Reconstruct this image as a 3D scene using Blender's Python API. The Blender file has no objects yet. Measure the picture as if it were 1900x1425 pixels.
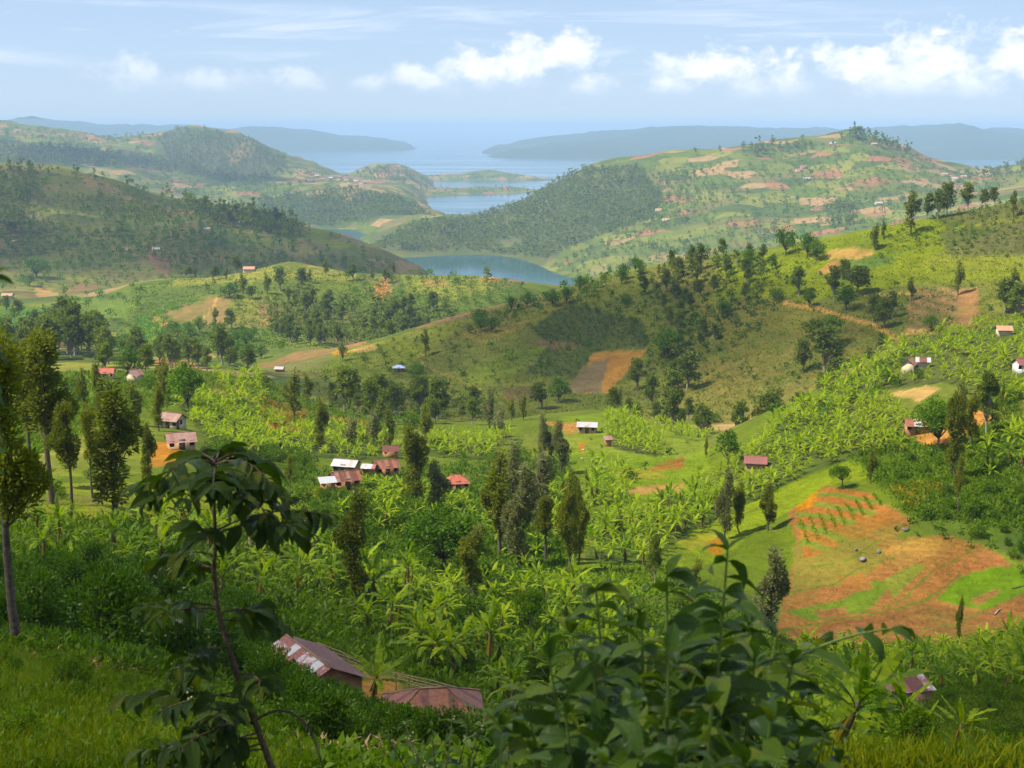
import bpy, bmesh, math, random
import numpy as np
from mathutils import Vector, Matrix, Quaternion

R = math.radians
rng = np.random.default_rng(7)
random.seed(7)
SC = bpy.context.scene
COL = SC.collection

# ------------------------------------------------------------------ camera
CZ = 250.0                       # height of the camera above the lake
F, CX, CY = 2610.0, 950.0, 712.5
PITCH = math.atan(477.5 / F)
cp, sp = math.cos(PITCH), math.sin(PITCH)
cam_d = bpy.data.cameras.new('camera')
cam = bpy.data.objects.new('camera', cam_d)
COL.objects.link(cam)
cam.location = (0, 0, CZ)
cam.rotation_euler = (math.pi / 2 - PITCH, 0, 0)
cam_d.sensor_width = 36.0
cam_d.lens = F / 1900.0 * 36.0
cam_d.clip_start = 0.1
cam_d.clip_end = 120000.0
cam_d.dof.use_dof = True
cam_d.dof.focus_distance = 260.0
cam_d.dof.aperture_fstop = 7.0
SC.camera = cam

# ------------------------------------------------------------------ sun, sky, exposure
SUN_AZ, SUN_EL = R(-105), R(56)
sun_dir = Vector((math.sin(SUN_AZ) * math.cos(SUN_EL), math.cos(SUN_AZ) * math.cos(SUN_EL), math.sin(SUN_EL)))
sun_d = bpy.data.lights.new('sun', 'SUN')
sun_d.energy = 4.9
sun_d.angle = R(0.53)
sun_d.color = (1.0, 0.94, 0.81)
sun = bpy.data.objects.new('sun', sun_d)
sun.rotation_euler = (-sun_dir).to_track_quat('-Z', 'Y').to_euler()
sun.location = (0, 0, 4000)
COL.objects.link(sun)

world = bpy.data.worlds.new('World')
SC.world = world
world.use_nodes = True


class NT:
    """small helper to write node trees"""
    def __init__(self, tree):
        self.t = tree
        self.n = tree.nodes
        self.l = tree.links

    def new(self, kind, **kw):
        nd = self.n.new(kind)
        for k, v in kw.items():
            setattr(nd, k, v)
        return nd

    def put(self, sock, val):
        if hasattr(val, 'is_output') or isinstance(val, bpy.types.NodeSocket):
            self.l.new(val, sock)
        else:
            if hasattr(sock, 'default_value'):
                dv = sock.default_value
                if hasattr(dv, '__len__') and isinstance(val, (tuple, list)) and len(dv) == 4 and len(val) == 3:
                    val = tuple(val) + (1.0,)
                sock.default_value = val

    def math(self, op, a, b=None, c=None, clamp=False):
        nd = self.new('ShaderNodeMath', operation=op, use_clamp=clamp)
        self.put(nd.inputs[0], a)
        if b is not None:
            self.put(nd.inputs[1], b)
        if c is not None:
            self.put(nd.inputs[2], c)
        return nd.outputs[0]

    def mix(self, fac, a, b, blend='MIX'):
        nd = self.new('ShaderNodeMix', data_type='RGBA', blend_type=blend)
        self.put(nd.inputs[0], fac)
        self.put(nd.inputs[6], a)
        self.put(nd.inputs[7], b)
        return nd.outputs[2]

    def noise(self, vec, scale, detail=4, rough=0.55, dist=0.0):
        nd = self.new('ShaderNodeTexNoise')
        if vec is not None:
            self.put(nd.inputs['Vector'], vec)
        nd.inputs['Scale'].default_value = scale
        nd.inputs['Detail'].default_value = detail
        nd.inputs['Roughness'].default_value = rough
        nd.inputs['Distortion'].default_value = dist
        return nd.outputs[0]

    def ramp(self, fac, stops, interp='LINEAR'):
        nd = self.new('ShaderNodeValToRGB')
        cr = nd.color_ramp
        cr.interpolation = interp
        while len(cr.elements) < len(stops):
            cr.elements.new(0.5)
        for e, (p, c) in zip(cr.elements, stops):
            e.position = p
            e.color = (c[0], c[1], c[2], 1.0) if hasattr(c, '__len__') else (c, c, c, 1.0)
        self.put(nd.inputs[0], fac)
        return nd.outputs[0]

    def mapr(self, v, a, b, c=0.0, d=1.0, smooth=True):
        nd = self.new('ShaderNodeMapRange', interpolation_type='SMOOTHSTEP' if smooth else 'LINEAR')
        self.put(nd.inputs[0], v)
        for i, x in enumerate((a, b, c, d)):
            self.put(nd.inputs[1 + i], x)
        return nd.outputs[0]

    def vscale(self, vec, s):
        nd = self.new('ShaderNodeVectorMath', operation='MULTIPLY')
        self.put(nd.inputs[0], vec)
        nd.inputs[1].default_value = s
        return nd.outputs[0]


def build_sky():
    w = NT(world.node_tree)
    w.n.clear()
    out = w.new('ShaderNodeOutputWorld')
    bg = w.new('ShaderNodeBackground')
    sky = w.new('ShaderNodeTexSky', sky_type='NISHITA', sun_disc=False)
    sky.sun_elevation = SUN_EL
    sky.sun_rotation = SUN_AZ
    sky.altitude = 1700
    sky.air_density = 1.0
    sky.dust_density = 0.25
    sky.ozone_density = 3.0
    tc = w.new('ShaderNodeTexCoord')
    sx = w.new('ShaderNodeSeparateXYZ')
    w.put(sx.inputs[0], tc.outputs['Generated'])
    az = w.math('ARCTAN2', sx.outputs[0], sx.outputs[1])
    el = w.math('ARCSINE', sx.outputs[2])
    # the cloud bank goes on all round the horizon: the azimuth repeats, the noise does not
    per = 0.80
    azm = w.math('SUBTRACT', w.math('MULTIPLY', w.math('FRACT', w.math('ADD', w.math('DIVIDE', az, per), 0.5)), per), per / 2)
    cv = w.new('ShaderNodeCombineXYZ')
    w.put(cv.inputs[0], az)
    w.put(cv.inputs[1], w.math('MULTIPLY', el, 1.35))
    n1 = w.noise(cv.outputs[0], 34.0, 7, 0.58, 0.25)
    n2 = w.noise(cv.outputs[0], 110.0, 5, 0.6, 0.0)
    blobs = [(1045, 96, 66, 30), (975, 112, 60, 42), (885, 132, 95, 34), (790, 146, 90, 26), (1085, 160, 60, 24),
             (560, 147, 90, 22), (400, 150, 110, 22), (270, 140, 70, 30), (690, 150, 50, 16),
             (1300, 128, 100, 36), (1250, 152, 70, 24), (1380, 160, 70, 22), (1450, 150, 60, 40), (1560, 125, 80, 38), (1690, 105, 75, 48),
             (1640, 160, 130, 38), (1840, 100, 80, 40), (1900, 135, 100, 52), (1760, 165, 110, 30), (1700, 66, 26, 8)]
    field = None
    for (bx, by, rx, ry) in blobs:
        by, ry = by + 9, ry * 1.15
        a0, e0 = (bx - 950) / F, (235 - by) / F
        da = w.math('DIVIDE', w.math('SUBTRACT', azm, a0), rx * 1.15 / F)
        de = w.math('DIVIDE', w.math('SUBTRACT', el, e0), ry * 1.15 / F)
        dd = w.math('SQRT', w.math('ADD', w.math('MULTIPLY', da, da), w.math('MULTIPLY', de, de)))
        v = w.math('SUBTRACT', 1.0, dd)
        field = v if field is None else w.math('SMOOTH_MAX', field, v, 0.25)
    field = w.math('MAXIMUM', field, -1.0)
    dens = w.math('ADD', field, w.math('MULTIPLY', w.math('SUBTRACT', n1, 0.5), 2.3))
    dens = w.math('ADD', dens, w.math('MULTIPLY', w.math('SUBTRACT', n2, 0.5), 0.8))
    # crisp tops, bases that dissolve into the haze
    soft = w.mapr(el, (235 - 185) / F, (235 - 110) / F, 1.35, 0.45)
    mask = w.mapr(dens, -0.05, soft, 0.0, 1.0)
    basefade = w.mapr(el, (235 - 205) / F, (235 - 130) / F, 0.0, 1.0)
    mask = w.math('MULTIPLY', mask, basefade)
    side = w.mapr(azm, (650 - 950) / F, (900 - 950) / F, 0.50, 0.97)
    mask = w.math('MULTIPLY', mask, side)
    # thin streaks higher up
    sv = w.new('ShaderNodeCombineXYZ')
    w.put(sv.inputs[0], w.math('MULTIPLY', az, 5.0))
    w.put(sv.inputs[1], w.math('MULTIPLY', el, 62.0))
    w.put(sv.inputs[2], 3.7)
    n3 = w.noise(sv.outputs[0], 1.0, 6, 0.6, 0.5)
    streak = w.math('MULTIPLY', w.mapr(n3, 0.48, 0.72, 0.0, 0.5), w.mapr(el, 0.018, 0.05, 0.0, 1.0))
    sv2 = w.new('ShaderNodeCombineXYZ')
    w.put(sv2.inputs[0], w.math('MULTIPLY', az, 16.0))
    w.put(sv2.inputs[1], w.math('MULTIPLY', el, 210.0))
    n4 = w.noise(sv2.outputs[0], 1.0, 3, 0.5, 0.0)
    wisp = w.math('MULTIPLY', w.mapr(n4, 0.70, 0.78, 0.0, 0.8), w.math('MULTIPLY', w.mapr(el, 0.035, 0.05), w.mapr(el, 0.11, 0.085)))
    # cloud colour: lit tops, shaded pale blue folds
    n5 = w.noise(cv.outputs[0], 62.0, 5, 0.6, 0.3)
    shade = w.math('ADD', w.mapr(dens, 0.1, 1.1, 0.3, 1.0), w.math('MULTIPLY', w.math('SUBTRACT', n5, 0.5), 2.4), clamp=True)
    ccol = w.mix(shade, (6.3, 7.2, 8.8), (9.6, 9.7, 9.9))
    hsv = w.new('ShaderNodeHueSaturation')
    hsv.inputs['Saturation'].default_value = 1.0
    w.put(hsv.inputs['Color'], sky.outputs[0])
    tint = w.mix(1.0, hsv.outputs[0], (0.82, 0.86, 1.03), 'MULTIPLY')
    tint = w.mix(0.60, tint, (4.9, 6.3, 8.0))
    c = w.mix(streak, tint, (8.0, 8.6, 9.7))
    c = w.mix(wisp, c, (8.6, 8.9, 9.6))
    c = w.mix(mask, c, ccol)
    w.put(bg.inputs['Color'], c)
    bg.inputs['Strength'].default_value = 0.07
    w.l.new(bg.outputs[0], out.inputs[0])


build_sky()
SC.view_settings.view_transform = 'Standard'
SC.view_settings.look = 'None'
SC.view_settings.exposure = 0.85
SC.view_settings.gamma = 1.0
SC.cycles.use_denoising = True
SC.cycles.max_bounces = 6
SC.cycles.diffuse_bounces = 4
SC.cycles.glossy_bounces = 2
SC.cycles.transmission_bounces = 3
SC.cycles.transparent_max_bounces = 48
SC.cycles.volume_bounces = 0
SC.cycles.sample_clamp_indirect = 4.0


# ------------------------------------------------------------------ picture <-> place
def ray(px, py):
    v = (CY - py) / F
    return (px - CX) / F, cp + v * sp, -sp + v * cp


def P(px, py, D):
    """world point that stands D metres in front of the camera"""
    a, b, c = ray(px, py)
    return Vector((a / b * D, D, CZ + c / b * D))


def proj(x, y, z):
    zz = z - CZ
    dep = y * cp - zz * sp
    up = y * sp + zz * cp
    dep = np.where(np.abs(dep) < 1e-6, 1e-6, dep)
    return CX + F * x / dep, CY - F * up / dep


# ------------------------------------------------------------------ noise
def vnoise(x, y, seed=0):
    xi = np.floor(x).astype(np.int64)
    yi = np.floor(y).astype(np.int64)
    fx, fy = x - xi, y - yi
    fx = fx * fx * fx * (fx * (fx * 6 - 15) + 10)
    fy = fy * fy * fy * (fy * (fy * 6 - 15) + 10)

    def h(a, b):
        n = (a * 374761393 + b * 668265263 + seed * 982451653) & 0x7fffffff
        n = ((n ^ (n >> 13)) * 1274126177) & 0x7fffffff
        n = (n ^ (n >> 16)) & 0xffff
        return n / 32767.5 - 1.0
    a, b, c, d = h(xi, yi), h(xi + 1, yi), h(xi, yi + 1), h(xi + 1, yi + 1)
    return (a * (1 - fx) + b * fx) * (1 - fy) + (c * (1 - fx) + d * fx) * fy


def fbm(x, y, scale, octv=4, seed=0, gain=0.5):
    s, amp, tot = 0.0, 1.0, 0.0
    for o in range(octv):
        s = s + amp * vnoise(x / scale * 2 ** o + 17.3 * o, y / scale * 2 ** o - 9.1 * o, seed + o)
        tot += amp
        amp *= gain
    return s / tot


# ------------------------------------------------------------------ the relief: crest and valley lines
# each line: (picture x, picture y, distance) or (picture x, None, distance, height relative to the camera)
KN = [
    [(-400, None, -40, 9), (2300, None, -40, 9)],
    [(-400, None, 0, -1.9), (2300, None, 0, -1.9)],
    [(-400, 1425, 16), (900, 1440, 16), (2300, 1440, 16)],
    [(-300, 1180, 45), (0, 1192, 45), (200, 1225, 45), (400, 1300, 45), (600, 1400, 45), (900, 1420, 47), (1300, 1420, 50), (1600, 1400, 52), (1900, 1390, 52), (2200, 1390, 52)],
    [(-300, 1080, 80), (0, 1120, 80), (200, 1150, 80), (400, 1210, 78), (600, 1310, 78), (800, 1350, 78), (1000, 1340, 80), (1300, 1330, 85), (1600, 1310, 92), (1750, 1300, 96), (1900, 1270, 96), (2200, 1250, 96)],
    [(-300, 960, 115), (0, 985, 115), (200, 1000, 115), (350, 1030, 115), (500, 1090, 115), (700, 1140, 118), (900, 1160, 120), (1100, 1180, 125), (1300, 1230, 130), (1500, 1235, 135), (1700, 1235, 135), (1900, 1215, 135), (2200, 1200, 135)],
    [(-300, 880, 160), (0, 900, 160), (200, 925, 150), (350, 960, 150), (500, 1010, 155), (700, 1060, 160), (900, 1080, 165), (1100, 1080, 165), (1300, 1100, 168), (1500, 1175, 168), (1700, 1180, 168), (1900, 1165, 168), (2200, 1150, 168)],
    [(-300, 800, 220), (0, 820, 220), (200, 830, 215), (350, 830, 215), (500, 890, 225), (640, 895, 240), (850, 930, 235), (1000, 960, 225), (1150, 950, 230), (1300, 960, 230), (1500, 960, 207), (1700, 925, 205), (1900, 895, 205), (2200, 870, 205)],
    [(-300, 730, 300), (0, 740, 300), (200, 745, 290), (330, 770, 280), (450, 780, 300), (600, 830, 300), (800, 850, 300), (1000, 840, 310), (1150, 850, 300), (1300, 850, 290), (1400, 800, 285), (1550, 770, 275), (1700, 760, 262), (1900, 730, 256), (2200, 700, 256)],
    [(-300, 700, 360), (0, 700, 360), (200, 690, 360), (350, 690, 370), (500, 710, 380), (600, 760, 370), (700, 790, 370), (900, 790, 380), (1000, 770, 400), (1100, 760, 410), (1200, 790, 380), (1300, 825, 335), (1400, 780, 330), (1500, 735, 330), (1600, 690, 330), (1700, 640, 335), (1900, 600, 340), (2200, 560, 340)],
    [(-300, None, 470, -86), (300, None, 470, -88), (500, None, 450, -90), (700, 760, 450), (900, 775, 440), (1000, None, 455, -97), (1100, None, 455, -97), (1200, 775, 450), (1300, 790, 430), (1450, None, 420, -90), (1700, None, 410, -76), (1900, None, 405, -68), (2200, None, 405, -62)],
    [(-300, 650, 600), (0, 650, 600), (200, 650, 600), (400, 660, 600), (500, 690, 560), (600, 710, 540), (740, 690, 560), (900, 720, 520), (1100, 720, 520), (1300, 720, 500), (1400, 680, 500), (1500, 640, 495), (1665, 625, 480), (1900, 570, 475), (2200, 540, 475)],
    [(-300, 640, 690), (0, 640, 690), (200, 645, 690), (400, 655, 680), (500, 680, 630), (600, 690, 580), (740, 665, 590), (900, 655, 570), (1100, 630, 570), (1300, 600, 560), (1500, 560, 545), (1700, 530, 535), (1900, 480, 530), (2200, 450, 530)],
    [(-300, 620, 760), (0, 625, 760), (200, 630, 760), (400, 640, 740), (500, 650, 690), (600, 655, 630), (700, 635, 630), (800, 605, 635), (900, 580, 640), (1000, 555, 645), (1100, 522, 650), (1200, 497, 650), (1350, 472, 640), (1420, 466, 630), (1560, 436, 610), (1700, 410, 600), (1900, 370, 590), (2200, 330, 590)],
    [(-300, 600, 860), (0, 600, 860), (250, 590, 880), (400, 620, 830), (500, 630, 800), (600, 640, 760), (700, None, 780, -125), (800, None, 820, -132), (950, None, 880, -140), (1500, None, 900, -140), (1900, None, 900, -115), (2200, None, 900, -105)],
    [(-300, 580, 980), (0, 580, 980), (250, 560, 960), (400, 560, 930), (600, 580, 900), (750, 600, 890), (850, 570, 910), (950, 550, 950), (1000, 548, 990), (1200, None, 1000, -165), (1900, None, 1000, -130), (2200, None, 1000, -120)],
    [(-300, 562, 1100), (0, 562, 1100), (170, 558, 1100), (250, 532, 1050), (330, 515, 1050), (450, 501, 1050), (600, 496, 1040), (760, 501, 1020), (850, 498, 1020), (920, 503, 1020), (1000, 515, 1030), (1060, 522, 1050), (1110, 540, 1060), (1160, None, 1060, -165), (1900, None, 1060, -150), (2200, None, 1060, -140)],
    [(-300, 555, 1200), (0, 555, 1200), (170, 553, 1230), (300, None, 1250, -150), (900, None, 1250, -155), (1000, None, 1280, -190), (2200, None, 1300, -190)],
    [(-300, 535, 1350), (0, 540, 1350), (200, 540, 1350), (300, None, 1400, -152), (450, None, 1400, -158), (600, None, 1450, -175), (750, None, 1500, -200), (900, None, 1500, -228), (1100, None, 1500, -236), (1900, None, 1500, -205), (2200, None, 1500, -190)],
    [(-300, 430, 1600), (0, 440, 1600), (200, 440, 1600), (400, 445, 1620), (550, 465, 1650), (650, 490, 1650), (720, 508, 1650), (800, None, 1660, -205), (900, None, 1700, -245), (1100, None, 1750, -250), (1900, None, 1750, -205), (2200, None, 1750, -190)],
    [(-300, 300, 2000), (0, 312, 2000), (100, 313, 2000), (200, 336, 2000), (300, 362, 1980), (400, 386, 1950), (500, 405, 1920), (600, 430, 1880), (680, 456, 1850), (740, 482, 1820), (790, 500, 1800), (835, None, 1820, -240), (870, None, 1900, -256), (1000, None, 2000, -259), (1100, None, 2000, -256), (1300, None, 2000, -240), (1900, None, 2000, -180), (2200, None, 2000, -160)],
    [(-300, None, 2400, -195), (300, None, 2400, -210), (550, None, 2400, -245), (640, None, 2400, -256), (800, None, 2300, -259), (1000, None, 2250, -259), (1060, None, 2220, -255), (1120, None, 2300, -240), (1300, 460, 2450), (1500, 430, 2450), (1700, 400, 2450), (1900, 350, 2450), (2200, 320, 2450)],
    [(-300, None, 2900, -170), (0, None, 2900, -175), (400, None, 3000, -222), (560, None, 3000, -253), (640, None, 3050, -257), (672, None, 2950, -253), (700, None, 2800, -248), (750, None, 2780, -248.5), (800, None, 2800, -249), (900, None, 2824, -249.5), (950, None, 2780, -249.5), (1000, None, 2600, -249), (1060, None, 2450, -243), (1200, 440, 2650), (1500, 390, 2700), (1700, 360, 2700), (1900, 330, 2650), (2200, 310, 2650)],
    [(-300, None, 3600, -140), (0, None, 3600, -150), (300, None, 3600, -180), (500, None, 3500, -225), (600, None, 3350, -255), (650, None, 3300, -256), (668, None, 3200, -256), (695, 438, 3010), (750, 425, 3030), (800, 425, 3030), (900, 415, 3030), (1000, 410, 2980), (1100, 395, 2930), (1200, 370, 2930), (1400, 330, 2980), (1600, 310, 2980), (1700, 330, 2930), (1800, 338, 2930), (1900, 322, 2930), (2200, 300, 2930)],
    [(-300, None, 3780, -130), (0, None, 3780, -140), (300, None, 3780, -180), (450, None, 3700, -195), (600, None, 3530, -249), (650, None, 3540, -249), (670, None, 3500, -252), (700, 427, 3230), (760, 412, 3230), (830, 402, 3250), (900, 395, 3250), (950, 375, 3300), (1000, 345, 3350), (1080, 312, 3400), (1150, 302, 3400), (1250, 288, 3400), (1350, 278, 3400), (1450, 268, 3400), (1500, 262, 3400), (1580, 250, 3400), (1650, 265, 3400), (1720, 290, 3400), (1790, 310, 3400), (1830, 318, 3380), (1860, 315, 3350), (1900, 305, 3300), (2200, 290, 3300)],
    [(-300, 290, 4000), (0, 297, 4000), (200, 325, 4000), (300, 350, 4000), (400, 368, 3950), (500, 360, 3900), (560, 352, 3900), (650, 347, 3900), (700, 352, 3900), (760, 375, 3900), (810, 398, 3900), (835, None, 3900, -256), (1000, None, 3900, -257), (1100, None, 4200, -240), (1900, None, 4200, -165), (2200, None, 4200, -150)],
    [(-300, 262, 4700), (0, 270, 4700), (200, 290, 4700), (300, 310, 4700), (400, 330, 4700), (500, 335, 4700), (640, 337, 4750), (700, 342, 4800), (750, 350, 4800), (790, None, 4700, -250), (820, None, 4600, -258), (1900, None, 4800, -258), (2200, None, 4800, -258)],
    [(-300, 245, 5400), (0, 250, 5400), (100, 262, 5400), (200, 275, 5400), (300, 270, 5400), (360, 265, 5400), (450, 275, 5300), (520, 300, 5200), (600, 320, 5200), (650, 332, 5200), (700, 326, 5300), (770, 337, 5400), (800, None, 5300, -257), (2200, None, 5300, -259)],
    [(-300, 225, 5900), (0, 228, 5900), (60, 233, 5900), (130, 245, 5900), (210, 258, 5900), (290, 247, 5900), (325, 243, 5900), (358, 230, 5900), (400, 243, 5900), (450, 250, 5800), (480, 262, 5800), (520, 285, 5700), (560, 300, 5600), (600, 316, 5600), (640, 331, 5600), (680, 318, 5700), (720, 310, 5700), (750, 315, 5700), (780, 331, 5700), (810, None, 5700, -258), (2200, None, 5700, -260)],
    [(-300, None, 8000, -270), (2200, None, 8000, -270)],
    [(-300, None, 14000, -270), (780, None, 14000, -270), (850, None, 12000, -268), (915, None, 11600, -252), (1000, None, 11400, -249), (1900, None, 11000, -249), (2200, None, 11000, -249)],
    [(-300, 222, 16500), (60, 225, 16500), (150, 232, 16500), (250, 240, 16500), (330, 238, 16500), (430, 246, 16500), (500, 243, 16500), (560, 246, 16500), (620, 255, 16500), (700, 264, 16500), (765, 275, 16500), (800, None, 16500, -275), (860, None, 14000, -275), (925, 281, 13500), (1000, 265, 13500), (1080, 255, 14000), (1200, 247, 14300), (1300, 242, 14500), (1400, 246, 14500), (1500, 242, 14500), (1560, 238, 14500), (1640, 242, 14500), (1720, 240, 14500), (1780, 231, 14500), (1830, 242, 14500), (1900, 250, 14500), (2200, 245, 14500)],
    [(-300, None, 20000, -275), (2200, None, 20000, -275)],
]
Y0 = 40.0
US = np.concatenate([np.linspace(-0.75, -0.43, 14)[:-1], np.linspace(-0.43, 0.43, 500), np.linspace(0.43, 0.75, 14)[1:]])
YS = np.concatenate([[-40, -25, -12, -4, 0, 2, 4, 6, 8, 10], np.exp(np.linspace(math.log(12), math.log(125), 110))[:-1], np.linspace(125, 250, 270)[:-1],
                     np.exp(np.linspace(math.log(250), math.log(760), 230))[:-1], np.exp(np.linspace(math.log(760), math.log(20000), 215))])


def build_heights():
    K = len(KN)
    Dk = np.zeros((K, len(US)))
    Zk = np.zeros((K, len(US)))
    ker = np.hanning(13)
    ker /= ker.sum()
    for k, line in enumerate(KN):
        us, ds, zs = [], [], []
        for p in line:
            if p[1] is None:
                a = (p[0] - CX) / F / cp * p[2]
                us.append(a / (p[2] + Y0 + 1e-6) if p[2] + Y0 > 1 else (p[0] - CX) / F)
                ds.append(p[2])
                zs.append(p[3])
            else:
                w = P(p[0], p[1], p[2])
                us.append(w.x / (p[2] + Y0))
                ds.append(p[2])
                zs.append(w.z - CZ)
        if k < 2:
            us = [-1.0, 1.0]
        d = np.interp(US, us, ds)
        z = np.interp(US, us, zs)
        if len(line) > 2:
            pad = np.pad(z, 6, mode='edge')
            z = np.convolve(pad, ker, 'valid')
            pad = np.pad(d, 6, mode='edge')
            d = np.convolve(pad, ker, 'valid')
        Dk[k], Zk[k] = d, z
    for k in range(1, K):
        Dk[k] = np.maximum(Dk[k], Dk[k - 1] + 3)
    Z = np.zeros((len(YS), len(US)))
    h = np.diff(Dk, axis=0)
    dl = np.diff(Zk, axis=0) / h
    m = np.zeros_like(Zk)
    w1 = 2 * h[1:] + h[:-1]
    w2 = h[1:] + 2 * h[:-1]
    ok = dl[:-1] * dl[1:] > 0
    with np.errstate(divide='ignore', invalid='ignore'):
        mm = (w1 + w2) / (w1 / dl[:-1] + w2 / dl[1:])
    m[1:-1] = np.where(ok, mm, 0.0)
    m[0], m[-1] = dl[0], dl[-1]
    for j in range(len(US)):
        i = np.clip(np.searchsorted(Dk[:, j], YS) - 1, 0, K - 2)
        t = (YS - Dk[i, j]) / h[i, j]
        t = np.clip(t, 0, 1)
        t2, t3 = t * t, t * t * t
        Z[:, j] = ((2 * t3 - 3 * t2 + 1) * Zk[i, j] + (t3 - 2 * t2 + t) * h[i, j] * m[i, j]
                   + (-2 * t3 + 3 * t2) * Zk[i + 1, j] + (t3 - t2) * h[i, j] * m[i + 1, j])
    return Z


ZG = build_heights()


def gully_noise(x, y):
    """0 on the spurs, towards 1 in the gullies between them"""
    w1, w2 = fbm(x, y, 200.0, 2, 81) * 60, fbm(x, y, 200.0, 2, 83) * 60
    return np.clip(np.abs(fbm(x + w1, y + w2, 330.0, 3, 77)) * 2.2, 0, 1)


XG = US[None, :] * (YS[:, None] + Y0 + 0.5)
YG = np.repeat(YS[:, None], len(US), 1)
# gullies and unevenness, growing with distance
amp = np.interp(YG, [-50, 5, 60, 160, 400, 700, 1300, 2000, 3200, 5500, 12000, 20000], [0, 0.05, 0.25, 0.5, 1.2, 2.8, 8, 14, 17, 36, 110, 110])
fine = np.interp(YG, [-50, 5, 60, 200, 700, 2000, 5000, 20000], [0.02, 0.06, 0.22, 0.35, 0.6, 1.6, 4, 10])
n_big = fbm(XG, YG, 260.0, 4, 3)
n_huge = fbm(XG, YG, 900.0, 4, 11)
rid = 1 - 2 * np.abs(fbm(XG, YG, 620.0, 4, 23))
wfar = np.clip((YG - 1200) / 1500, 0, 1)
wvfar = np.clip((YG - 7000) / 3000, 0, 1)
rid2 = 1 - 2 * np.abs(fbm(XG, YG, 2300.0, 5, 29))
DET = amp * (n_big * (1 - wfar) + (0.65 * (rid - 0.4) + 0.5 * n_huge) * wfar * (1 - wvfar) + (rid2 - 0.45) * wvfar)
gul = gully_noise(XG, YG)
DET += np.interp(YG, [400, 800, 1300, 1700, 3400, 5200, 6500], [0, 4.0, 13, 25, 24, 40, 0]) * (0.30 - gul)
DET += fine * fbm(XG, YG, 14.0, 3, 41) * np.clip(1 - (YG - 400) / 500, 0, 1)
DET += fine * fbm(XG, YG, 70.0, 3, 43) * np.clip((YG - 400) / 500, 0, 1)
above = np.clip((ZG + 252) / 14, 0, 1)        # leave the lake bed and the shores alone
ZG = ZG + DET * above
# terraces cut into the farmed slopes
terr = np.clip((YG - 120) / 60, 0, 1) * np.clip((900 - YG) / 300, 0, 1)
st = 2.2
ph = (ZG + 0.8 * fbm(XG, YG, 40.0, 2, 51)) / st
ZG = ZG + terr * 0.28 * st / (2 * math.pi) * np.sin(2 * math.pi * ph) * np.clip(0.5 + fbm(XG, YG, 55.0, 2, 53) * 2, 0, 1)
# low islands and spits in the lake
ISL = [(800, 350, 5450, 260, 90, 22), (880, 350, 5500, 150, 80, 26), (940, 352, 5600, 110, 60, 20), (760, 352, 5350, 200, 100, 24),
       (830, 331, 6900, 260, 120, 30), (900, 328, 7000, 200, 100, 34), (960, 330, 6900, 180, 80, 26), (600, 326, 6900, 260, 90, 20), (1000, 333, 6800, 120, 60, 18)]
for (ipx, ipy, iD, rx, ry, hh) in ISL:
    c = P(ipx, ipy, iD)
    g = np.exp(-(((XG - c.x) / rx) ** 2 + ((YG - iD) / ry) ** 2)) * (1 + 0.5 * fbm(XG, YG, 180.0, 3, 61))
    ZG = np.maximum(ZG, -256 + (hh + 6) * g)
ZG = ZG + CZ                                   # world heights, lake = 0
PXG, PYG = proj(XG, np.maximum(YG, 0.5), ZG)
LY = np.arange(len(YS))


def H(x, y):
    x = np.asarray(x, float)
    y = np.asarray(y, float)
    u = x / (y + Y0 + 0.5)
    iu = np.clip(np.interp(u, US, np.arange(len(US))), 0, len(US) - 1.001)
    iy = np.clip(np.interp(y, YS, LY), 0, len(YS) - 1.001)
    a, b = iy.astype(int), iu.astype(int)
    fa, fb = iy - a, iu - b
    return (ZG[a, b] * (1 - fb) + ZG[a, b + 1] * fb) * (1 - fa) + (ZG[a + 1, b] * (1 - fb) + ZG[a + 1, b + 1] * fb) * fa


def cast(px, py, dmin=8, dmax=19000, n=500):
    """where on the relief, between two distances, the sight line through (px, py) lands"""
    px = np.atleast_1d(np.asarray(px, float))
    py = np.atleast_1d(np.asarray(py, float))
    a, b, c = ray(px, py)
    D = np.exp(np.linspace(math.log(dmin), math.log(dmax), n))
    X = (a / b)[:, None] * D[None, :]
    Zr = CZ + (c / b)[:, None] * D[None, :]
    Hh = H(X, np.repeat(D[None, :], len(px), 0))
    diff = Hh - Zr
    hit = diff >= 0
    idx = np.where(hit.any(1), hit.argmax(1), np.abs(diff / D[None, :]).argmin(1))
    i0 = np.maximum(idx - 1, 0)
    r = np.arange(len(px))
    d0, d1 = diff[r, i0], diff[r, idx]
    with np.errstate(divide='ignore', invalid='ignore'):
        t = np.where(hit.any(1) & (idx > 0), np.clip(-d0 / (d1 - d0 + 1e-9), 0, 1), 1.0)
    Dh = D[i0] + (D[idx] - D[i0]) * t
    x = a / b * Dh
    return np.stack([x, Dh, H(x, Dh)], 1), hit.any(1)


def ground(px, py, dmin, dmax):
    p, _ = cast(px, py, dmin, dmax)
    return Vector(p[0])


def inpoly(px, py, poly):
    c = np.zeros(np.shape(px), bool)
    n = len(poly)
    for i in range(n):
        x1, y1 = poly[i]
        x2, y2 = poly[(i + 1) % n]
        if y1 == y2:
            continue
        cond = (y1 > py) != (y2 > py)
        c ^= cond & (px < (x2 - x1) * (py - y1) / (y2 - y1) + x1)
    return c


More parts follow.
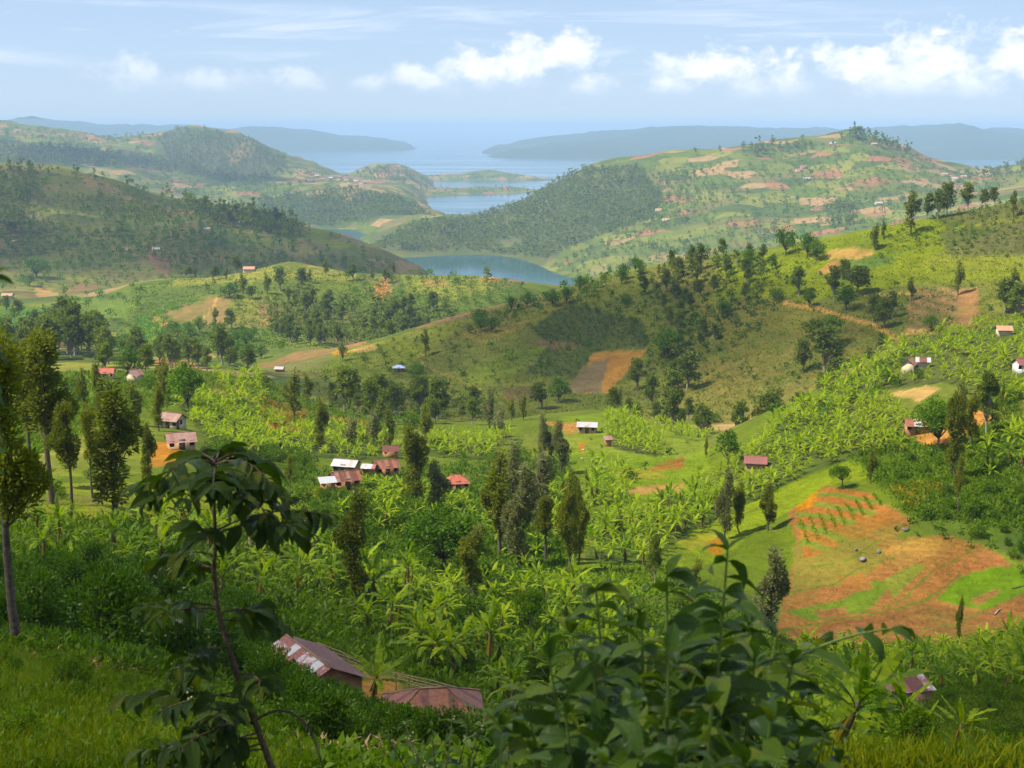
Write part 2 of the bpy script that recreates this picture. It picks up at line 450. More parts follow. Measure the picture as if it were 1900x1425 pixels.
# ------------------------------------------------------------------ what grows or is tilled where
GRASS = (0.125, 0.175, 0.022)
BRIGHT = (0.165, 0.198, 0.030)
YELLOW = (0.26, 0.235, 0.045)
GREEN = (0.06, 0.115, 0.017)
DEEP = (0.035, 0.065, 0.016)
DRY = (0.165, 0.150, 0.040)
OLIVE = (0.12, 0.125, 0.032)
ORANGE = (0.42, 0.185, 0.058)
REDS = (0.30, 0.120, 0.055)
BROWN = (0.25, 0.130, 0.062)
DARKB = (0.17, 0.105, 0.060)
TAN = (0.46, 0.290, 0.135)
TINT = np.zeros((len(YS), len(US), 4))
TINT[..., :3] = GREEN
jx = fbm(XG, YG, 9.0, 3, 71) * 7 * np.interp(YG, [0, 60, 300, 480, 5000], [4, 2, 0.9, 0.35, 0.3])
jy = fbm(XG, YG, 9.0, 3, 73) * 4 * np.interp(YG, [0, 60, 300, 480, 5000], [4, 2, 0.9, 0.35, 0.3])
JX, JY = PXG + jx, PYG + jy


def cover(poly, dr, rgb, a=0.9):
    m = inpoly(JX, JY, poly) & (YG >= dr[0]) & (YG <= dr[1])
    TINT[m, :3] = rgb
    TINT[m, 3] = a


def track(pts, width, dr, rgb, a=0.95):
    m = np.zeros(XG.shape, bool)
    for (x1, y1), (x2, y2) in zip(pts[:-1], pts[1:]):
        dx, dy = x2 - x1, y2 - y1
        t = np.clip(((JX - x1) * dx + (JY - y1) * dy) / (dx * dx + dy * dy), 0, 1)
        # narrower across than along: a path seen lying on a slope
        d = np.hypot(JX - x1 - t * dx, (JY - y1 - t * dy) * 1.6)
        m |= d < width
    m &= (YG >= dr[0]) & (YG <= dr[1])
    TINT[m, :3] = rgb
    TINT[m, 3] = a


def rows_cover(poly, dr, rgb_a, rgb_b, n, ang, a=0.95):
    m = inpoly(JX, JY, poly) & (YG >= dr[0]) & (YG <= dr[1])
    s = np.sin((XG * math.cos(ang) + YG * math.sin(ang)) * n + 0.7 * fbm(XG, YG, 8, 2, 5))
    mm = m & (s > 0.25)
    TINT[m, :3] = rgb_a
    TINT[m, 3] = a
    TINT[mm, :3] = rgb_b


NEAR, MID, RID, SPUR, LHILL, BIG, FARL = (5, 110), (100, 300), (430, 680), (820, 1080), (1300, 2080), (2100, 3500), (3600, 6200)
cover([(-50, -50), (2000, -50), (2000, 1500), (-50, 1500)], (0, 120), (0.062, 0.095, 0.018), 0.93)
cover([(-50, 700), (2000, 550), (2000, 1100), (-50, 1100)], (110, 420), (0.105, 0.135, 0.022), 0.88)
cover([(-50, 1200), (150, 1215), (330, 1270), (470, 1345), (560, 1440), (-50, 1500)], (5, 58), (0.060, 0.100, 0.017), 0.95)
cover([(55, 1204), (170, 1212), (230, 1240), (150, 1235), (70, 1222)], (30, 70), BROWN)
cover([(560, 1330), (760, 1340), (740, 1425), (600, 1425)], (25, 75), (0.17, 0.11, 0.045), 0.75)
cover([(665, 1245), (730, 1255), (745, 1280), (700, 1320), (640, 1305)], (50, 110), (0.40, 0.205, 0.085))
cover([(1500, 1440), (1560, 1330), (1700, 1285), (1900, 1250), (1900, 1440)], (20, 110), (0.13, 0.15, 0.026), 0.9)
cover([(1705, 1355), (1785, 1352), (1805, 1390), (1760, 1430), (1690, 1420)], (20, 90), (0.34, 0.17, 0.075))
cover([(1830, 1330), (1900, 1320), (1900, 1400), (1850, 1390)], (20, 90), (0.2, 0.14, 0.06))
track([(1670, 1338), (1690, 1315), (1725, 1302), (1765, 1294)], 5, (40, 110), TAN)
cover([(1560, 1190), (1900, 1185), (1900, 1260), (1560, 1300)], (100, 175), (0.08, 0.14, 0.02), 0.8)
# tilled slope on the right
cover([(1435, 1210), (1445, 1130), (1480, 1010), (1460, 935), (1530, 900), (1640, 935), (1720, 985), (1800, 1000), (1860, 1030), (1910, 1080), (1910, 1205), (1780, 1200), (1600, 1205)], (130, 240), (0.26, 0.122, 0.060))
cover([(1470, 1015), (1600, 990), (1650, 1030), (1590, 1085), (1470, 1090)], (130, 240), (0.19, 0.140, 0.045), 0.85)
cover([(1455, 1130), (1560, 1112), (1620, 1075), (1655, 1080), (1600, 1140), (1500, 1152)], (130, 240), (0.115, 0.155, 0.03), 0.9)
cover([(1510, 1130), (1570, 1125), (1575, 1142), (1520, 1147)], (130, 240), BROWN)
cover([(1640, 1020), (1700, 1002), (1745, 1000), (1735, 1028), (1665, 1062)], (130, 240), (0.36, 0.190, 0.085))
cover([(1550, 1070), (1600, 1065), (1620, 1090), (1570, 1095)], (130, 240), (0.30, 0.145, 0.065))
cover([(1640, 1075), (1700, 1045), (1720, 1050), (1660, 1110)], (130, 240), (0.17, 0.17, 0.04), 0.8)
cover([(1435, 1168), (1600, 1152), (1720, 1115), (1800, 1142), (1910, 1095), (1910, 1205), (1780, 1200), (1600, 1205), (1435, 1205)], (130, 240), (0.205, 0.095, 0.050))
cover([(1735, 1112), (1790, 1065), (1850, 1048), (1910, 1055), (1910, 1095), (1830, 1132), (1780, 1125)], (130, 240), (0.105, 0.170, 0.026))
for (ta, tb) in (([(1450, 1100), (1540, 1085), (1600, 1050), (1660, 1035)], 2.2), ([(1600, 1140), (1680, 1110), (1730, 1060), (1800, 1020)], 2.0), ([(1470, 1160), (1600, 1148), (1720, 1112), (1790, 1060)], 2.4), ([(1640, 1180), (1760, 1160), (1900, 1100)], 1.8), ([(1500, 1050), (1560, 1040), (1640, 1000)], 1.8), ([(1450, 1180), (1560, 1172), (1640, 1180)], 1.6)):
    track(ta, tb, (130, 240), (0.085, 0.115, 0.022), 0.85)
cover([(1800, 1110), (1850, 1090), (1862, 1096), (1815, 1125)], (130, 240), BROWN)
rows_cover([(1475, 935), (1535, 905), (1615, 915), (1665, 960), (1570, 1005), (1490, 1035)], (130, 250), (0.30, 0.130, 0.058), (0.14, 0.16, 0.035), 1.5, 0.5)
cover([(1560, 985), (1640, 945), (1668, 965), (1600, 1000)], (130, 250), (0.28, 0.122, 0.056))
cover([(1650, 902), (1725, 880), (1752, 905), (1690, 945)], (170, 260), (0.42, 0.18, 0.055))
cover([(1660, 1000), (1700, 960), (1910, 930), (1910, 1045), (1830, 1010), (1750, 990)], (150, 260), (0.05, 0.085, 0.018))
cover([(1475, 927), (1515, 910), (1512, 938), (1480, 950)], (170, 260), ORANGE)
cover([(1225, 1010), (1400, 930), (1490, 885), (1600, 845), (1625, 885), (1520, 905), (1460, 950), (1330, 1040), (1260, 1070)], (140, 290), BRIGHT)
cover([(1255, 1005), (1330, 985), (1350, 1000), (1280, 1025)], (140, 290), YELLOW, 0.8)
cover([(1310, 1005), (1350, 995), (1340, 1030), (1315, 1030)], (140, 290), ORANGE, 0.8)
cover([(960, 1010), (1100, 1000), (1250, 1060), (1230, 1110), (1060, 1100), (960, 1070)], (130, 230), GRASS)
cover([(1060, 1000), (1110, 995), (1140, 1030), (1080, 1040)], (130, 240), DRY)
cover([(1040, 775), (1150, 760), (1310, 800), (1320, 870), (1270, 910), (1200, 935), (1100, 895), (1040, 850)], (230, 430), (0.15, 0.20, 0.03))
cover([(1150, 870), (1240, 865), (1230, 890), (1140, 885)], (230, 430), YELLOW, 0.7)
cover([(1215, 862), (1270, 850), (1268, 868), (1205, 872)], (230, 430), REDS, 0.8)
cover([(1155, 908), (1260, 898), (1275, 885), (1262, 915), (1165, 920)], (230, 430), (0.33, 0.20, 0.085))
cover([(1005, 782), (1075, 785), (1065, 812), (1045, 800)], (280, 430), (0.33, 0.18, 0.07))
cover([(1070, 820), (1085, 820), (1082, 845)], (230, 430), ORANGE)
cover([(1600, 850), (1700, 830), (1780, 860), (1720, 890), (1620, 890)], (170, 290), (0.13, 0.18, 0.03))
cover([(1700, 800), (1740, 770), (1830, 760), (1850, 775), (1760, 830), (1700, 822)], (200, 330), (0.42, 0.215, 0.09))
cover([(1840, 750), (1910, 720), (1910, 780), (1850, 778)], (200, 330), (0.2, 0.18, 0.05))
cover([(1650, 730), (1720, 715), (1750, 720), (1700, 745)], (230, 350), TAN, 0.8)
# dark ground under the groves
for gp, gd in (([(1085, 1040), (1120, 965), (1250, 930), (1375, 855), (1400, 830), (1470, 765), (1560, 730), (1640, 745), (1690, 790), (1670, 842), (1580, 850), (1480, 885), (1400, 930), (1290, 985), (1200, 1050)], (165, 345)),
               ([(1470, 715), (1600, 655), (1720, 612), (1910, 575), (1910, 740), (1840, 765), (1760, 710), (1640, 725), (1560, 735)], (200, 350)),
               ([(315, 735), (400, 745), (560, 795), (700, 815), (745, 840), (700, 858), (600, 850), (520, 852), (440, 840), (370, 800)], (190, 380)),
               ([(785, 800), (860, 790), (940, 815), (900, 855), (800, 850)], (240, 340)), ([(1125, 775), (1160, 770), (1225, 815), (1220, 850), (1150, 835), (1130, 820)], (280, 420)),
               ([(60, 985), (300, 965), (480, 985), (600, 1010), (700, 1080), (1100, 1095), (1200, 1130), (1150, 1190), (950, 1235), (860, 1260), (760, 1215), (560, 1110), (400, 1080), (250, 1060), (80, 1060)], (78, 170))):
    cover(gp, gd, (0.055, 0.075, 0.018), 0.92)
# left shoulder
cover([(-50, 895), (250, 895), (480, 925), (600, 900), (600, 945), (500, 975), (200, 965), (-50, 965)], (120, 260), (0.19, 0.20, 0.033))
cover([(60, 915), (200, 925), (190, 940), (70, 935)], (120, 260), DRY)
cover([(540, 912), (600, 902), (602, 928), (552, 945)], (120, 260), (0.32, 0.24, 0.035))
cover([(240, 815), (345, 825), (330, 860), (260, 875)], (160, 260), (0.36, 0.17, 0.06))
cover([(60, 790), (280, 790), (270, 880), (60, 880)], (160, 300), (0.17, 0.18, 0.035), 0.8)
cover([(480, 735), (570, 758), (560, 800), (490, 795)], (270, 420), (0.32, 0.155, 0.06))
cover([(350, 695), (425, 700), (480, 745), (380, 730)], (280, 420), (0.21, 0.16, 0.05))
cover([(300, 690), (352, 690), (350, 745), (310, 725)], (280, 420), BRIGHT)
cover([(100, 675), (210, 680), (160, 740), (90, 760)], (260, 420), BRIGHT, 0.8)
cover([(500, 700), (800, 740), (760, 790), (600, 760)], (330, 470), (0.075, 0.115, 0.022), 0.9)
cover([(600, 770), (680, 780), (700, 800), (640, 800)], (330, 470), (0.30, 0.17, 0.06), 0.8)
# facing ridge
cover([(560, 720), (640, 650), (860, 590), (1100, 515), (1400, 460), (1560, 430), (1910, 360), (1910, 630), (1660, 645), (1320, 800), (1100, 770), (700, 800)], RID, OLIVE, 0.85)
cover([(1330, 500), (1430, 462), (1560, 433), (1700, 405), (1910, 362), (1910, 520), (1700, 525), (1500, 560), (1320, 560)], RID, (0.15, 0.175, 0.026), 0.9)
cover([(1230, 720), (1400, 640), (1640, 640), (1500, 740), (1350, 790)], RID, (0.135, 0.125, 0.035), 0.9)
cover([(1270, 560), (1450, 550), (1560, 580), (1620, 620), (1500, 660), (1400, 680), (1330, 640)], RID, (0.15, 0.13, 0.038), 0.9)
cover([(600, 700), (615, 650), (700, 635), (800, 602), (880, 590), (800, 650), (740, 690), (660, 720)], RID, (0.16, 0.175, 0.036), 0.9)
cover([(850, 620), (960, 570), (1080, 545), (1060, 562), (1000, 595), (900, 640)], RID, (0.2, 0.165, 0.05), 0.85)
cover([(985, 610), (1060, 560), (1190, 598), (1205, 642), (1130, 648), (1070, 700), (975, 695), (1020, 640)], RID, (0.06, 0.068, 0.025))
cover([(1000, 630), (1080, 640), (1060, 655), (985, 640)], RID, DARKB)
cover([(850, 690), (980, 640), (1010, 645), (960, 690), (880, 720)], RID, (0.115, 0.14, 0.03), 0.9)
cover([(1105, 653), (1200, 650), (1128, 730), (1048, 727)], RID, (0.36, 0.19, 0.075))
cover([(1080, 680), (1130, 665), (1115, 728), (1050, 727)], RID, (0.16, 0.115, 0.065))
cover([(930, 720), (990, 715), (1000, 740), (940, 745)], RID, (0.14, 0.09, 0.05))
cover([(1530, 468), (1575, 457), (1628, 465), (1600, 482), (1535, 480)], RID, (0.36, 0.23, 0.095))
cover([(1515, 506), (1545, 482), (1562, 486), (1552, 508)], RID, (0.33, 0.185, 0.085))
cover([(1560, 485), (1640, 470), (1670, 485), (1600, 505)], RID, (0.09, 0.135, 0.035))
rows_cover([(1688, 535), (1818, 535), (1812, 606), (1680, 612)], RID, (0.27, 0.165, 0.085), (0.14, 0.12, 0.05), 1.1, 0.2)
cover([(1775, 535), (1818, 535), (1812, 600), (1775, 600)], RID, (0.29, 0.16, 0.085))
cover([(1720, 400), (1910, 365), (1910, 400), (1760, 425)], RID, (0.07, 0.085, 0.025))
cover([(1740, 430), (1910, 405), (1910, 475), (1760, 475)], RID, (0.075, 0.085, 0.03))
cover([(1680, 610), (1740, 612), (1735, 620), (1675, 622)], RID, TAN)
track([(1460, 563), (1520, 574), (1570, 590), (1620, 602), (1668, 630)], 6, RID, (0.48, 0.28, 0.12))
track([(1580, 545), (1640, 548), (1690, 545)], 3, RID, TAN, 0.7)
track([(780, 650), (785, 680), (830, 695), (890, 722)], 3, RID, (0.25, 0.19, 0.07), 0.8)
cover([(615, 656), (632, 645), (650, 652), (640, 660)], RID, (0.55, 0.29, 0.10))
cover([(652, 650), (690, 640), (705, 645), (665, 656)], RID, TAN, 0.8)
# middle spur
cover([(200, 660), (250, 530), (450, 495), (900, 495), (1010, 550), (900, 610), (700, 640), (400, 670)], (740, 1090), (0.105, 0.135, 0.034), 0.75)
cover([(330, 514), (450, 498), (600, 491), (660, 497), (660, 515), (500, 520), (400, 527), (310, 532)], SPUR, (0.24, 0.225, 0.06))
cover([(740, 505), (850, 497), (940, 520), (900, 540), (830, 560), (760, 540)], SPUR, (0.20, 0.205, 0.05))
cover([(690, 535), (722, 508), (725, 545), (705, 560)], SPUR, (0.40, 0.21, 0.10))
cover([(880, 500), (912, 505), (935, 522), (900, 522)], SPUR, (0.46, 0.24, 0.11))
cover([(780, 520), (820, 515), (830, 530), (790, 535)], SPUR, (0.30, 0.20, 0.09), 0.8)
cover([(303, 582), (395, 550), (430, 555), (420, 605), (330, 600)], (740, 1090), (0.25, 0.17, 0.08))
cover([(420, 562), (475, 550), (482, 590), (430, 598)], (740, 1090), (0.19, 0.19, 0.05))
cover([(480, 555), (520, 575), (500, 590), (480, 585)], (740, 1090), (0.22, 0.15, 0.075))
cover([(230, 640), (260, 590), (340, 555), (390, 548), (300, 580), (300, 620), (240, 650)], (700, 1090), (0.05, 0.13, 0.022))
track([(288, 592), (310, 605), (335, 625), (360, 645), (395, 662)], 5, (600, 1090), (0.46, 0.28, 0.13))
track([(405, 553), (388, 578), (362, 606)], 3, (700, 1090), (0.44, 0.29, 0.12))
track([(460, 605), (520, 590), (540, 575)], 2.5, (700, 1090), TAN, 0.8)
cover([(-50, 560), (90, 570), (120, 600), (80, 630), (-50, 640)], (600, 1150), (0.05, 0.125, 0.022), 0.9)
cover([(120, 548), (260, 560), (250, 590), (140, 590)], (820, 1300), (0.13, 0.175, 0.04), 0.9)
# left hill
cover([(-50, 300), (200, 330), (420, 385), (740, 490), (730, 520), (300, 540), (-50, 560)], (1100, 2050), (0.125, 0.112, 0.045), 0.5)
cover([(380, 420), (500, 415), (640, 480), (500, 470), (400, 450)], LHILL, (0.12, 0.145, 0.045), 0.7)
cover([(560, 400), (470, 395), (380, 385), (400, 400), (480, 410)], LHILL, (0.36, 0.19, 0.10), 0.8)
cover([(262, 448), (318, 478), (312, 512), (288, 505)], LHILL, (0.24, 0.13, 0.085), 0.9)
cover([(60, 530), (108, 545), (106, 572), (76, 562)], (1100, 1500), (0.42, 0.26, 0.13), 0.9)
cover([(365, 470), (420, 470), (430, 485), (370, 490)], LHILL, (0.3, 0.19, 0.1), 0.7)
track([(-20, 396), (60, 402), (120, 412), (200, 420), (270, 432)], 2.5, LHILL, (0.30, 0.22, 0.13), 0.9)
track([(-20, 452), (80, 450), (150, 444), (280, 442), (330, 436)], 2.2, LHILL, (0.24, 0.18, 0.1), 0.9)
# the big hill across the inlet: scrub on its lake side, plots on the other
cover([(680, 470), (690, 430), (830, 402), (950, 375), (1080, 310), (1150, 302), (1230, 345), (1220, 400), (1080, 450), (1000, 495), (800, 475)], BIG, (0.085, 0.100, 0.036), 0.9)
cover([(1050, 500), (1230, 430), (1500, 430), (1400, 480), (1100, 520)], BIG, (0.15, 0.18, 0.045), 0.45)
# far left ridge: woods
cover([(-50, 275), (100, 268), (330, 295), (520, 345), (430, 335), (300, 310), (100, 300), (-50, 320)], FARL, (0.045, 0.055, 0.03), 0.9)
cover([(280, 255), (330, 236), (420, 242), (480, 262), (540, 300), (480, 345), (380, 320), (300, 290)], FARL, (0.07, 0.075, 0.04), 0.85)
cover([(420, 290), (450, 262), (475, 260), (470, 285), (430, 305)], FARL, (0.30, 0.20, 0.13), 0.7)
cover([(440, 400), (520, 360), (700, 355), (780, 390), (800, 410), (620, 420)], (3400, 4000), (0.045, 0.065, 0.026), 0.9)
cover([(600, 345), (660, 335), (700, 345), (640, 365)], FARL, (0.38, 0.27, 0.16), 0.6)

farm = YG > 9000
TINT[farm, :3] = (0.035, 0.06, 0.03)
TINT[farm, 3] = 0.9
# ------------------------------------------------------------------ materials
MAT = {}


def new_mat(name):
    m = bpy.data.materials.new(name)
    m.use_nodes = True
    t = NT(m.node_tree)
    t.n.clear()
    out = t.new('ShaderNodeOutputMaterial')
    MAT[name] = m
    return m, t, out


def principled(t, out, col, rough=0.8, spec=0.3, bump=None, bumps=0.3, bdist=0.02, metal=0.0):
    b = t.new('ShaderNodeBsdfPrincipled')
    t.put(b.inputs['Base Color'], col)
    t.put(b.inputs['Roughness'], rough)
    b.inputs['Specular IOR Level'].default_value = spec
    b.inputs['Metallic'].default_value = metal
    if bump is not None:
        bn = t.new('ShaderNodeBump')
        bn.inputs['Strength'].default_value = bumps
        bn.inputs['Distance'].default_value = bdist
        t.put(bn.inputs['Height'], bump)
        t.l.new(bn.outputs[0], b.inputs['Normal'])
    t.l.new(b.outputs[0], out.inputs[0])
    return b


def mat_terrain():
    m, t, out = new_mat('farmland')
    geo = t.new('ShaderNodeNewGeometry')
    pos = geo.outputs['Position']
    wob = t.new('ShaderNodeTexNoise')
    t.put(wob.inputs['Vector'], pos)
    wob.inputs['Scale'].default_value = 0.02
    wob.inputs['Detail'].default_value = 3
    wv = t.new('ShaderNodeVectorMath', operation='MULTIPLY_ADD')
    t.put(wv.inputs[0], wob.outputs[1])
    wv.inputs[1].default_value = (34, 34, 14)
    t.put(wv.inputs[2], pos)
    # plots that follow the contour lines
    sc = t.vscale(wv.outputs[0], (1 / 58.0, 1 / 58.0, 1 / 17.0))
    vo = t.new('ShaderNodeTexVoronoi', feature='F1')
    t.put(vo.inputs['Vector'], sc)
    vo.inputs['Scale'].default_value = 1.0
    sepc = t.new('ShaderNodeSeparateColor')
    t.put(sepc.inputs[0], vo.outputs['Color'])
    plots = t.ramp(sepc.outputs[0], [(0.0, (0.075, 0.10, 0.026)), (0.16, (0.15, 0.165, 0.038)), (0.30, (0.095, 0.125, 0.03)), (0.44, (0.215, 0.21, 0.055)),
                                     (0.58, (0.165, 0.145, 0.055)), (0.70, (0.115, 0.15, 0.03)), (0.80, (0.36, 0.24, 0.13)), (0.91, (0.32, 0.165, 0.10))], 'CONSTANT')
    ed = t.new('ShaderNodeTexVoronoi', feature='DISTANCE_TO_EDGE')
    t.put(ed.inputs['Vector'], sc)
    ed.inputs['Scale'].default_value = 1.0
    edge = t.mapr(ed.outputs['Distance'], 0.0, 0.055, 1.0, 0.0)
    nb = t.noise(pos, 0.045, 4)
    edge = t.math('MULTIPLY', edge, t.mapr(nb, 0.45, 0.6, 0.0, 0.75))
    plots = t.mix(edge, plots, (0.045, 0.065, 0.02))
    big = t.noise(pos, 0.006, 3)
    plots = t.mix(t.mapr(big, 0.45, 0.65, 0.0, 0.45), plots, (0.085, 0.11, 0.03))
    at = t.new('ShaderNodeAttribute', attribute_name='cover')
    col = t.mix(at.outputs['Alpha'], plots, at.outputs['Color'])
    # unevenness of growth at several sizes
    nf = t.noise(pos, 0.9, 5, 0.7)
    nm = t.noise(pos, 0.16, 4, 0.6)
    nl = t.noise(pos, 0.035, 4, 0.6)
    var = t.math('MULTIPLY', t.mapr(nf, 0.25, 0.75, 0.70, 1.3, False), t.mapr(nm, 0.25, 0.75, 0.70, 1.32, False))
    col = t.mix(1.0, col, var, 'MULTIPLY')
    # weeds creeping over the soil, soil showing through the green
    isgreen = t.mapr(nl, 0.5, 0.66, 0.0, 0.45)
    col = t.mix(isgreen, col, (0.088, 0.12, 0.024))
    bare = t.math('MULTIPLY', t.mapr(t.noise(pos, 0.11, 5, 0.65), 0.66, 0.74, 0.0, 0.65), t.mapr(nf, 0.3, 0.6))
    col = t.mix(bare, col, (0.30, 0.16, 0.07))
    yel = t.mapr(t.noise(pos, 0.02, 3), 0.5, 0.7, 0.0, 0.3)
    col = t.mix(yel, col, (0.19, 0.19, 0.04))
    # hoe lines along the contour on bare soil
    sc3 = t.new('ShaderNodeSeparateColor')
    t.put(sc3.inputs[0], at.outputs['Color'])
    soil = t.math('MULTIPLY', t.mapr(t.math('DIVIDE', sc3.outputs[0], t.math('ADD', sc3.outputs[1], 0.001)), 1.45, 1.9), at.outputs['Alpha'])
    sp3 = t.new('ShaderNodeSeparateXYZ')
    t.put(sp3.inputs[0], pos)
    hoe = t.math('SINE', t.math('ADD', t.math('MULTIPLY', sp3.outputs[2], 17.0), t.math('MULTIPLY', t.noise(pos, 0.12, 3), 14.0)))
    hoe = t.mapr(hoe, -1.0, 1.0, 0.90, 1.05, False)
    clod = t.mapr(t.noise(pos, 1.7, 4, 0.75), 0.3, 0.7, 0.72, 1.25, False)
    col = t.mix(soil, col, t.mix(1.0, t.mix(1.0, col, hoe, 'MULTIPLY'), clod, 'MULTIPLY'))
    hs_ = t.new('ShaderNodeHueSaturation')
    hs_.inputs['Saturation'].default_value = 1.18
    hs_.inputs['Value'].default_value = 0.78
    t.put(hs_.inputs['Color'], col)
    col = hs_.outputs[0]
    hb = t.math('ADD', t.math('MULTIPLY', nf, 0.35), t.math('MULTIPLY', nm, 0.9))
    principled(t, out, col, 0.95, 0.1, hb, 0.8, 0.8)
    return m


def mat_leaf(name, c_dark, c_light, trans=0.35, rough=0.6, spec=0.25, nscale=0.35, tip=None, ov=0.45):
    m, t, out = new_mat(name)
    geo = t.new('ShaderNodeNewGeometry')
    oi = t.new('ShaderNodeObjectInfo')
    n = t.noise(geo.outputs['Position'], nscale, 3)
    f = t.math('ADD', t.math('MULTIPLY', geo.outputs['Random Per Island'], 0.6), t.math('MULTIPLY', t.mapr(n, 0.3, 0.7), 0.4))
    f = t.math('ADD', f, t.math('MULTIPLY', t.math('SUBTRACT', oi.outputs['Random'], 0.5), ov), clamp=True)
    col = t.mix(f, c_dark, c_light)
    hs_ = t.new('ShaderNodeHueSaturation')
    hs_.inputs['Saturation'].default_value = 1.3
    t.put(hs_.inputs['Color'], col)
    col = hs_.outputs[0]
    if tip:
        col = t.mix(t.math('GREATER_THAN', geo.outputs['Random Per Island'], tip[1]), col, tip[0])
    b = t.new('ShaderNodeBsdfPrincipled')
    t.put(b.inputs['Base Color'], col)
    b.inputs['Roughness'].default_value = rough
    b.inputs['Specular IOR Level'].default_value = spec
    tr = t.new('ShaderNodeBsdfTranslucent')
    t.put(tr.inputs['Color'], t.mix(1.0, col, (1.25, 1.35, 0.6), 'MULTIPLY'))
    mx = t.new('ShaderNodeMixShader')
    mx.inputs[0].default_value = trans
    t.l.new(b.outputs[0], mx.inputs[1])
    t.l.new(tr.outputs[0], mx.inputs[2])
    t.l.new(mx.outputs[0], out.inputs[0])
    return m


def mat_coffee(name, k):
    m, t, out = new_mat(name)
    tc = t.new('ShaderNodeTexCoord')
    s = t.new('ShaderNodeSeparateXYZ')
    t.put(s.inputs[0], tc.outputs['Object'])
    oi = t.new('ShaderNodeObjectInfo')
    ay = t.math('ABSOLUTE', s.outputs[1])
    ph = t.math('SUBTRACT', t.math('MULTIPLY', s.outputs[0], 62.0), t.math('MULTIPLY', ay, 48.0))
    vein = t.math('POWER', t.math('ABSOLUTE', t.math('SINE', ph)), 0.5)
    rib = t.mapr(ay, 0.0, 0.022, 0.0, 1.0)
    h = t.math('MULTIPLY', vein, rib)
    n = t.noise(tc.outputs['Object'], 7.0, 3)
    f = t.math('ADD', t.math('MULTIPLY', oi.outputs['Random'], 0.75), t.math('MULTIPLY', n, 0.35), clamp=True)
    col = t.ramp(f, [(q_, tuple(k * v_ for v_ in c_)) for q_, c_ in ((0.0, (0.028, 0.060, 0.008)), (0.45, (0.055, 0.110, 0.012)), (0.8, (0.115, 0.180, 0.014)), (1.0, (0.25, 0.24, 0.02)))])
    col = t.mix(t.math('MULTIPLY', t.math('SUBTRACT', 1.0, h), 0.3), col, (0.10, 0.16, 0.04))
    b = t.new('ShaderNodeBsdfPrincipled')
    t.put(b.inputs['Base Color'], col)
    b.inputs['Roughness'].default_value = 0.36
    b.inputs['Specular IOR Level'].default_value = 0.24
    bn = t.new('ShaderNodeBump')
    bn.inputs['Strength'].default_value = 0.5
    bn.inputs['Distance'].default_value = 0.03
    t.put(bn.inputs['Height'], h)
    t.l.new(bn.outputs[0], b.inputs['Normal'])
    tr = t.new('ShaderNodeBsdfTranslucent')
    t.put(tr.inputs['Color'], t.mix(1.0, col, (1.6, 1.7, 0.5), 'MULTIPLY'))
    mx = t.new('ShaderNodeMixShader')
    mx.inputs[0].default_value = 0.28
    t.l.new(b.outputs[0], mx.inputs[1])
    t.l.new(tr.outputs[0], mx.inputs[2])
    t.l.new(mx.outputs[0], out.inputs[0])


def mat_plain(name, c1, c2, scale=3.0, rough=0.85, spec=0.2, bumps=0.4, bdist=0.02, metal=0.0):
    m, t, out = new_mat(name)
    geo = t.new('ShaderNodeNewGeometry')
    oi = t.new('ShaderNodeObjectInfo')
    n = t.noise(geo.outputs['Position'], scale, 5, 0.65)
    f = t.math('ADD', t.mapr(n, 0.3, 0.7), t.math('MULTIPLY', t.math('SUBTRACT', oi.outputs['Random'], 0.5), 0.3), clamp=True)
    principled(t, out, t.mix(f, c1, c2), rough, spec, n, bumps, bdist, metal)
    return m


def mat_sheet(name, base, rust, amount, scale=0.9, rough=0.55, metal=0.0):
    """painted or zinc roofing sheet with rust eating in from laps and nail lines"""
    m, t, out = new_mat(name)
    geo = t.new('ShaderNodeNewGeometry')
    oi = t.new('ShaderNodeObjectInfo')
    v = t.vscale(geo.outputs['Position'], (1.0, 1.0, 1.6))
    n = t.noise(v, scale, 6, 0.7, 0.3)
    n2 = t.noise(v, scale * 5, 4, 0.6)
    k = t.math('ADD', n, t.math('MULTIPLY', t.math('SUBTRACT', oi.outputs['Random'], 0.5), 0.35))
    f = t.mapr(k, 0.5 + amount - 0.09, 0.5 + amount + 0.09, 0.0, 1.0)
    rcol = t.mix(t.mapr(n2, 0.3, 0.7), rust, tuple(x * 1.7 for x in rust))
    bcol = t.mix(t.mapr(n2, 0.3, 0.7), base, tuple(x * 0.82 for x in base))
    principled(t, out, t.mix(f, rcol, bcol), rough, 0.35, n2, 0.15, 0.01, metal)
    return m


def mat_water():
    m, t, out = new_mat('lake_water')
    geo = t.new('ShaderNodeNewGeometry')
    v = t.vscale(geo.outputs['Position'], (0.35, 1.0, 1.0))
    n = t.noise(v, 0.09, 4, 0.6)
    n2 = t.noise(t.vscale(geo.outputs['Position'], (0.0004, 0.0022, 1.0)), 1.0, 4, 0.6)
    col = t.mix(n2, (0.010, 0.060, 0.080), (0.016, 0.085, 0.110))
    b = principled(t, out, col, t.mapr(n2, 0.35, 0.65, 0.08, 0.20), 0.5, n, 0.12, 1.2)
    b.inputs['IOR'].default_value = 1.33
    return m


def mat_haze():
    m, t, out = new_mat('air')
    v = t.new('ShaderNodeVolumePrincipled')
    v.inputs['Color'].default_value = (0.50, 0.73, 1.0, 1)
    v.inputs['Density'].default_value = HAZE_D
    v.inputs['Anisotropy'].default_value = 0.0
    t.l.new(v.outputs[0], out.inputs['Volume'])
    return m


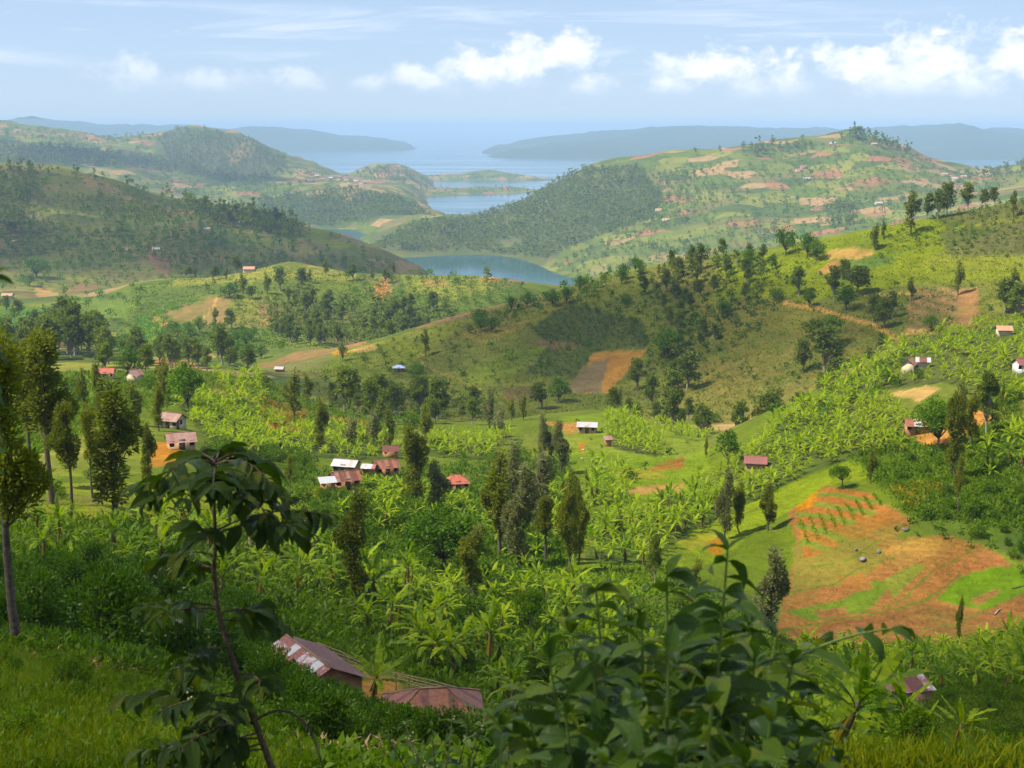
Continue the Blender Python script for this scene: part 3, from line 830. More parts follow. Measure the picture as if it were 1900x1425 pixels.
HAZE_D = 0.78e-4
mat_terrain()
mat_water()
mat_haze()
mat_coffee('coffee_leaf', 0.9)
mat_coffee('shaded_coffee_leaf', 0.5)  # darker copy: shade on the left coffee tree put into its leaf colour
mat_leaf('silky_oak_leaf', (0.090, 0.108, 0.028), (0.235, 0.245, 0.062), 0.48, nscale=0.5, tip=((0.21, 0.205, 0.075), 0.92))
mat_leaf('silver_oak_leaf', (0.115, 0.122, 0.062), (0.27, 0.265, 0.145), 0.45, nscale=0.5)
mat_leaf('broad_leaf', (0.055, 0.105, 0.017), (0.140, 0.225, 0.034), 0.45, nscale=0.4)
mat_leaf('gum_leaf', (0.080, 0.105, 0.032), (0.185, 0.215, 0.062), 0.45, nscale=0.4)
mat_leaf('bush_leaf', (0.048, 0.092, 0.013), (0.140, 0.210, 0.026), 0.45, nscale=0.5)
mat_leaf('shrub_leaf', (0.038, 0.080, 0.013), (0.105, 0.180, 0.024), 0.4, 0.45, 0.3, nscale=0.6, tip=((0.16, 0.17, 0.02), 0.965))
mat_leaf('banana_leaf', (0.070, 0.140, 0.012), (0.300, 0.365, 0.024), 0.48, 0.55, 0.2, nscale=0.22, ov=0.8)
mat_leaf('banana_leaf_old', (0.16, 0.12, 0.04), (0.26, 0.2, 0.07), 0.3, 0.7, 0.2)
mat_leaf('grass_blade', (0.060, 0.110, 0.012), (0.17, 0.24, 0.022), 0.45, 0.6, 0.2, nscale=0.25, tip=((0.24, 0.21, 0.06), 0.96))
mat_leaf('dry_grass_blade', (0.095, 0.125, 0.020), (0.23, 0.225, 0.045), 0.4, 0.7, 0.15, nscale=0.25)
mat_leaf('far_leaf', (0.028, 0.040, 0.018), (0.080, 0.10, 0.032), 0.25, nscale=0.02)
mat_plain('bark', (0.055, 0.040, 0.028), (0.15, 0.115, 0.085), 6.0, 0.95)
mat_plain('pale_bark', (0.16, 0.13, 0.10), (0.34, 0.29, 0.23), 5.0, 0.95)
mat_plain('banana_stem', (0.075, 0.055, 0.030), (0.19, 0.17, 0.065), 4.0, 0.7)
mat_plain('green_stem', (0.11, 0.17, 0.03), (0.20, 0.26, 0.05), 30.0, 0.5, 0.4, 0.1)
mat_plain('coffee_bark', (0.045, 0.028, 0.020), (0.14, 0.095, 0.065), 60.0, 0.9, 0.2, 0.6, 0.004)
mat_plain('berry', (0.10, 0.16, 0.02), (0.22, 0.25, 0.03), 40.0, 0.35, 0.5, 0.1)
mat_plain('mud_wall', (0.26, 0.125, 0.055), (0.42, 0.22, 0.10), 1.4, 0.95)
mat_plain('cream_wall', (0.42, 0.33, 0.20), (0.58, 0.48, 0.32), 1.0, 0.9)
mat_plain('brick_wall', (0.32, 0.19, 0.10), (0.46, 0.30, 0.17), 2.2, 0.95)
mat_plain('white_wall', (0.55, 0.52, 0.46), (0.75, 0.72, 0.66), 1.0, 0.9)
mat_plain('wood_pole', (0.16, 0.10, 0.06), (0.34, 0.24, 0.15), 8.0, 0.9)
mat_plain('door_wood', (0.07, 0.05, 0.035), (0.16, 0.11, 0.07), 4.0, 0.8)
mat_plain('dark_opening', (0.02, 0.018, 0.016), (0.035, 0.03, 0.025), 2.0, 0.8)
mat_plain('boulder', (0.09, 0.085, 0.08), (0.22, 0.21, 0.20), 2.5, 0.9, 0.2, 0.8, 0.06)
mat_plain('pale_stone', (0.22, 0.20, 0.17), (0.42, 0.39, 0.34), 3.0, 0.9)
mat_plain('litter', (0.15, 0.085, 0.04), (0.38, 0.25, 0.12), 6.0, 0.9)
mat_plain('trim', (0.17, 0.09, 0.06), (0.28, 0.16, 0.10), 2.0, 0.8)
mat_sheet('rust_sheet', (0.19, 0.085, 0.060), (0.095, 0.032, 0.020), 0.14)
mat_sheet('orange_rust_sheet', (0.25, 0.155, 0.115), (0.17, 0.060, 0.030), 0.12)
mat_sheet('pale_sheet', (0.50, 0.47, 0.46), (0.17, 0.06, 0.042), 0.0, 1.6)
mat_sheet('white_sheet', (0.38, 0.38, 0.39), (0.30, 0.19, 0.14), -0.16, 0.9, 0.5)
mat_sheet('blue_white_sheet', (0.40, 0.50, 0.66), (0.36, 0.37, 0.4), -0.3, 0.6, 0.4)
mat_sheet('pink_sheet', (0.29, 0.165, 0.13), (0.16, 0.078, 0.058), 0.0, 1.2)
mat_sheet('red_sheet', (0.36, 0.085, 0.045), (0.27, 0.065, 0.036), 0.0, 0.8)
mat_sheet('maroon_sheet', (0.26, 0.075, 0.065), (0.14, 0.05, 0.04), 0.0, 0.8)
mat_sheet('tile_roof', (0.44, 0.25, 0.14), (0.3, 0.15, 0.09), 0.0, 2.0, 0.85)


def mat_cloud(name, op):
    m, t, out = new_mat(name)
    d = t.new('ShaderNodeBsdfDiffuse')
    d.inputs[0].default_value = (0.85, 0.86, 0.88, 1)
    tl = t.new('ShaderNodeBsdfTranslucent')
    tl.inputs[0].default_value = (0.85, 0.86, 0.88, 1)
    a = t.new('ShaderNodeAddShader')
    tp = t.new('ShaderNodeBsdfTransparent')
    mx = t.new('ShaderNodeMixShader')
    mx.inputs[0].default_value = op
    mx2 = t.new('ShaderNodeMixShader')
    mx2.inputs[0].default_value = 0.5
    t.l.new(d.outputs[0], mx2.inputs[1])
    t.l.new(tl.outputs[0], mx2.inputs[2])
    t.l.new(tp.outputs[0], mx.inputs[1])
    t.l.new(mx2.outputs[0], mx.inputs[2])
    t.l.new(mx.outputs[0], out.inputs[0])


mat_cloud('cloud', 0.125)
mat_cloud('thin_cloud', 0.12)
mat_cloud('dense_cloud', 0.19)


# ------------------------------------------------------------------ mesh helpers
def mesh_arrays(name, V, faces4=None, faces3=None, mats=(), mi4=None, mi3=None, smooth=False):
    me = bpy.data.meshes.new(name)
    V = np.asarray(V, np.float32).reshape(-1, 3)
    f4 = np.zeros((0, 4), np.int32) if faces4 is None or len(faces4) == 0 else np.asarray(faces4, np.int32)
    f3 = np.zeros((0, 3), np.int32) if faces3 is None or len(faces3) == 0 else np.asarray(faces3, np.int32)
    me.vertices.add(len(V))
    me.vertices.foreach_set('co', V.ravel())
    nl = f4.size + f3.size
    me.loops.add(nl)
    me.loops.foreach_set('vertex_index', np.concatenate([f4.ravel(), f3.ravel()]))
    me.polygons.add(len(f4) + len(f3))
    starts = np.concatenate([np.arange(len(f4)) * 4, f4.size + np.arange(len(f3)) * 3]).astype(np.int32)
    me.polygons.foreach_set('loop_start', starts)
    for m in mats:
        me.materials.append(MAT[m])
    if mi4 is not None or mi3 is not None:
        a = np.zeros(len(f4), np.int32) if mi4 is None else np.asarray(mi4, np.int32)
        b = np.zeros(len(f3), np.int32) if mi3 is None else np.asarray(mi3, np.int32)
        me.polygons.foreach_set('material_index', np.concatenate([a, b]))
    if smooth:
        me.polygons.foreach_set('use_smooth', np.ones(len(f4) + len(f3), bool))
    me.update(calc_edges=True)
    return me


class MB:
    """collects quads into one mesh"""
    def __init__(self):
        self.V, self.F, self.M, self.n = [], [], [], 0

    def add(self, V, Fq, mi=0):
        V = np.asarray(V, float).reshape(-1, 3)
        Fq = np.asarray(Fq, int).reshape(-1, 4)
        self.V.append(V)
        self.F.append(Fq + self.n)
        self.M.append(np.full(len(Fq), mi))
        self.n += len(V)

    def box(self, lo, hi, mi=0):
        x0, y0, z0 = lo
        x1, y1, z1 = hi
        V = [(x0, y0, z0), (x1, y0, z0), (x1, y1, z0), (x0, y1, z0), (x0, y0, z1), (x1, y0, z1), (x1, y1, z1), (x0, y1, z1)]
        self.add(V, [(0, 3, 2, 1), (4, 5, 6, 7), (0, 1, 5, 4), (1, 2, 6, 5), (2, 3, 7, 6), (3, 0, 4, 7)], mi)

    def tube(self, pts, radii, sides=5, mi=0):
        pts = np.asarray(pts, float)
        n = len(pts)
        tan = np.gradient(pts, axis=0)
        tan /= np.linalg.norm(tan, axis=1)[:, None] + 1e-9
        ref = np.where(np.abs(tan[:, 2:3]) > 0.9, np.array([[1.0, 0, 0]]), np.array([[0, 0, 1.0]]))
        a = np.cross(tan, ref)
        a /= np.linalg.norm(a, axis=1)[:, None] + 1e-9
        b = np.cross(tan, a)
        th = np.arange(sides) / sides * 2 * math.pi
        ring = (np.cos(th)[None, :, None] * a[:, None, :] + np.sin(th)[None, :, None] * b[:, None, :]) * np.asarray(radii, float)[:, None, None]
        V = (pts[:, None, :] + ring).reshape(-1, 3)
        Fq = []
        for i in range(n - 1):
            for j in range(sides):
                k = (j + 1) % sides
                Fq.append((i * sides + j, i * sides + k, (i + 1) * sides + k, (i + 1) * sides + j))
        if sides == 4:
            Fq.append((0, 1, 2, 3))
            Fq.append(tuple((n - 1) * sides + q for q in (3, 2, 1, 0)))
        self.add(V, Fq, mi)

    def leaves(self, C, Dv, L, W, mi=0, lift=0.0):
        """one pointed blade per centre: base, two shoulders, tip"""
        C = np.asarray(C, float)
        Dv = np.asarray(Dv, float)
        Dv = Dv / (np.linalg.norm(Dv, axis=1)[:, None] + 1e-9)
        rv = rng.normal(size=C.shape)
        s = np.cross(Dv, rv)
        s /= np.linalg.norm(s, axis=1)[:, None] + 1e-9
        nrm = np.cross(s, Dv)
        L = np.broadcast_to(np.asarray(L, float), (len(C),))[:, None]
        W = np.broadcast_to(np.asarray(W, float), (len(C),))[:, None]
        mid = C + Dv * L * 0.45 + nrm * L * lift
        V = np.stack([C, mid + s * W * 0.5, C + Dv * L, mid - s * W * 0.5], 1)
        k = len(C)
        self.add(V.reshape(-1, 3), np.arange(4 * k).reshape(k, 4), mi)

    def arrays(self):
        return np.concatenate(self.V), np.concatenate(self.F), np.concatenate(self.M)

    def mesh(self, name, mats, smooth=False):
        V, Fq, M = self.arrays()
        return mesh_arrays(name, V, Fq, None, mats, M, None, smooth)


def obj(name, me, parent=None, loc=None, rz=0.0, scale=None):
    o = bpy.data.objects.new(name, me)
    COL.objects.link(o)
    if parent is not None:
        o.parent = parent
    if loc is not None:
        o.location = loc
    if rz:
        o.rotation_euler = (0, 0, rz)
    if scale is not None:
        o.scale = (scale, scale, scale) if not hasattr(scale, '__len__') else scale
    return o


def tag(o, label, cat=None, group=None, kind=None):
    o['label'] = label
    if cat:
        o['category'] = cat
    if group:
        o['group'] = group
    if kind:
        o['kind'] = kind
    return o


# ------------------------------------------------------------------ ground, lake, air
def build_ground():
    ny, nx = XG.shape
    V = np.stack([XG, YG, ZG], -1).reshape(-1, 3)
    i = np.arange(ny - 1)[:, None] * nx + np.arange(nx - 1)[None, :]
    q = np.stack([i, i + 1, i + nx + 1, i + nx], -1).reshape(-1, 4)
    me = mesh_arrays('terrain', V, q, None, ['farmland'], smooth=True)
    ca = me.color_attributes.new('cover', 'FLOAT_COLOR', 'POINT')
    ca.data.foreach_set('color', TINT.reshape(-1, 4).astype(np.float32).ravel())
    o = obj('terrain', me)
    tag(o, 'green and brown farmed hills and valleys running down to the lake', kind='structure')
    # the lake
    s = MB()
    xs = np.linspace(-30000, 30000, 25)
    ys = np.linspace(1500, 45000, 25)
    VV = np.array([(x, y, 0.0) for y in ys for x in xs])
    FF = [(a * 25 + b, a * 25 + b + 1, (a + 1) * 25 + b + 1, (a + 1) * 25 + b) for a in range(24) for b in range(24)]
    s.add(VV, FF)
    lake = obj('lake', s.mesh('lake', ['lake_water']))
    tag(lake, 'pale blue lake with inlets between the hills', kind='structure')
    h = MB()
    h.box((-34000, -700, -30), (34000, 46000, CZ + 75))
    hz = obj('haze', h.mesh('haze', ['air']))
    tag(hz, 'bluish haze lying over the lake and the far hills', kind='stuff')


build_ground()
# ------------------------------------------------------------------ plant shapes (unit height; scaled where they stand)
def blob_dirs(n):
    v = rng.normal(size=(n, 3))
    return v / (np.linalg.norm(v, axis=1)[:, None] + 1e-9)


def silky_oak(seed, lod, width=0.118, base=0.15, leafmat='silky_oak_leaf', fine=1.0):
    """tall feathery column: upright plumes of foliage round a straight stem"""
    r = np.random.default_rng(seed)
    ncl, nlf, L, W = {'hi': (62, 5200, 0.034, 0.0125), 'mid': (36, 1150, 0.055, 0.024), 'low': (13, 84, 0.14, 0.085)}[lod]
    tr, cr = MB(), MB()
    L, W, nlf = L * fine, W * fine, int(nlf / fine)
    bend = r.normal(0, 0.016, 2)
    zs = np.linspace(0, 0.97, 9)
    path = np.stack([bend[0] * np.sin(zs * 4) + 0.01 * zs, bend[1] * np.sin(zs * 3.1 + 1), zs], 1)
    path[0, :2] = path[0, :2] * 0
    tr.tube(np.vstack([[0, 0, -0.03], path]), np.concatenate([[0.019], 0.0165 * (1 - zs * 0.9)]), 6 if lod == 'hi' else 4)
    t = np.sort(r.uniform(0, 1, ncl))
    lump = 0.74 + 0.26 * np.sin(t * r.uniform(7, 12) + r.uniform(0, 6)) + r.normal(0, 0.14, ncl)
    prof = width * np.clip(np.sin(math.pi * np.clip(t * 0.93 + 0.09, 0, 1)) ** 0.55, 0.15, 1) * lump
    ang = np.arange(ncl) * 2.4 + r.uniform(0, 0.9, ncl)
    rad = prof * np.sqrt(r.uniform(0.15, 1.0, ncl)) * 0.95
    zc = base + t * (0.97 - base)
    px_ = np.interp(zc, zs, path[:, 0])
    py_ = np.interp(zc, zs, path[:, 1])
    lop = r.uniform(0, 6.28)
    C = np.stack([px_ + np.cos(ang) * rad + 0.3 * width * np.sin(zc * 9 + lop), py_ + np.sin(ang) * rad + 0.3 * width * np.cos(zc * 8 + lop), zc], 1)
    if lod != 'low':
        for k in range(0, ncl):
            z0 = max(base * 0.7, zc[k] - rad[k] * 1.3 - 0.03)
            a = np.array([np.interp(z0, zs, path[:, 0]), np.interp(z0, zs, path[:, 1]), z0])
            mid = (a + C[k]) / 2 + np.array([np.cos(ang[k]), np.sin(ang[k]), -0.35]) * rad[k] * 0.15
            tr.tube(np.stack([a, mid, C[k]]), [0.0055, 0.0036, 0.0014], 3)
    per = np.maximum(1, (nlf * (prof ** 1.2) / np.sum(prof ** 1.2)).astype(int))
    cs, ds = [], []
    for k in range(ncl):
        n = per[k]
        d = blob_dirs(n)
        rr = r.uniform(0.35, 1.0, n) ** 0.5
        sz = np.array([0.034, 0.034, 0.055]) * r.uniform(0.6, 1.3) * (1.25 if lod == 'low' else 1)
        p = C[k] + d * rr[:, None] * sz
        cs.append(p)
        out = np.array([np.cos(ang[k]), np.sin(ang[k]), 0.0])
        ds.append(d * 0.9 + out * 0.5 + np.array([0, 0, 0.3]) + r.normal(0, 0.45, (n, 3)))
    cs, ds = np.concatenate(cs), np.concatenate(ds)
    Ls = L * r.uniform(0.6, 1.25, len(cs))
    cr.leaves(cs, ds, Ls, W * r.uniform(0.7, 1.3, len(cs)), lift=0.08)
    return tr, cr, ('bark', leafmat)


def round_tree(seed, lod, width=0.42, base=0.08, leafmat='broad_leaf', flat=0.85):
    """forked stem, spreading limbs, clumped crown with gaps"""
    r = np.random.default_rng(seed)
    ncl, nlf, L, W = {'hi': (44, 4300, 0.048, 0.026), 'mid': (30, 1050, 0.075, 0.042), 'low': (10, 62, 0.20, 0.135), 'far': (8, 28, 0.30, 0.22)}[lod]
    tr, cr = MB(), MB()
    fz = base + 0.12
    if lod in ('low', 'far'):
        tr.tube([[0, 0, -0.04], [0.02, 0, fz + 0.15]], [0.032, 0.016], 3)
    else:
        tr.tube([[0, 0, -0.04], [0, 0, 0], [0.012, 0.008, fz * 0.6], [0.02, 0, fz]], [0.034, 0.030, 0.024, 0.02], 6 if lod == 'hi' else 4)
    d = blob_dirs(ncl)
    d[:, 2] = np.where(d[:, 2] < -0.55, -d[:, 2], d[:, 2])
    rr = r.uniform(0.25, 1.0, ncl) ** 0.6
    cz = (1 + base) / 2
    C = np.stack([d[:, 0] * width * rr, d[:, 1] * width * rr, cz + d[:, 2] * (1 - base) / 2 * rr * flat], 1)
    C[:, :2] += r.normal(0, 0.03, 2)
    C[:, 2] += 0.05 * np.sin(C[:, 0] * 9 + seed)
    if lod in ('hi', 'mid'):
        for k in range(ncl):
            mid = np.array([C[k, 0] * 0.45, C[k, 1] * 0.45, fz + (C[k, 2] - fz) * 0.4])
            tr.tube(np.stack([[0.02, 0, fz * 0.92], mid, C[k]]), [0.013, 0.007, 0.002], 3)
    cs, ds = [], []
    for k in range(ncl):
        n = max(1, int(nlf / ncl * r.uniform(0.55, 1.5)))
        dd = blob_dirs(n)
        sz = width * r.uniform(0.22, 0.40) * np.array([1, 1, 0.72])
        p = C[k] + dd * (r.uniform(0.3, 1, n) ** 0.5)[:, None] * sz
        cs.append(p)
        ds.append(dd + np.array([0, 0, 0.25]) + r.normal(0, 0.4, (n, 3)))
    cs, ds = np.concatenate(cs), np.concatenate(ds)
    cr.leaves(cs, ds, L * r.uniform(0.6, 1.3, len(cs)), W * r.uniform(0.7, 1.3, len(cs)), lift=0.1)
    return tr, cr, ('pale_bark' if leafmat == 'gum_leaf' else 'bark', leafmat)


def bush(seed, lod, leafmat='bush_leaf', width=0.62):
    """many stems from the ground, leafy right down"""
    r = np.random.default_rng(seed)
    ncl, nlf, L, W = {'hi': (30, 3200, 0.075, 0.034), 'mid': (18, 700, 0.12, 0.065), 'low': (8, 44, 0.30, 0.20)}[lod]
    tr, cr = MB(), MB()
    ang = np.arange(ncl) * 2.4
    t = r.uniform(0.12, 0.95, ncl)
    rad = width * np.sqrt(1 - (t - 0.25) ** 2 / 0.62) * r.uniform(0.25, 0.95, ncl)
    C = np.stack([np.cos(ang) * rad, np.sin(ang) * rad, t * 0.86], 1)
    ns = ncl if lod == 'hi' else (8 if lod == 'mid' else 2)
    for k in range(ns):
        tr.tube(np.stack([C[k] * [0.08, 0.08, 0] + [0, 0, -0.06], C[k] * [0.5, 0.5, 0.55], C[k]]), [0.022, 0.014, 0.004], 3)
    cs, ds = [], []
    for k in range(ncl):
        n = max(1, int(nlf / ncl * r.uniform(0.6, 1.4)))
        dd = blob_dirs(n)
        p = C[k] + dd * (r.uniform(0.2, 1, n) ** 0.5)[:, None] * r.uniform(0.13, 0.24)
        p[:, 2] = np.abs(p[:, 2]) + 0.02
        cs.append(p)
        ds.append(dd + np.array([0, 0, 0.45]) + r.normal(0, 0.4, (n, 3)))
    cs, ds = np.concatenate(cs), np.concatenate(ds)
    cr.leaves(cs, ds, L * r.uniform(0.6, 1.3, len(cs)), W * r.uniform(0.7, 1.3, len(cs)), lift=0.1)
    return tr, cr, ('bark', leafmat)


def banana_leaf_arrays(seed, droop, tatter, n=12):
    r = np.random.default_rng(seed)
    s = np.linspace(0, 1, n)
    th = -droop * s ** 1.4
    dx, dz = np.cos(th), np.sin(th)
    x = np.concatenate([[0], np.cumsum((dx[1:] + dx[:-1]) / 2 / (n - 1))])
    z = np.concatenate([[0], np.cumsum((dz[1:] + dz[:-1]) / 2 / (n - 1))])
    w = 0.100 * np.clip(np.sin(math.pi * np.clip((s - 0.12) / 0.88, 0, 1)), 0, 1) ** 0.5
    w[s < 0.12] = 0.012
    w[-1] = 0.012
    V, Fq = [], []
    for side in (-1, 1):
        for i in range(n - 1):
            gap = 0.0 if r.uniform() > tatter else r.uniform(0.1, 0.45)
            sag = r.uniform(-0.25, 0.35) + (0.9 * tatter * r.uniform() if tatter else 0)
            base = len(V)
            for q, (k, g) in enumerate(((i, 0.0), (i + 1, gap))):
                V.append((x[k], 0, z[k]))
            for q, k in enumerate((i + 1, i)):
                ww = w[k]
                xx = x[k] + 0.10 * ww / 0.100 * 0.3
                if q == 0 and gap:
                    xx -= gap * (x[i + 1] - x[i])
                up = 0.35 - 1.1 * s[k] - sag
                V.append((xx, side * ww * math.cos(up * 0.9), z[k] + ww * math.sin(up * 0.9)))
            Fq.append((base, base + 1, base + 2, base + 3))
    # midrib
    return np.array(V, float), np.array(Fq, int), (x, z)


BL = [banana_leaf_arrays(100 + i, d, t) for i, (d, t) in enumerate([(0.5, 0.0), (0.9, 0.15), (1.3, 0.35), (1.7, 0.6), (0.7, 0.5), (2.1, 0.75)])]
BLM = []
for i, (V_, F_, mr) in enumerate(BL):
    b_ = MB()
    b_.add(V_, F_)
    rib_x, rib_z = mr
    b_.tube(np.stack([rib_x[::2], np.zeros_like(rib_x[::2]), rib_z[::2] - 0.004], 1), np.linspace(0.011, 0.003, len(rib_x[::2])), 3)
    BLM.append(b_.mesh('banana_leaf', ['banana_leaf']))
    if i == 5:
        BLM.append(b_.mesh('banana_leaf', ['banana_leaf_old']))


def banana_spec(seed):
    """list of (leaf variant, azimuth, rise angle, length, height of base) for a plant about 1 unit = 1 m"""
    r = np.random.default_rng(seed)
    n = int(r.integers(9, 15))
    hs = r.uniform(1.3, 2.6)
    sp_ = []
    for i in range(n):
        a = i * 2.4 + r.uniform(-0.3, 0.3)
        f = i / (n - 1)
        rise = 1.35 - 1.15 * f + r.uniform(-0.15, 0.15)
        var = int(np.clip(f * 4.2 + r.uniform(-0.8, 1.2), 0, 5))
        sp_.append((var, a, rise, r.uniform(1.75, 2.7) * (0.85 if f < 0.15 else 1.0), hs - 0.05 - 0.25 * f))
    for _ in range(int(r.integers(1, 4))):
        sp_.append((6, r.uniform(0, 6.28), r.uniform(-1.0, -0.5), r.uniform(0.9, 1.5), hs - 0.4))
    return hs, sp_


def leaf_matrix(a, rise, ln, hz):
    return Matrix.Translation((0, 0, hz)) @ Matrix.Rotation(a, 4, 'Z') @ Matrix.Rotation(-rise, 4, 'Y') @ Matrix.Scale(ln, 4)


def banana_stem(hs, seed):
    r = np.random.default_rng(seed)
    b = MB()
    b.tube([[0, 0, -0.25], [0, 0, 0], [0.02, 0.03, hs * 0.5], [0.0, 0.0, hs * 0.95], [0, 0, hs + 0.12]], [0.17, 0.16, 0.125, 0.095, 0.05], 7)
    # a sucker beside the mother plant
    a = r.uniform(0, 6.28)
    q = np.array([math.cos(a) * 0.4, math.sin(a) * 0.4, 0])
    b.tube([q + [0, 0, -0.2], q + [0, 0, 0.1], q * 1.15 + [0, 0, 0.7]], [0.08, 0.075, 0.03], 5)
    # dead leaf skirt
    for k in range(4):
        a = r.uniform(0, 6.28)
        q = np.array([math.cos(a), math.sin(a), 0])
        t_ = np.array([-q[1], q[0], 0]) * 0.09
        z0 = hs * r.uniform(0.75, 0.95)
        V = [q * 0.11 + t_ * 0.4 + [0, 0, z0], q * 0.11 - t_ * 0.4 + [0, 0, z0], q * 0.26 - t_ + [0, 0, z0 * 0.45], q * 0.26 + t_ + [0, 0, z0 * 0.45]]
        b.add(V, [(0, 1, 2, 3)], 1)
    return b


NB = 10
BSPEC = [banana_spec(300 + i) for i in range(NB)]
BSTEM = [banana_stem(BSPEC[i][0], 400 + i).mesh('banana_stem', ['banana_stem', 'banana_leaf_old']) for i in range(NB)]


BLO = [banana_leaf_arrays(150 + i, d, 0.0, 4) for i, d in enumerate([0.5, 0.9, 1.3, 1.7, 0.7, 2.1])]


def banana_crown_arrays(i, src):
    VV, FF, MM, n = [], [], [], 0
    for (var, a, rise, ln, hz) in BSPEC[i][1]:
        M = np.array(leaf_matrix(a, rise, ln, hz))
        V, Fq, _ = src[min(var, 5)]
        VV.append(V @ M[:3, :3].T + M[:3, 3])
        FF.append(Fq + n)
        MM.append(np.full(len(Fq), 1 if var == 6 else 0, np.int32))
        n += len(V)
    return np.concatenate(VV), np.concatenate(FF), np.concatenate(MM)


BCR = [banana_crown_arrays(i, BLO) for i in range(NB)]
BCRM = [mesh_arrays('banana_crown', V, Fq, None, ['banana_leaf', 'banana_leaf_old'], Mq) for V, Fq, Mq in [banana_crown_arrays(i, BL) for i in range(NB)]]

PROTO = {}


def add_proto(kind, lod, builder, seeds, **kw):
    for sd in seeds:
        tr, cr, mats = builder(sd, lod, **kw)
        Vt, Ft, _ = tr.arrays()
        Vc, Fc, _ = cr.arrays()
        d = {'arr': (Vt, Ft, Vc, Fc), 'mats': mats}
        d['trunk'] = tr.mesh('trunk', [mats[0]], True)
        d['crown'] = cr.mesh('crown', [mats[1]])
        PROTO.setdefault((kind, lod), []).append(d)


for lod, sd in (('hi', (1, 2, 3)), ('mid', (4, 5, 6, 7)), ('low', (8, 9, 10, 11, 12))):
    add_proto('silky_oak', lod, silky_oak, sd)
    add_proto('tall_oak', lod, silky_oak, [x + 120 for x in sd[:3]], width=0.105, base=0.44, fine=0.72)
    add_proto('silver_oak', lod, silky_oak, [x + 20 for x in sd[:2]], width=0.135, base=0.12, leafmat='silver_oak_leaf')
    add_proto('round_tree', lod, round_tree, [x + 40 for x in sd])
    add_proto('gum_tree', lod, round_tree, [x + 60 for x in sd], width=0.235, base=0.10, leafmat='gum_leaf', flat=1.05)
    add_proto('bush', lod, bush, [x + 80 for x in sd])
    add_proto('coffee_shrub', lod, bush, [x + 100 for x in sd], leafmat='shrub_leaf', width=0.46)
add_proto('round_tree', 'far', round_tree, [201, 202, 203, 204, 205, 206], base=0.03)
add_proto('gum_tree', 'far', round_tree, [211, 212, 213, 214, 215, 216], width=0.27, base=0.04, leafmat='gum_leaf', flat=1.05)
add_proto('umbrella_tree', 'hi', round_tree, [141], width=0.40, base=0.28)

# ------------------------------------------------------------------ houses first, so that plants keep clear of them
KEEP = []            # (px0, px1, py0, py1, distance): picture boxes plants in front must not cover
SPOTS = []           # (x, y, radius): ground taken


def corrugated(a, b, c, d, waves, amp_=0.016):
    """sheet with eave corners a, b and upper corners c (above b), d (above a)"""
    a, b, c, d = (np.array(q, float) for q in (a, b, c, d))
    n = np.cross(b - a, d - a)
    n /= np.linalg.norm(n)
    m = waves * 2 + 1
    t = np.linspace(0, 1, m)[:, None]
    off = (np.arange(m) % 2)[:, None] * amp_ * n
    lo = a + (b - a) * t + off
    hi = d + (c - d) * t + off
    V = np.concatenate([lo, hi])
    Fq = [(i, i + 1, m + i + 1, m + i) for i in range(m - 1)]
    return V, Fq


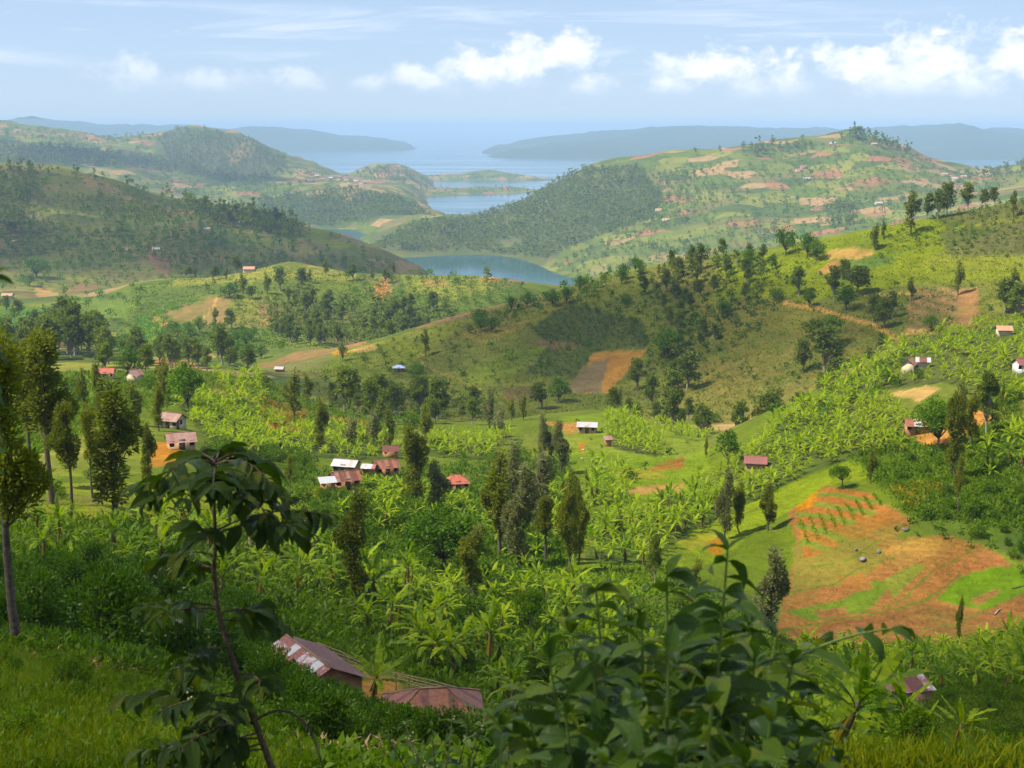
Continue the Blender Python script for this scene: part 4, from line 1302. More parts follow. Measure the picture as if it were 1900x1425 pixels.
def house(name, label, px, py, dr, L, W, hw, rise, yaw, sheets, wall, roof='gable', nsheet=6, nrow=1, over=0.35, openings=(), keep=True, D=None, cat='house', dz=0.0):
    p = ground(px, py, *dr)
    if nrow == 1 and keep:
        L, W, hw = L * 0.84, W * 0.84, hw * 0.92
    yaw = R(yaw)
    cs_ = [(sx * L / 2, sy * W / 2) for sx in (-1, 1) for sy in (-1, 1)]
    zs_ = [float(H(p.x + x * math.cos(yaw) - y * math.sin(yaw), p.y + x * math.sin(yaw) + y * math.cos(yaw))) for x, y in cs_]
    z0 = max(zs_) * 0.5 + min(zs_) * 0.5 + dz
    drop = z0 - min(zs_) + 0.3
    e = bpy.data.objects.new(name, None)
    COL.objects.link(e)
    e.location = (p.x, p.y, z0)
    e.rotation_euler = (0, 0, yaw)
    tag(e, label, cat)
    w = MB()
    x1, y1 = L / 2, W / 2
    th = 0.18
    w.box((-x1, -y1, -drop), (x1, -y1 + th, hw))
    w.box((-x1, y1 - th, -drop), (x1, y1, hw if roof != 'mono' else hw + rise))
    w.box((-x1, -y1 + th, -drop), (-x1 + th, y1 - th, hw))
    w.box((x1 - th, -y1 + th, -drop), (x1, y1 - th, hw))
    if roof == 'gable':
        for sx in (-1, 1):
            xa, xb = (x1 - th, x1) if sx > 0 else (-x1, -x1 + th)
            V = [(xa, -y1, hw), (xb, -y1, hw), (xb, y1, hw), (xa, y1, hw), (xa, 0, hw + rise * 0.97), (xb, 0, hw + rise * 0.97)]
            w.add(V, [(0, 1, 5, 4), (2, 3, 4, 5), (1, 2, 5, 5), (3, 0, 4, 4), (3, 2, 1, 0)])
    elif roof == 'mono':
        for sx in (-1, 1):
            xa, xb = (x1 - th, x1) if sx > 0 else (-x1, -x1 + th)
            V = [(xa, -y1, hw), (xb, -y1, hw), (xb, y1 - th, hw), (xa, y1 - th, hw), (xa, y1 - th, hw + rise * 0.96), (xb, y1 - th, hw + rise * 0.96)]
            w.add(V, [(0, 1, 5, 4), (2, 3, 4, 5), (1, 2, 5, 5), (3, 0, 4, 4)])
    obj('wall', w.mesh('wall', [wall]), e)
    # roof: ridge cap and purlins carry the sheets
    o = over
    k = rise / (W / 2) if roof != 'mono' else rise / W
    ez = hw - o * k + 0.05
    rf = MB()
    planes = []
    if roof == 'gable':
        rf.box((-x1 - o, -0.09, hw + rise + 0.075), (x1 + o, 0.09, hw + rise + 0.115))
        rf.box((-x1 - o * 0.8, -0.05, hw + rise - 0.10), (x1 + o * 0.8, 0.05, hw + rise - 0.01))
        planes.append(((-x1 - o, -y1 - o, ez), (x1 + o, -y1 - o, ez), (x1 + o, 0, hw + rise + 0.05), (-x1 - o, 0, hw + rise + 0.05)))
        planes.append(((x1 + o, y1 + o, ez), (-x1 - o, y1 + o, ez), (-x1 - o, 0, hw + rise + 0.05), (x1 + o, 0, hw + rise + 0.05)))
    elif roof == 'hip':
        rx = max(x1 - y1 * 0.8, 0.3)
        rt = hw + rise + 0.05
        rf.box((-rx, -0.09, rt + 0.02), (rx, 0.09, rt + 0.06))
        for sx in (-1, 1):
            for sy in (-1, 1):
                rf.tube([(sx * (x1 + o), sy * (y1 + o), ez + 0.03), (sx * rx, 0, rt + 0.03)], [0.06, 0.06], 4)
        planes.append(((-x1 - o, -y1 - o, ez), (x1 + o, -y1 - o, ez), (rx, 0, rt), (-rx, 0, rt)))
        planes.append(((x1 + o, y1 + o, ez), (-x1 - o, y1 + o, ez), (-rx, 0, rt), (rx, 0, rt)))
        planes.append(((x1 + o, -y1 - o, ez), (x1 + o, y1 + o, ez), (rx, 0.02, rt), (rx, -0.02, rt)))
        planes.append(((-x1 - o, y1 + o, ez), (-x1 - o, -y1 - o, ez), (-rx, -0.02, rt), (-rx, 0.02, rt)))
    else:
        hz_ = hw + rise + o * k + 0.05
        rf.box((-x1 - o, y1 + o - 0.08, hz_ + 0.02), (x1 + o, y1 + o, hz_ + 0.06))
        planes.append(((-x1 - o, -y1 - o, ez), (x1 + o, -y1 - o, ez), (x1 + o, y1 + o, hz_), (-x1 - o, y1 + o, hz_)))
    rb = obj('roof', rf.mesh('roof', ['trim']), e)
    for pi, (a, b, c, d) in enumerate(planes):
        a, b, c, d = (np.array(q) for q in (a, b, c, d))
        ln = np.linalg.norm(b - a)
        ns = max(1, int(round(nsheet * ln / (L + 2 * o))))
        nr = nrow
        nrm = np.cross(b - a, d - a)
        nrm /= np.linalg.norm(nrm)
        eu = (b - a) / ln
        td, tc = float((d - a) @ eu) / ln, float((c - a) @ eu) / ln
        up_ = d - (a + (b - a) * td)
        smax = lambda t: min(1.0, t / td if td > 1e-3 and t < td else 1.0, (1 - t) / (1 - tc) if tc < 1 - 1e-3 and t > tc else 1.0)
        for rr_ in range(nr):
            for i in range(ns):
                t0, t1 = i / ns, min(1.0, (i + 1) / ns + (0.012 if i < ns - 1 else 0))
                s0, s1 = max(0, rr_ / nr - (0.03 if rr_ else 0)), (rr_ + 1) / nr
                if max(smax(t0), smax(t1), smax((t0 + t1) / 2)) <= s0 + 0.02:
                    continue
                lift = nrm * (0.012 * rr_ + 0.008 * (i % 2) + random.uniform(0, 0.012))
                slip = random.uniform(-0.05, 0.03) * (1 if rr_ == 0 else 0) / np.linalg.norm(up_)
                m2 = max(2, int(ln / ns / 0.16)) * 2 + 1
                tt = np.linspace(t0, t1, m2)
                off = (np.arange(m2) % 2)[:, None] * 0.016 * nrm + lift
                sh = np.array([min(s1, max(smax(t), s0)) for t in tt])[:, None]
                lo_ = a + (b - a) * tt[:, None] + up_ * np.minimum(s0 + slip, sh) + off
                hi_ = a + (b - a) * tt[:, None] + up_ * sh + off
                m_ = MB()
                m_.add(np.concatenate([lo_, hi_]), [(j, j + 1, m2 + j + 1, m2 + j) for j in range(m2 - 1)])
                mat = sheets[(i * 7 + rr_ * 3 + pi * 5 + int(px)) % len(sheets)] if len(sheets) > 1 else sheets[0]
                obj('roof_sheet', m_.mesh('roof_sheet', [mat]), rb)
    # openings: (kind, side, along, width, sill, height)
    for (kd, side, at_, wd, sill, ht) in openings:
        m_ = MB()
        fr = MB()
        if side in 'fb':
            yy = -y1 if side == 'f' else y1
            sg = -1 if side == 'f' else 1
            lo = (at_ - wd / 2, min(yy + sg * 0.035, yy - sg * 0.02), sill)
            hi = (at_ + wd / 2, max(yy + sg * 0.035, yy - sg * 0.02), sill + ht)
            m_.box(lo, hi)
            fr.box((lo[0] - 0.08, min(yy + sg * 0.06, yy), sill + ht), (hi[0] + 0.08, max(yy + sg * 0.06, yy), sill + ht + 0.08))
        else:
            xx = -x1 if side == 'l' else x1
            sg = -1 if side == 'l' else 1
            lo = (min(xx + sg * 0.035, xx - sg * 0.02), at_ - wd / 2, sill)
            hi = (max(xx + sg * 0.035, xx - sg * 0.02), at_ + wd / 2, sill + ht)
            m_.box(lo, hi)
            fr.box((min(xx + sg * 0.06, xx), lo[1] - 0.08, sill + ht), (max(xx + sg * 0.06, xx), hi[1] + 0.08, sill + ht + 0.08))
        po = obj(kd, m_.mesh(kd, ['door_wood' if kd == 'door' else 'dark_opening']), e)
        obj('lintel', fr.mesh('lintel', ['wood_pole']), po)
    SPOTS.append((p.x, p.y, max(L, W) * 0.62 + 0.8))
    D_ = p.y
    if keep:
        pp = [proj(p.x + x * math.cos(yaw) - y * math.sin(yaw), p.y + x * math.sin(yaw) + y * math.cos(yaw), z0 + zz) for x, y in cs_ for zz in (hw * 0.85, hw + rise)]
        xs_ = [float(q[0]) for q in pp]
        ys_ = [float(q[1]) for q in pp]
        KEEP.append((min(xs_), max(xs_), min(ys_), max(ys_), D_))
    return e


DW = (('door', 'f', 0.0, 0.9, 0.0, 1.9), ('window', 'f', 1.5, 0.7, 0.9, 0.8), ('window', 'f', -1.5, 0.7, 0.9, 0.8))
DG = (('window', 'r', 0.0, 0.6, 0.9, 0.8), ('door', 'r', -1.0, 0.8, 0.0, 1.9))
house('farmhouse', 'long rusty roofed mud house with white flaked sheets at its far end', 574, 1290, (60, 100), 5.8, 4.2, 1.6, 1.0, -57.5,
      ['rust_sheet', 'rust_sheet', 'rust_sheet', 'orange_rust_sheet', 'rust_sheet', 'rust_sheet', 'pale_sheet'], 'mud_wall', nsheet=8, nrow=3, openings=(('door', 'r', 0.3, 0.8, 0.0, 1.8), ('window', 'f', 1.0, 0.6, 0.9, 0.6)))
house('farmhouse', 'hip roofed hut with streaked orange rust sheets beside the earth yard', 805, 1372, (55, 95), 4.8, 4.2, 1.6, 1.1, 6,
      ['orange_rust_sheet', 'orange_rust_sheet', 'rust_sheet'], 'mud_wall', roof='hip', nsheet=11, nrow=2, openings=DW)
house('shed', 'small earth walled shed with rust and white sheet roof by the footpath', 1693, 1303, (75, 120), 2.3, 2.1, 1.35, 0.35, 12,
      ['rust_sheet', 'pale_sheet', 'rust_sheet'], 'brick_wall', roof='mono', nsheet=4, nrow=1, over=0.25, openings=(('door', 'l', -0.3, 0.7, 0, 1.3),), cat='shed')
house('cottage', 'cream walled house with streaked pink roof beside the bright banana grove', 321, 795, (180, 320), 4.4, 3.6, 2.0, 1.0, -24,
      ['pink_sheet'], 'cream_wall', nsheet=8, openings=DW + DG)
house('cottage', 'low house with wide pink brown roof just above the dark coffee crown', 336, 832, (160, 260), 4.6, 3.8, 1.8, 1.0, 20,
      ['pink_sheet'], 'brick_wall', nsheet=8, openings=DW)
house('cottage', 'white roofed house, leftmost of the cluster below the grove', 643, 878, (200, 300), 5.0, 3.6, 1.9, 0.8, -16, ['white_sheet'], 'mud_wall', nsheet=6, openings=DW)
house('cottage', 'little white roofed outbuilding between the white house and rusty roofs', 686, 880, (200, 300), 2.6, 2.4, 1.6, 0.5, -14, ['white_sheet', 'pale_sheet'], 'mud_wall', nsheet=4, openings=())
house('cottage', 'dark rust roofed house standing nearest in the village cluster', 640, 906, (180, 290), 5.2, 4.0, 1.9, 1.1, 24, ['rust_sheet', 'rust_sheet', 'orange_rust_sheet'], 'mud_wall', nsheet=8, openings=DW)
house('shed', 'white lean-to roof at the left of the dark rust house', 608, 908, (180, 290), 2.6, 2.0, 1.5, 0.4, 18, ['white_sheet'], 'mud_wall', roof='mono', nsheet=3, cat='shed')
house('cottage', 'brown rust roof half hidden behind the dark pillar tree', 716, 880, (200, 310), 5.0, 4.2, 1.9, 1.0, 18, ['rust_sheet', 'orange_rust_sheet'], 'mud_wall', nsheet=7, openings=DW)
house('cottage', 'small brown roof peeping above the rusty house by the pillar tree', 724, 848, (240, 340), 3.4, 3.0, 1.8, 0.8, 14, ['rust_sheet'], 'mud_wall', nsheet=5)
house('cottage', 'bright orange red roofed house among bananas in the valley middle', 848, 908, (180, 300), 4.4, 3.8, 1.8, 1.1, 10, ['red_sheet'], 'brick_wall', roof='hip', nsheet=6, openings=DW)
house('cottage', 'pale grey roof glimpsed between the tall silver trees', 990, 945, (180, 300), 3.6, 3.0, 2.0, 0.9, -30, ['white_sheet'], 'brick_wall', nsheet=5, openings=DW, keep=False)
house('cottage', 'white roofed house on the knoll beside the valley banana patch', 1090, 802, (330, 440), 5.4, 4.0, 2.0, 0.8, -8, ['white_sheet'], 'brick_wall', nsheet=6, openings=DW)
house('privy', 'tiny orange brick hut below the white roofed knoll house', 1128, 828, (300, 420), 1.6, 1.6, 1.9, 0.4, 8, ['pink_sheet'], 'mud_wall', nsheet=2, roof='mono', cat='hut')
house('cottage', 'pale blue roofed house alone on the green tail of the ridge', 740, 689, (500, 640), 5.4, 4.2, 1.9, 0.9, 4, ['blue_white_sheet'], 'mud_wall', roof='hip', nsheet=6, openings=DW)
house('cottage', 'dark red roof tucked behind the banana slope', 1402, 872, (250, 330), 4.2, 3.2, 1.7, 0.9, -12, ['maroon_sheet'], 'brick_wall', nsheet=6)
house('cottage', 'white and red striped roof beside the dark round tree', 1700, 803, (200, 290), 4.4, 3.2, 1.8, 0.8, -4, ['orange_rust_sheet', 'orange_rust_sheet', 'orange_rust_sheet', 'orange_rust_sheet', 'white_sheet', 'white_sheet'], 'mud_wall', nsheet=6, openings=DW)
house('cottage', 'tan gabled house with brown roof at the head of the slope', 1686, 690, (260, 345), 3.6, 3.2, 2.2, 1.1, 62, ['tile_roof', 'rust_sheet'], 'cream_wall', nsheet=5, openings=DG + DW)
house('cottage', 'long brown roof annex behind the tan gabled house', 1712, 683, (270, 345), 3.0, 2.6, 1.8, 0.7, -14, ['rust_sheet', 'rust_sheet', 'white_sheet'], 'cream_wall', nsheet=4)
house('cottage', 'maroon roofed house cut by the right edge of the picture', 1898, 690, (240, 340), 3.6, 3.4, 2.0, 0.9, 10, ['maroon_sheet'], 'white_wall', nsheet=5, openings=DW)
house('cottage', 'straw coloured roof above the dark bananas near the right edge', 1862, 622, (300, 400), 3.6, 3.0, 1.6, 0.8, -6, ['tile_roof'], 'cream_wall', nsheet=5)
house('cottage', 'orange red roof among trees on the left shoulder', 196, 703, (300, 400), 4.6, 3.6, 1.9, 0.9, 6, ['red_sheet'], 'cream_wall', nsheet=6, openings=DW)
house('cottage', 'brown roofed house with pale wall right of the orange roof', 250, 708, (300, 400), 3.2, 3.2, 2.1, 1.0, 50, ['pink_sheet'], 'cream_wall', nsheet=5, openings=DG)
house('cottage', 'tiny grey roof among bananas left of the ridge tail', 519, 690, (520, 640), 4.2, 3.6, 1.7, 0.8, -8, ['white_sheet'], 'mud_wall', nsheet=4)
FARH = [(463, 505, SPUR, 'tile_roof', 'tan roofed hut on the crest of the middle spur'), (30, 452, LHILL, 'tile_roof', 'tan roofed house on the left hill road'),
        (236, 466, LHILL, 'pink_sheet', 'small house above the red gully of the left hill'), (290, 466, LHILL, 'white_sheet', 'whitish roof right of the red gully'),
        (384, 428, LHILL, 'white_sheet', 'white house below the hill shoulder woods'), (440, 416, LHILL, 'pink_sheet', 'pinkish house on the hill shoulder plots'),
        (398, 376, LHILL, 'tile_roof', 'brown roof on the orange ledge of the left hill'), (15, 560, (1100, 1500), 'tile_roof', 'brownish house at the foot of the left hill')]
for (hx, hy, hd, hm, hl) in FARH:
    house('hill_house', hl, hx, hy, hd, 8.0, 6.0, 2.6, 1.6, random.uniform(-15, 15), [hm], 'cream_wall', nsheet=2, over=0.4, keep=False)
BIGH = [(1482, 318, 'red_sheet', 'red roofed farmstead in the middle of the big hill'), (1490, 312, 'pink_sheet', 'pink house just behind the red roofed farmstead'), (1545, 268, 'white_sheet', 'white speck of a house under the summit trees'),
        (1622, 270, 'tile_roof', 'tan house right below the summit'), (1752, 326, 'tile_roof', 'leftmost house of the hamlet on the right saddle'), (1770, 334, 'white_sheet', 'whitest house of the hamlet on the right saddle'),
        (1788, 330, 'cream', 'rightmost house of the hamlet on the right saddle'), (1810, 316, 'pink_sheet', 'long shed on the saddle skyline'), (1496, 334, 'white_sheet', 'white roof below the red roofed farmstead'),
        (1222, 392, 'tile_roof', 'thatch coloured house beside the scrub edge of the big hill'), (1630, 380, 'white_sheet', 'white dot of a house above the far woodlot'), (1235, 410, 'tile_roof', 'tan house on the terraced plots of the big hill')]
for (hx, hy, hm, hl) in BIGH:
    house('hill_house', hl, hx, hy, (2300, 3420), 13.0, 9.0, 3.4, 2.4, random.uniform(-20, 20), ['tile_roof' if hm == 'cream' else hm], 'cream_wall', nsheet=2, over=0.5, keep=False)
LKH = ['white_sheet', 'tile_roof', 'pink_sheet', 'blue_white_sheet']
lk = [(598, 334), (606, 338), (613, 332), (620, 340), (628, 336), (635, 342), (643, 337), (651, 341), (660, 338), (668, 343), (676, 340), (588, 328), (640, 333), (630, 329), (655, 346)]
for i, (hx, hy) in enumerate(sorted(lk)):
    e = house('lakeside_house', 'x', hx, hy, (4300, 5600), 15.0, 10.0, 4.0, 3.0, random.uniform(-25, 25), [LKH[i % 4]], 'cream_wall', nsheet=1, over=0.5, keep=False)
    ordn = ['first', 'second', 'third', 'fourth', 'fifth', 'sixth', 'seventh', 'eighth', 'ninth', 'tenth', 'eleventh', 'twelfth', 'thirteenth', 'fourteenth', 'last'][i]
    tag(e, ordn + ' house from the left in the pale lakeside town', 'house', 'houses of the lakeside town')

# ------------------------------------------------------------------ who stands where
PL = []          # dicts: kind, x, y, z, h (metres), px, py, pix (height in the picture)


def put(kind, p, h, rz=None, lean=0.0, forced=False, wide=1.0):
    px, py = proj(p[0], p[1], p[2])
    PL.append(dict(kind=kind, x=float(p[0]), y=float(p[1]), z=float(p[2]), h=h, px=float(px), py=float(py), pix=h * F / max(p[1], 1) * 0.98,
                   rz=random.uniform(0, 6.28) if rz is None else rz, forced=forced, wide=wide))


def tree(kind, px, base, top, dr, wide=1.0):
    p = ground(px, base, *dr)
    hh_ = base - top
    put(kind, p, max(1.0, hh_ * p.y / F * 1.03), forced=True, wide=wide)
    if hh_ > 75:
        KEEP.append((px - hh_ * 0.1, px + hh_ * 0.1, top, base - hh_ * 0.22, p.y - 1.5))
    SPOTS.append((p.x, p.y, 1.0))


NOGROW = [([(1105, 653), (1200, 650), (1128, 730), (1048, 727)], RID), ([(1530, 468), (1575, 457), (1628, 465), (1600, 482), (1535, 480)], RID), ([(1515, 506), (1545, 482), (1562, 486), (1552, 508)], RID),
          ([(1775, 535), (1818, 535), (1812, 600), (1775, 600)], RID), ([(615, 656), (632, 645), (650, 652), (640, 660)], RID), ([(303, 582), (395, 550), (430, 555), (420, 605), (330, 600)], (740, 1090)),
          ([(1700, 800), (1740, 770), (1830, 760), (1850, 775), (1760, 830), (1700, 822)], (200, 330)), ([(1155, 908), (1260, 898), (1275, 885), (1262, 915), (1165, 920)], (230, 430))]


def bare(pts):
    px, py = proj(pts[:, 0], pts[:, 1], pts[:, 2])
    m = np.zeros(len(pts), bool)
    for poly, dr in NOGROW:
        m |= inpoly(px, py, poly) & (pts[:, 1] >= dr[0]) & (pts[:, 1] <= dr[1])
    return m


def covered(px, py, hpx, wpx, D):
    for (a, b, c, d, dd) in KEEP:
        if D < dd + 1 and px + wpx > a and px - wpx < b and py > c and py - hpx < d:
            return True
    return False


def zone(kind, poly, dr, spacing, h0, h1, tries=None, chance=1.0, wfrac=0.3, wide=1.0, clump=0.9, gully=0.9):
    xs = [q[0] for q in poly]
    ys = [q[1] for q in poly]
    n = tries or 2500
    qx = rng.uniform(min(xs), max(xs), n)
    qy = rng.uniform(min(ys), max(ys), n)
    ok = inpoly(qx, qy, poly)
    qx, qy = qx[ok], qy[ok]
    if len(qx) == 0:
        return
    pts, hit = cast(qx, qy, dr[0], dr[1], 260)
    hit = hit & ~bare(pts)
    if SPOTS:
        sa = np.array(SPOTS)
        d2 = (pts[:, None, 0] - sa[None, :, 0]) ** 2 + (pts[:, None, 1] - sa[None, :, 1]) ** 2
        hit = hit & ~(d2 < sa[None, :, 2] ** 2).any(1)
    if kind != 'banana':
        dn = 0.62 + clump * fbm(pts[:, 0], pts[:, 1], spacing * 7.0, 3, 91)
        if dr[0] > 700:
            dn = dn + gully * (gully_noise(pts[:, 0], pts[:, 1]) - 0.42)
        hit = hit & (rng.uniform(0, 1, len(dn)) < dn)
    sizes = 0.75 + 0.5 * rng.uniform(0, 1, len(pts)) ** 2 + 0.3 * fbm(pts[:, 0], pts[:, 1], spacing * 5.0, 2, 97)
    cells = {}
    cnt = 0
    for p, h_, sz_ in zip(pts, hit, sizes):
        if not h_ or p[2] < 0.6:
            continue
        if chance < 1 and rng.uniform() > chance:
            continue
        c = (int(p[0] // spacing), int(p[1] // spacing))
        bad = False
        for i in (-1, 0, 1):
            for j in (-1, 0, 1):
                for q in cells.get((c[0] + i, c[1] + j), ()):
                    if (q[0] - p[0]) ** 2 + (q[1] - p[1]) ** 2 < spacing ** 2:
                        bad = True
        if bad:
            continue
        h = float(rng.uniform(h0, h1)) * float(sz_)
        px, py = proj(p[0], p[1], p[2])
        hp = h * F / p[1]
        if covered(float(px), float(py), hp, hp * wfrac, p[1]):
            continue
        cells.setdefault(c, []).append((p[0], p[1]))
        put(kind, p, h, wide=wide)
        cnt += 1
    return cnt


N, M1 = (28, 112), (105, 340)
# --- named trees
for (k, a, b, c, dr, w) in [
    ('tall_oak', 32, 1196, 590, (38, 52), 1.0), ('tall_oak', 98, 935, 600, (110, 170), 1.25), ('tall_oak', 132, 957, 735, (110, 190), 1.0), ('tall_oak', 172, 925, 745, (110, 200), 0.8),
    ('silky_oak', 216, 962, 690, (110, 190), 1.35), ('tall_oak', 62, 905, 640, (120, 200), 1.1), ('silky_oak', 155, 762, 678, (220, 330), 0.9), ('silky_oak', 184, 765, 668, (220, 330), 0.9),
    ('silky_oak', 276, 905, 775, (140, 230), 0.9), ('silky_oak', 306, 742, 655, (260, 370), 0.95), ('silky_oak', 250, 790, 700, (200, 330), 1.3), ('silky_oak', 295, 800, 705, (200, 300), 1.0),
    ('tall_oak', 538, 925, 838, (150, 240), 0.8), ('round_tree', 350, 765, 672, (270, 380), 0.9), ('round_tree', 240, 700, 645, (330, 430), 0.9), ('gum_tree', 195, 690, 640, (340, 430), 1.0), ('gum_tree', 270, 692, 640, (340, 430), 1.1),
    ('silky_oak', 596, 838, 735, (270, 360), 1.1), ('silver_oak', 652, 835, 768, (270, 360), 1.3), ('silver_oak', 694, 838, 752, (270, 360), 1.1), ('silky_oak', 722, 838, 745, (270, 360), 0.9), ('silky_oak', 548, 790, 700, (330, 420), 1.4), ('silky_oak', 570, 745, 690, (360, 460), 1.3),
    ('silky_oak', 764, 940, 772, (180, 260), 1.15), ('silver_oak', 812, 945, 850, (180, 260), 1.6), ('silky_oak', 790, 830, 742, (280, 370), 1.0),
    ('silky_oak', 661, 1118, 888, (110, 160), 1.0), ('round_tree', 822, 1060, 925, (125, 190), 1.25), ('silky_oak', 880, 1110, 962, (115, 165), 1.25), ('silky_oak', 928, 1030, 822, (140, 215), 1.1),
    ('silver_oak', 966, 1052, 850, (135, 205), 1.1), ('silver_oak', 952, 960, 818, (180, 260), 1.1), ('silver_oak', 1000, 985, 835, (170, 240), 1.5), ('tall_oak', 1012, 1042, 912, (135, 205), 1.3), ('silky_oak', 1056, 1062, 858, (135, 205), 0.75), ('silky_oak', 1074, 1045, 880, (140, 210), 0.7),
    ('silver_oak', 1040, 878, 778, (240, 320), 1.2), ('silky_oak', 1022, 862, 795, (250, 330), 0.7), ('silver_oak', 1008, 862, 762, (250, 330), 0.9), ('silver_oak', 928, 812, 748, (300, 400), 1.2), ('silver_oak', 908, 795, 715, (330, 430), 0.9),
    ('silky_oak', 950, 782, 735, (340, 440), 1.0), ('silky_oak', 972, 780, 728, (340, 440), 1.0), ('gum_tree', 1005, 758, 703, (400, 500), 1.2), ('round_tree', 1036, 745, 700, (420, 520), 1.1), ('silky_oak', 1088, 925, 866, (200, 270), 0.45),
    ('silky_oak', 1150, 1002, 942, (165, 240), 0.9), ('silky_oak', 1372, 990, 885, (170, 240), 0.9), ('silver_oak', 1345, 1000, 868, (170, 240), 0.9), ('silky_oak', 1425, 985, 888, (170, 240), 1.25), ('silver_oak', 1432, 1180, 1002, (145, 185), 1.25),
    ('silky_oak', 1292, 1095, 1028, (140, 190), 1.1), ('round_tree', 1350, 866, 798, (240, 310), 0.8), ('silky_oak', 1310, 850, 805, (260, 330), 0.6), ('round_tree', 1740, 832, 733, (190, 260), 0.95), ('silky_oak', 1774, 890, 695, (175, 240), 0.8), ('silky_oak', 1802, 826, 720, (190, 260), 1.2),
    ('gum_tree', 1830, 806, 690, (190, 260), 0.7), ('silky_oak', 1858, 765, 700, (210, 280), 0.5), ('tall_oak', 1776, 965, 840, (165, 220), 0.6), ('silky_oak', 1778, 1200, 1094, (130, 180), 0.5), ('silky_oak', 1616, 895, 828, (180, 240), 1.0), ('umbrella_tree', 1562, 908, 862, (180, 240), 1.0),
    ('gum_tree', 1215, 1085, 990, (135, 190), 0.6), ('umbrella_tree', 985, 1175, 1085, (95, 135), 0.8)]:
    tree(k, a, b, c, dr, w)
for (k, a, b, c, w) in [('silky_oak', 1690, 437, 354, 1.3), ('gum_tree', 1720, 408, 362, 0.9), ('gum_tree', 1740, 406, 358, 0.9), ('gum_tree', 1757, 402, 345, 1.0), ('gum_tree', 1796, 388, 343, 1.1), ('gum_tree', 1822, 380, 343, 0.9),
                        ('gum_tree', 1846, 376, 340, 0.9), ('silky_oak', 1880, 402, 354, 1.0), ('silky_oak', 1624, 464, 414, 1.2), ('silky_oak', 1638, 442, 408, 1.0), ('round_tree', 1458, 474, 424, 0.9), ('round_tree', 1498, 478, 434, 0.9), ('round_tree', 1514, 484, 448, 1.0),
                        ('round_tree', 1390, 496, 463, 1.0), ('round_tree', 1432, 500, 470, 0.7), ('gum_tree', 1482, 548, 500, 1.2), ('round_tree', 1502, 570, 538, 1.0), ('gum_tree', 1562, 520, 478, 1.2), ('gum_tree', 1590, 545, 488, 1.5), ('round_tree', 1570, 575, 530, 1.2), ('gum_tree', 1548, 560, 500, 1.0),
                        ('silky_oak', 1690, 558, 512, 1.2), ('silky_oak', 1778, 548, 480, 0.9), ('gum_tree', 1620, 598, 548, 1.2), ('gum_tree', 1640, 608, 556, 1.3), ('gum_tree', 1655, 590, 545, 0.9), ('gum_tree', 1530, 690, 612, 1.4), ('gum_tree', 1512, 650, 585, 1.3), ('gum_tree', 1490, 690, 635, 1.2), ('round_tree', 1545, 640, 585, 1.0),
                        ('silky_oak', 1440, 790, 720, 1.4), ('silky_oak', 1410, 800, 738, 1.5), ('gum_tree', 1275, 722, 655, 1.3), ('gum_tree', 1258, 720, 660, 1.0), ('gum_tree', 1182, 722, 668, 1.2), ('round_tree', 1240, 665, 610, 1.2), ('gum_tree', 1300, 500, 456, 1.0), ('gum_tree', 1246, 505, 468, 1.0), ('silky_oak', 1150, 760, 715, 1.1),
                        ('silky_oak', 790, 662, 610, 1.1), ('gum_tree', 773, 732, 690, 1.0), ('round_tree', 776, 710, 672, 1.0), ('gum_tree', 660, 726, 680, 1.3), ('round_tree', 636, 670, 640, 0.8), ('gum_tree', 425, 685, 640, 1.2), ('silky_oak', 692, 762, 725, 1.1), ('gum_tree', 725, 750, 708, 1.3), ('round_tree', 945, 668, 645, 1.1), ('round_tree', 910, 650, 630, 1.1), ('silky_oak', 1880, 545, 495, 1.2),
                        ('gum_tree', 1865, 580, 520, 1.4), ('gum_tree', 1890, 590, 530, 1.3), ('round_tree', 1727, 615, 585, 1.1), ('gum_tree', 820, 770, 730, 1.2), ('round_tree', 1340, 590, 560, 1.2)]:
    tree(k, a, b, c, (380, 690), w)
for i, q in enumerate([(605, 510, 478), (345, 505, 480), (362, 512, 488), (395, 520, 490), (420, 520, 495), (438, 505, 475), (450, 545, 505), (468, 555, 528), (495, 545, 505), (520, 540, 500), (535, 560, 530), (560, 535, 500), (575, 525, 500), (655, 520, 492), (690, 520, 498), (715, 525, 500), (730, 505, 480), (905, 518, 495), (400, 605, 570), (430, 610, 575)]):
    tree(['silky_oak', 'gum_tree'][i % 2], q[0], q[1], q[2], (740, 1090), 1.2)
tree('round_tree', 425, 552, 525, (800, 1090), 1.5)
tree('round_tree', 68, 515, 478, LHILL, 1.4)

# --- banana groves
BAN = dict(wfrac=0.4)
zone('banana', [(1085, 1040), (1120, 965), (1250, 930), (1375, 855), (1400, 830), (1470, 765), (1560, 730), (1640, 745), (1690, 790), (1670, 842), (1580, 850), (1480, 885), (1400, 930), (1290, 985), (1200, 1050)], (165, 345), 2.1, 2.8, 4.6, 9000, **BAN)
zone('banana', [(1470, 715), (1600, 655), (1720, 612), (1910, 575), (1910, 740), (1840, 765), (1760, 710), (1640, 725), (1560, 735)], (200, 350), 2.5, 2.6, 4.4, 4200, chance=0.8, **BAN)
zone('banana', [(1780, 850), (1910, 780), (1910, 860), (1820, 900)], (170, 300), 3.2, 3.0, 4.2, 500, **BAN)
zone('banana', [(315, 735), (400, 745), (560, 795), (700, 815), (745, 840), (700, 858), (600, 850), (520, 852), (440, 840), (370, 800)], (190, 380), 2.2, 2.6, 4.2, 6500, **BAN)
zone('banana', [(400, 695), (480, 700), (500, 745), (470, 760), (410, 725)], (280, 400), 3.2, 3.4, 4.6, 600, **BAN)
zone('banana', [(785, 800), (860, 790), (940, 815), (900, 855), (800, 850)], (240, 340), 2.4, 2.6, 4.2, 1200, **BAN)
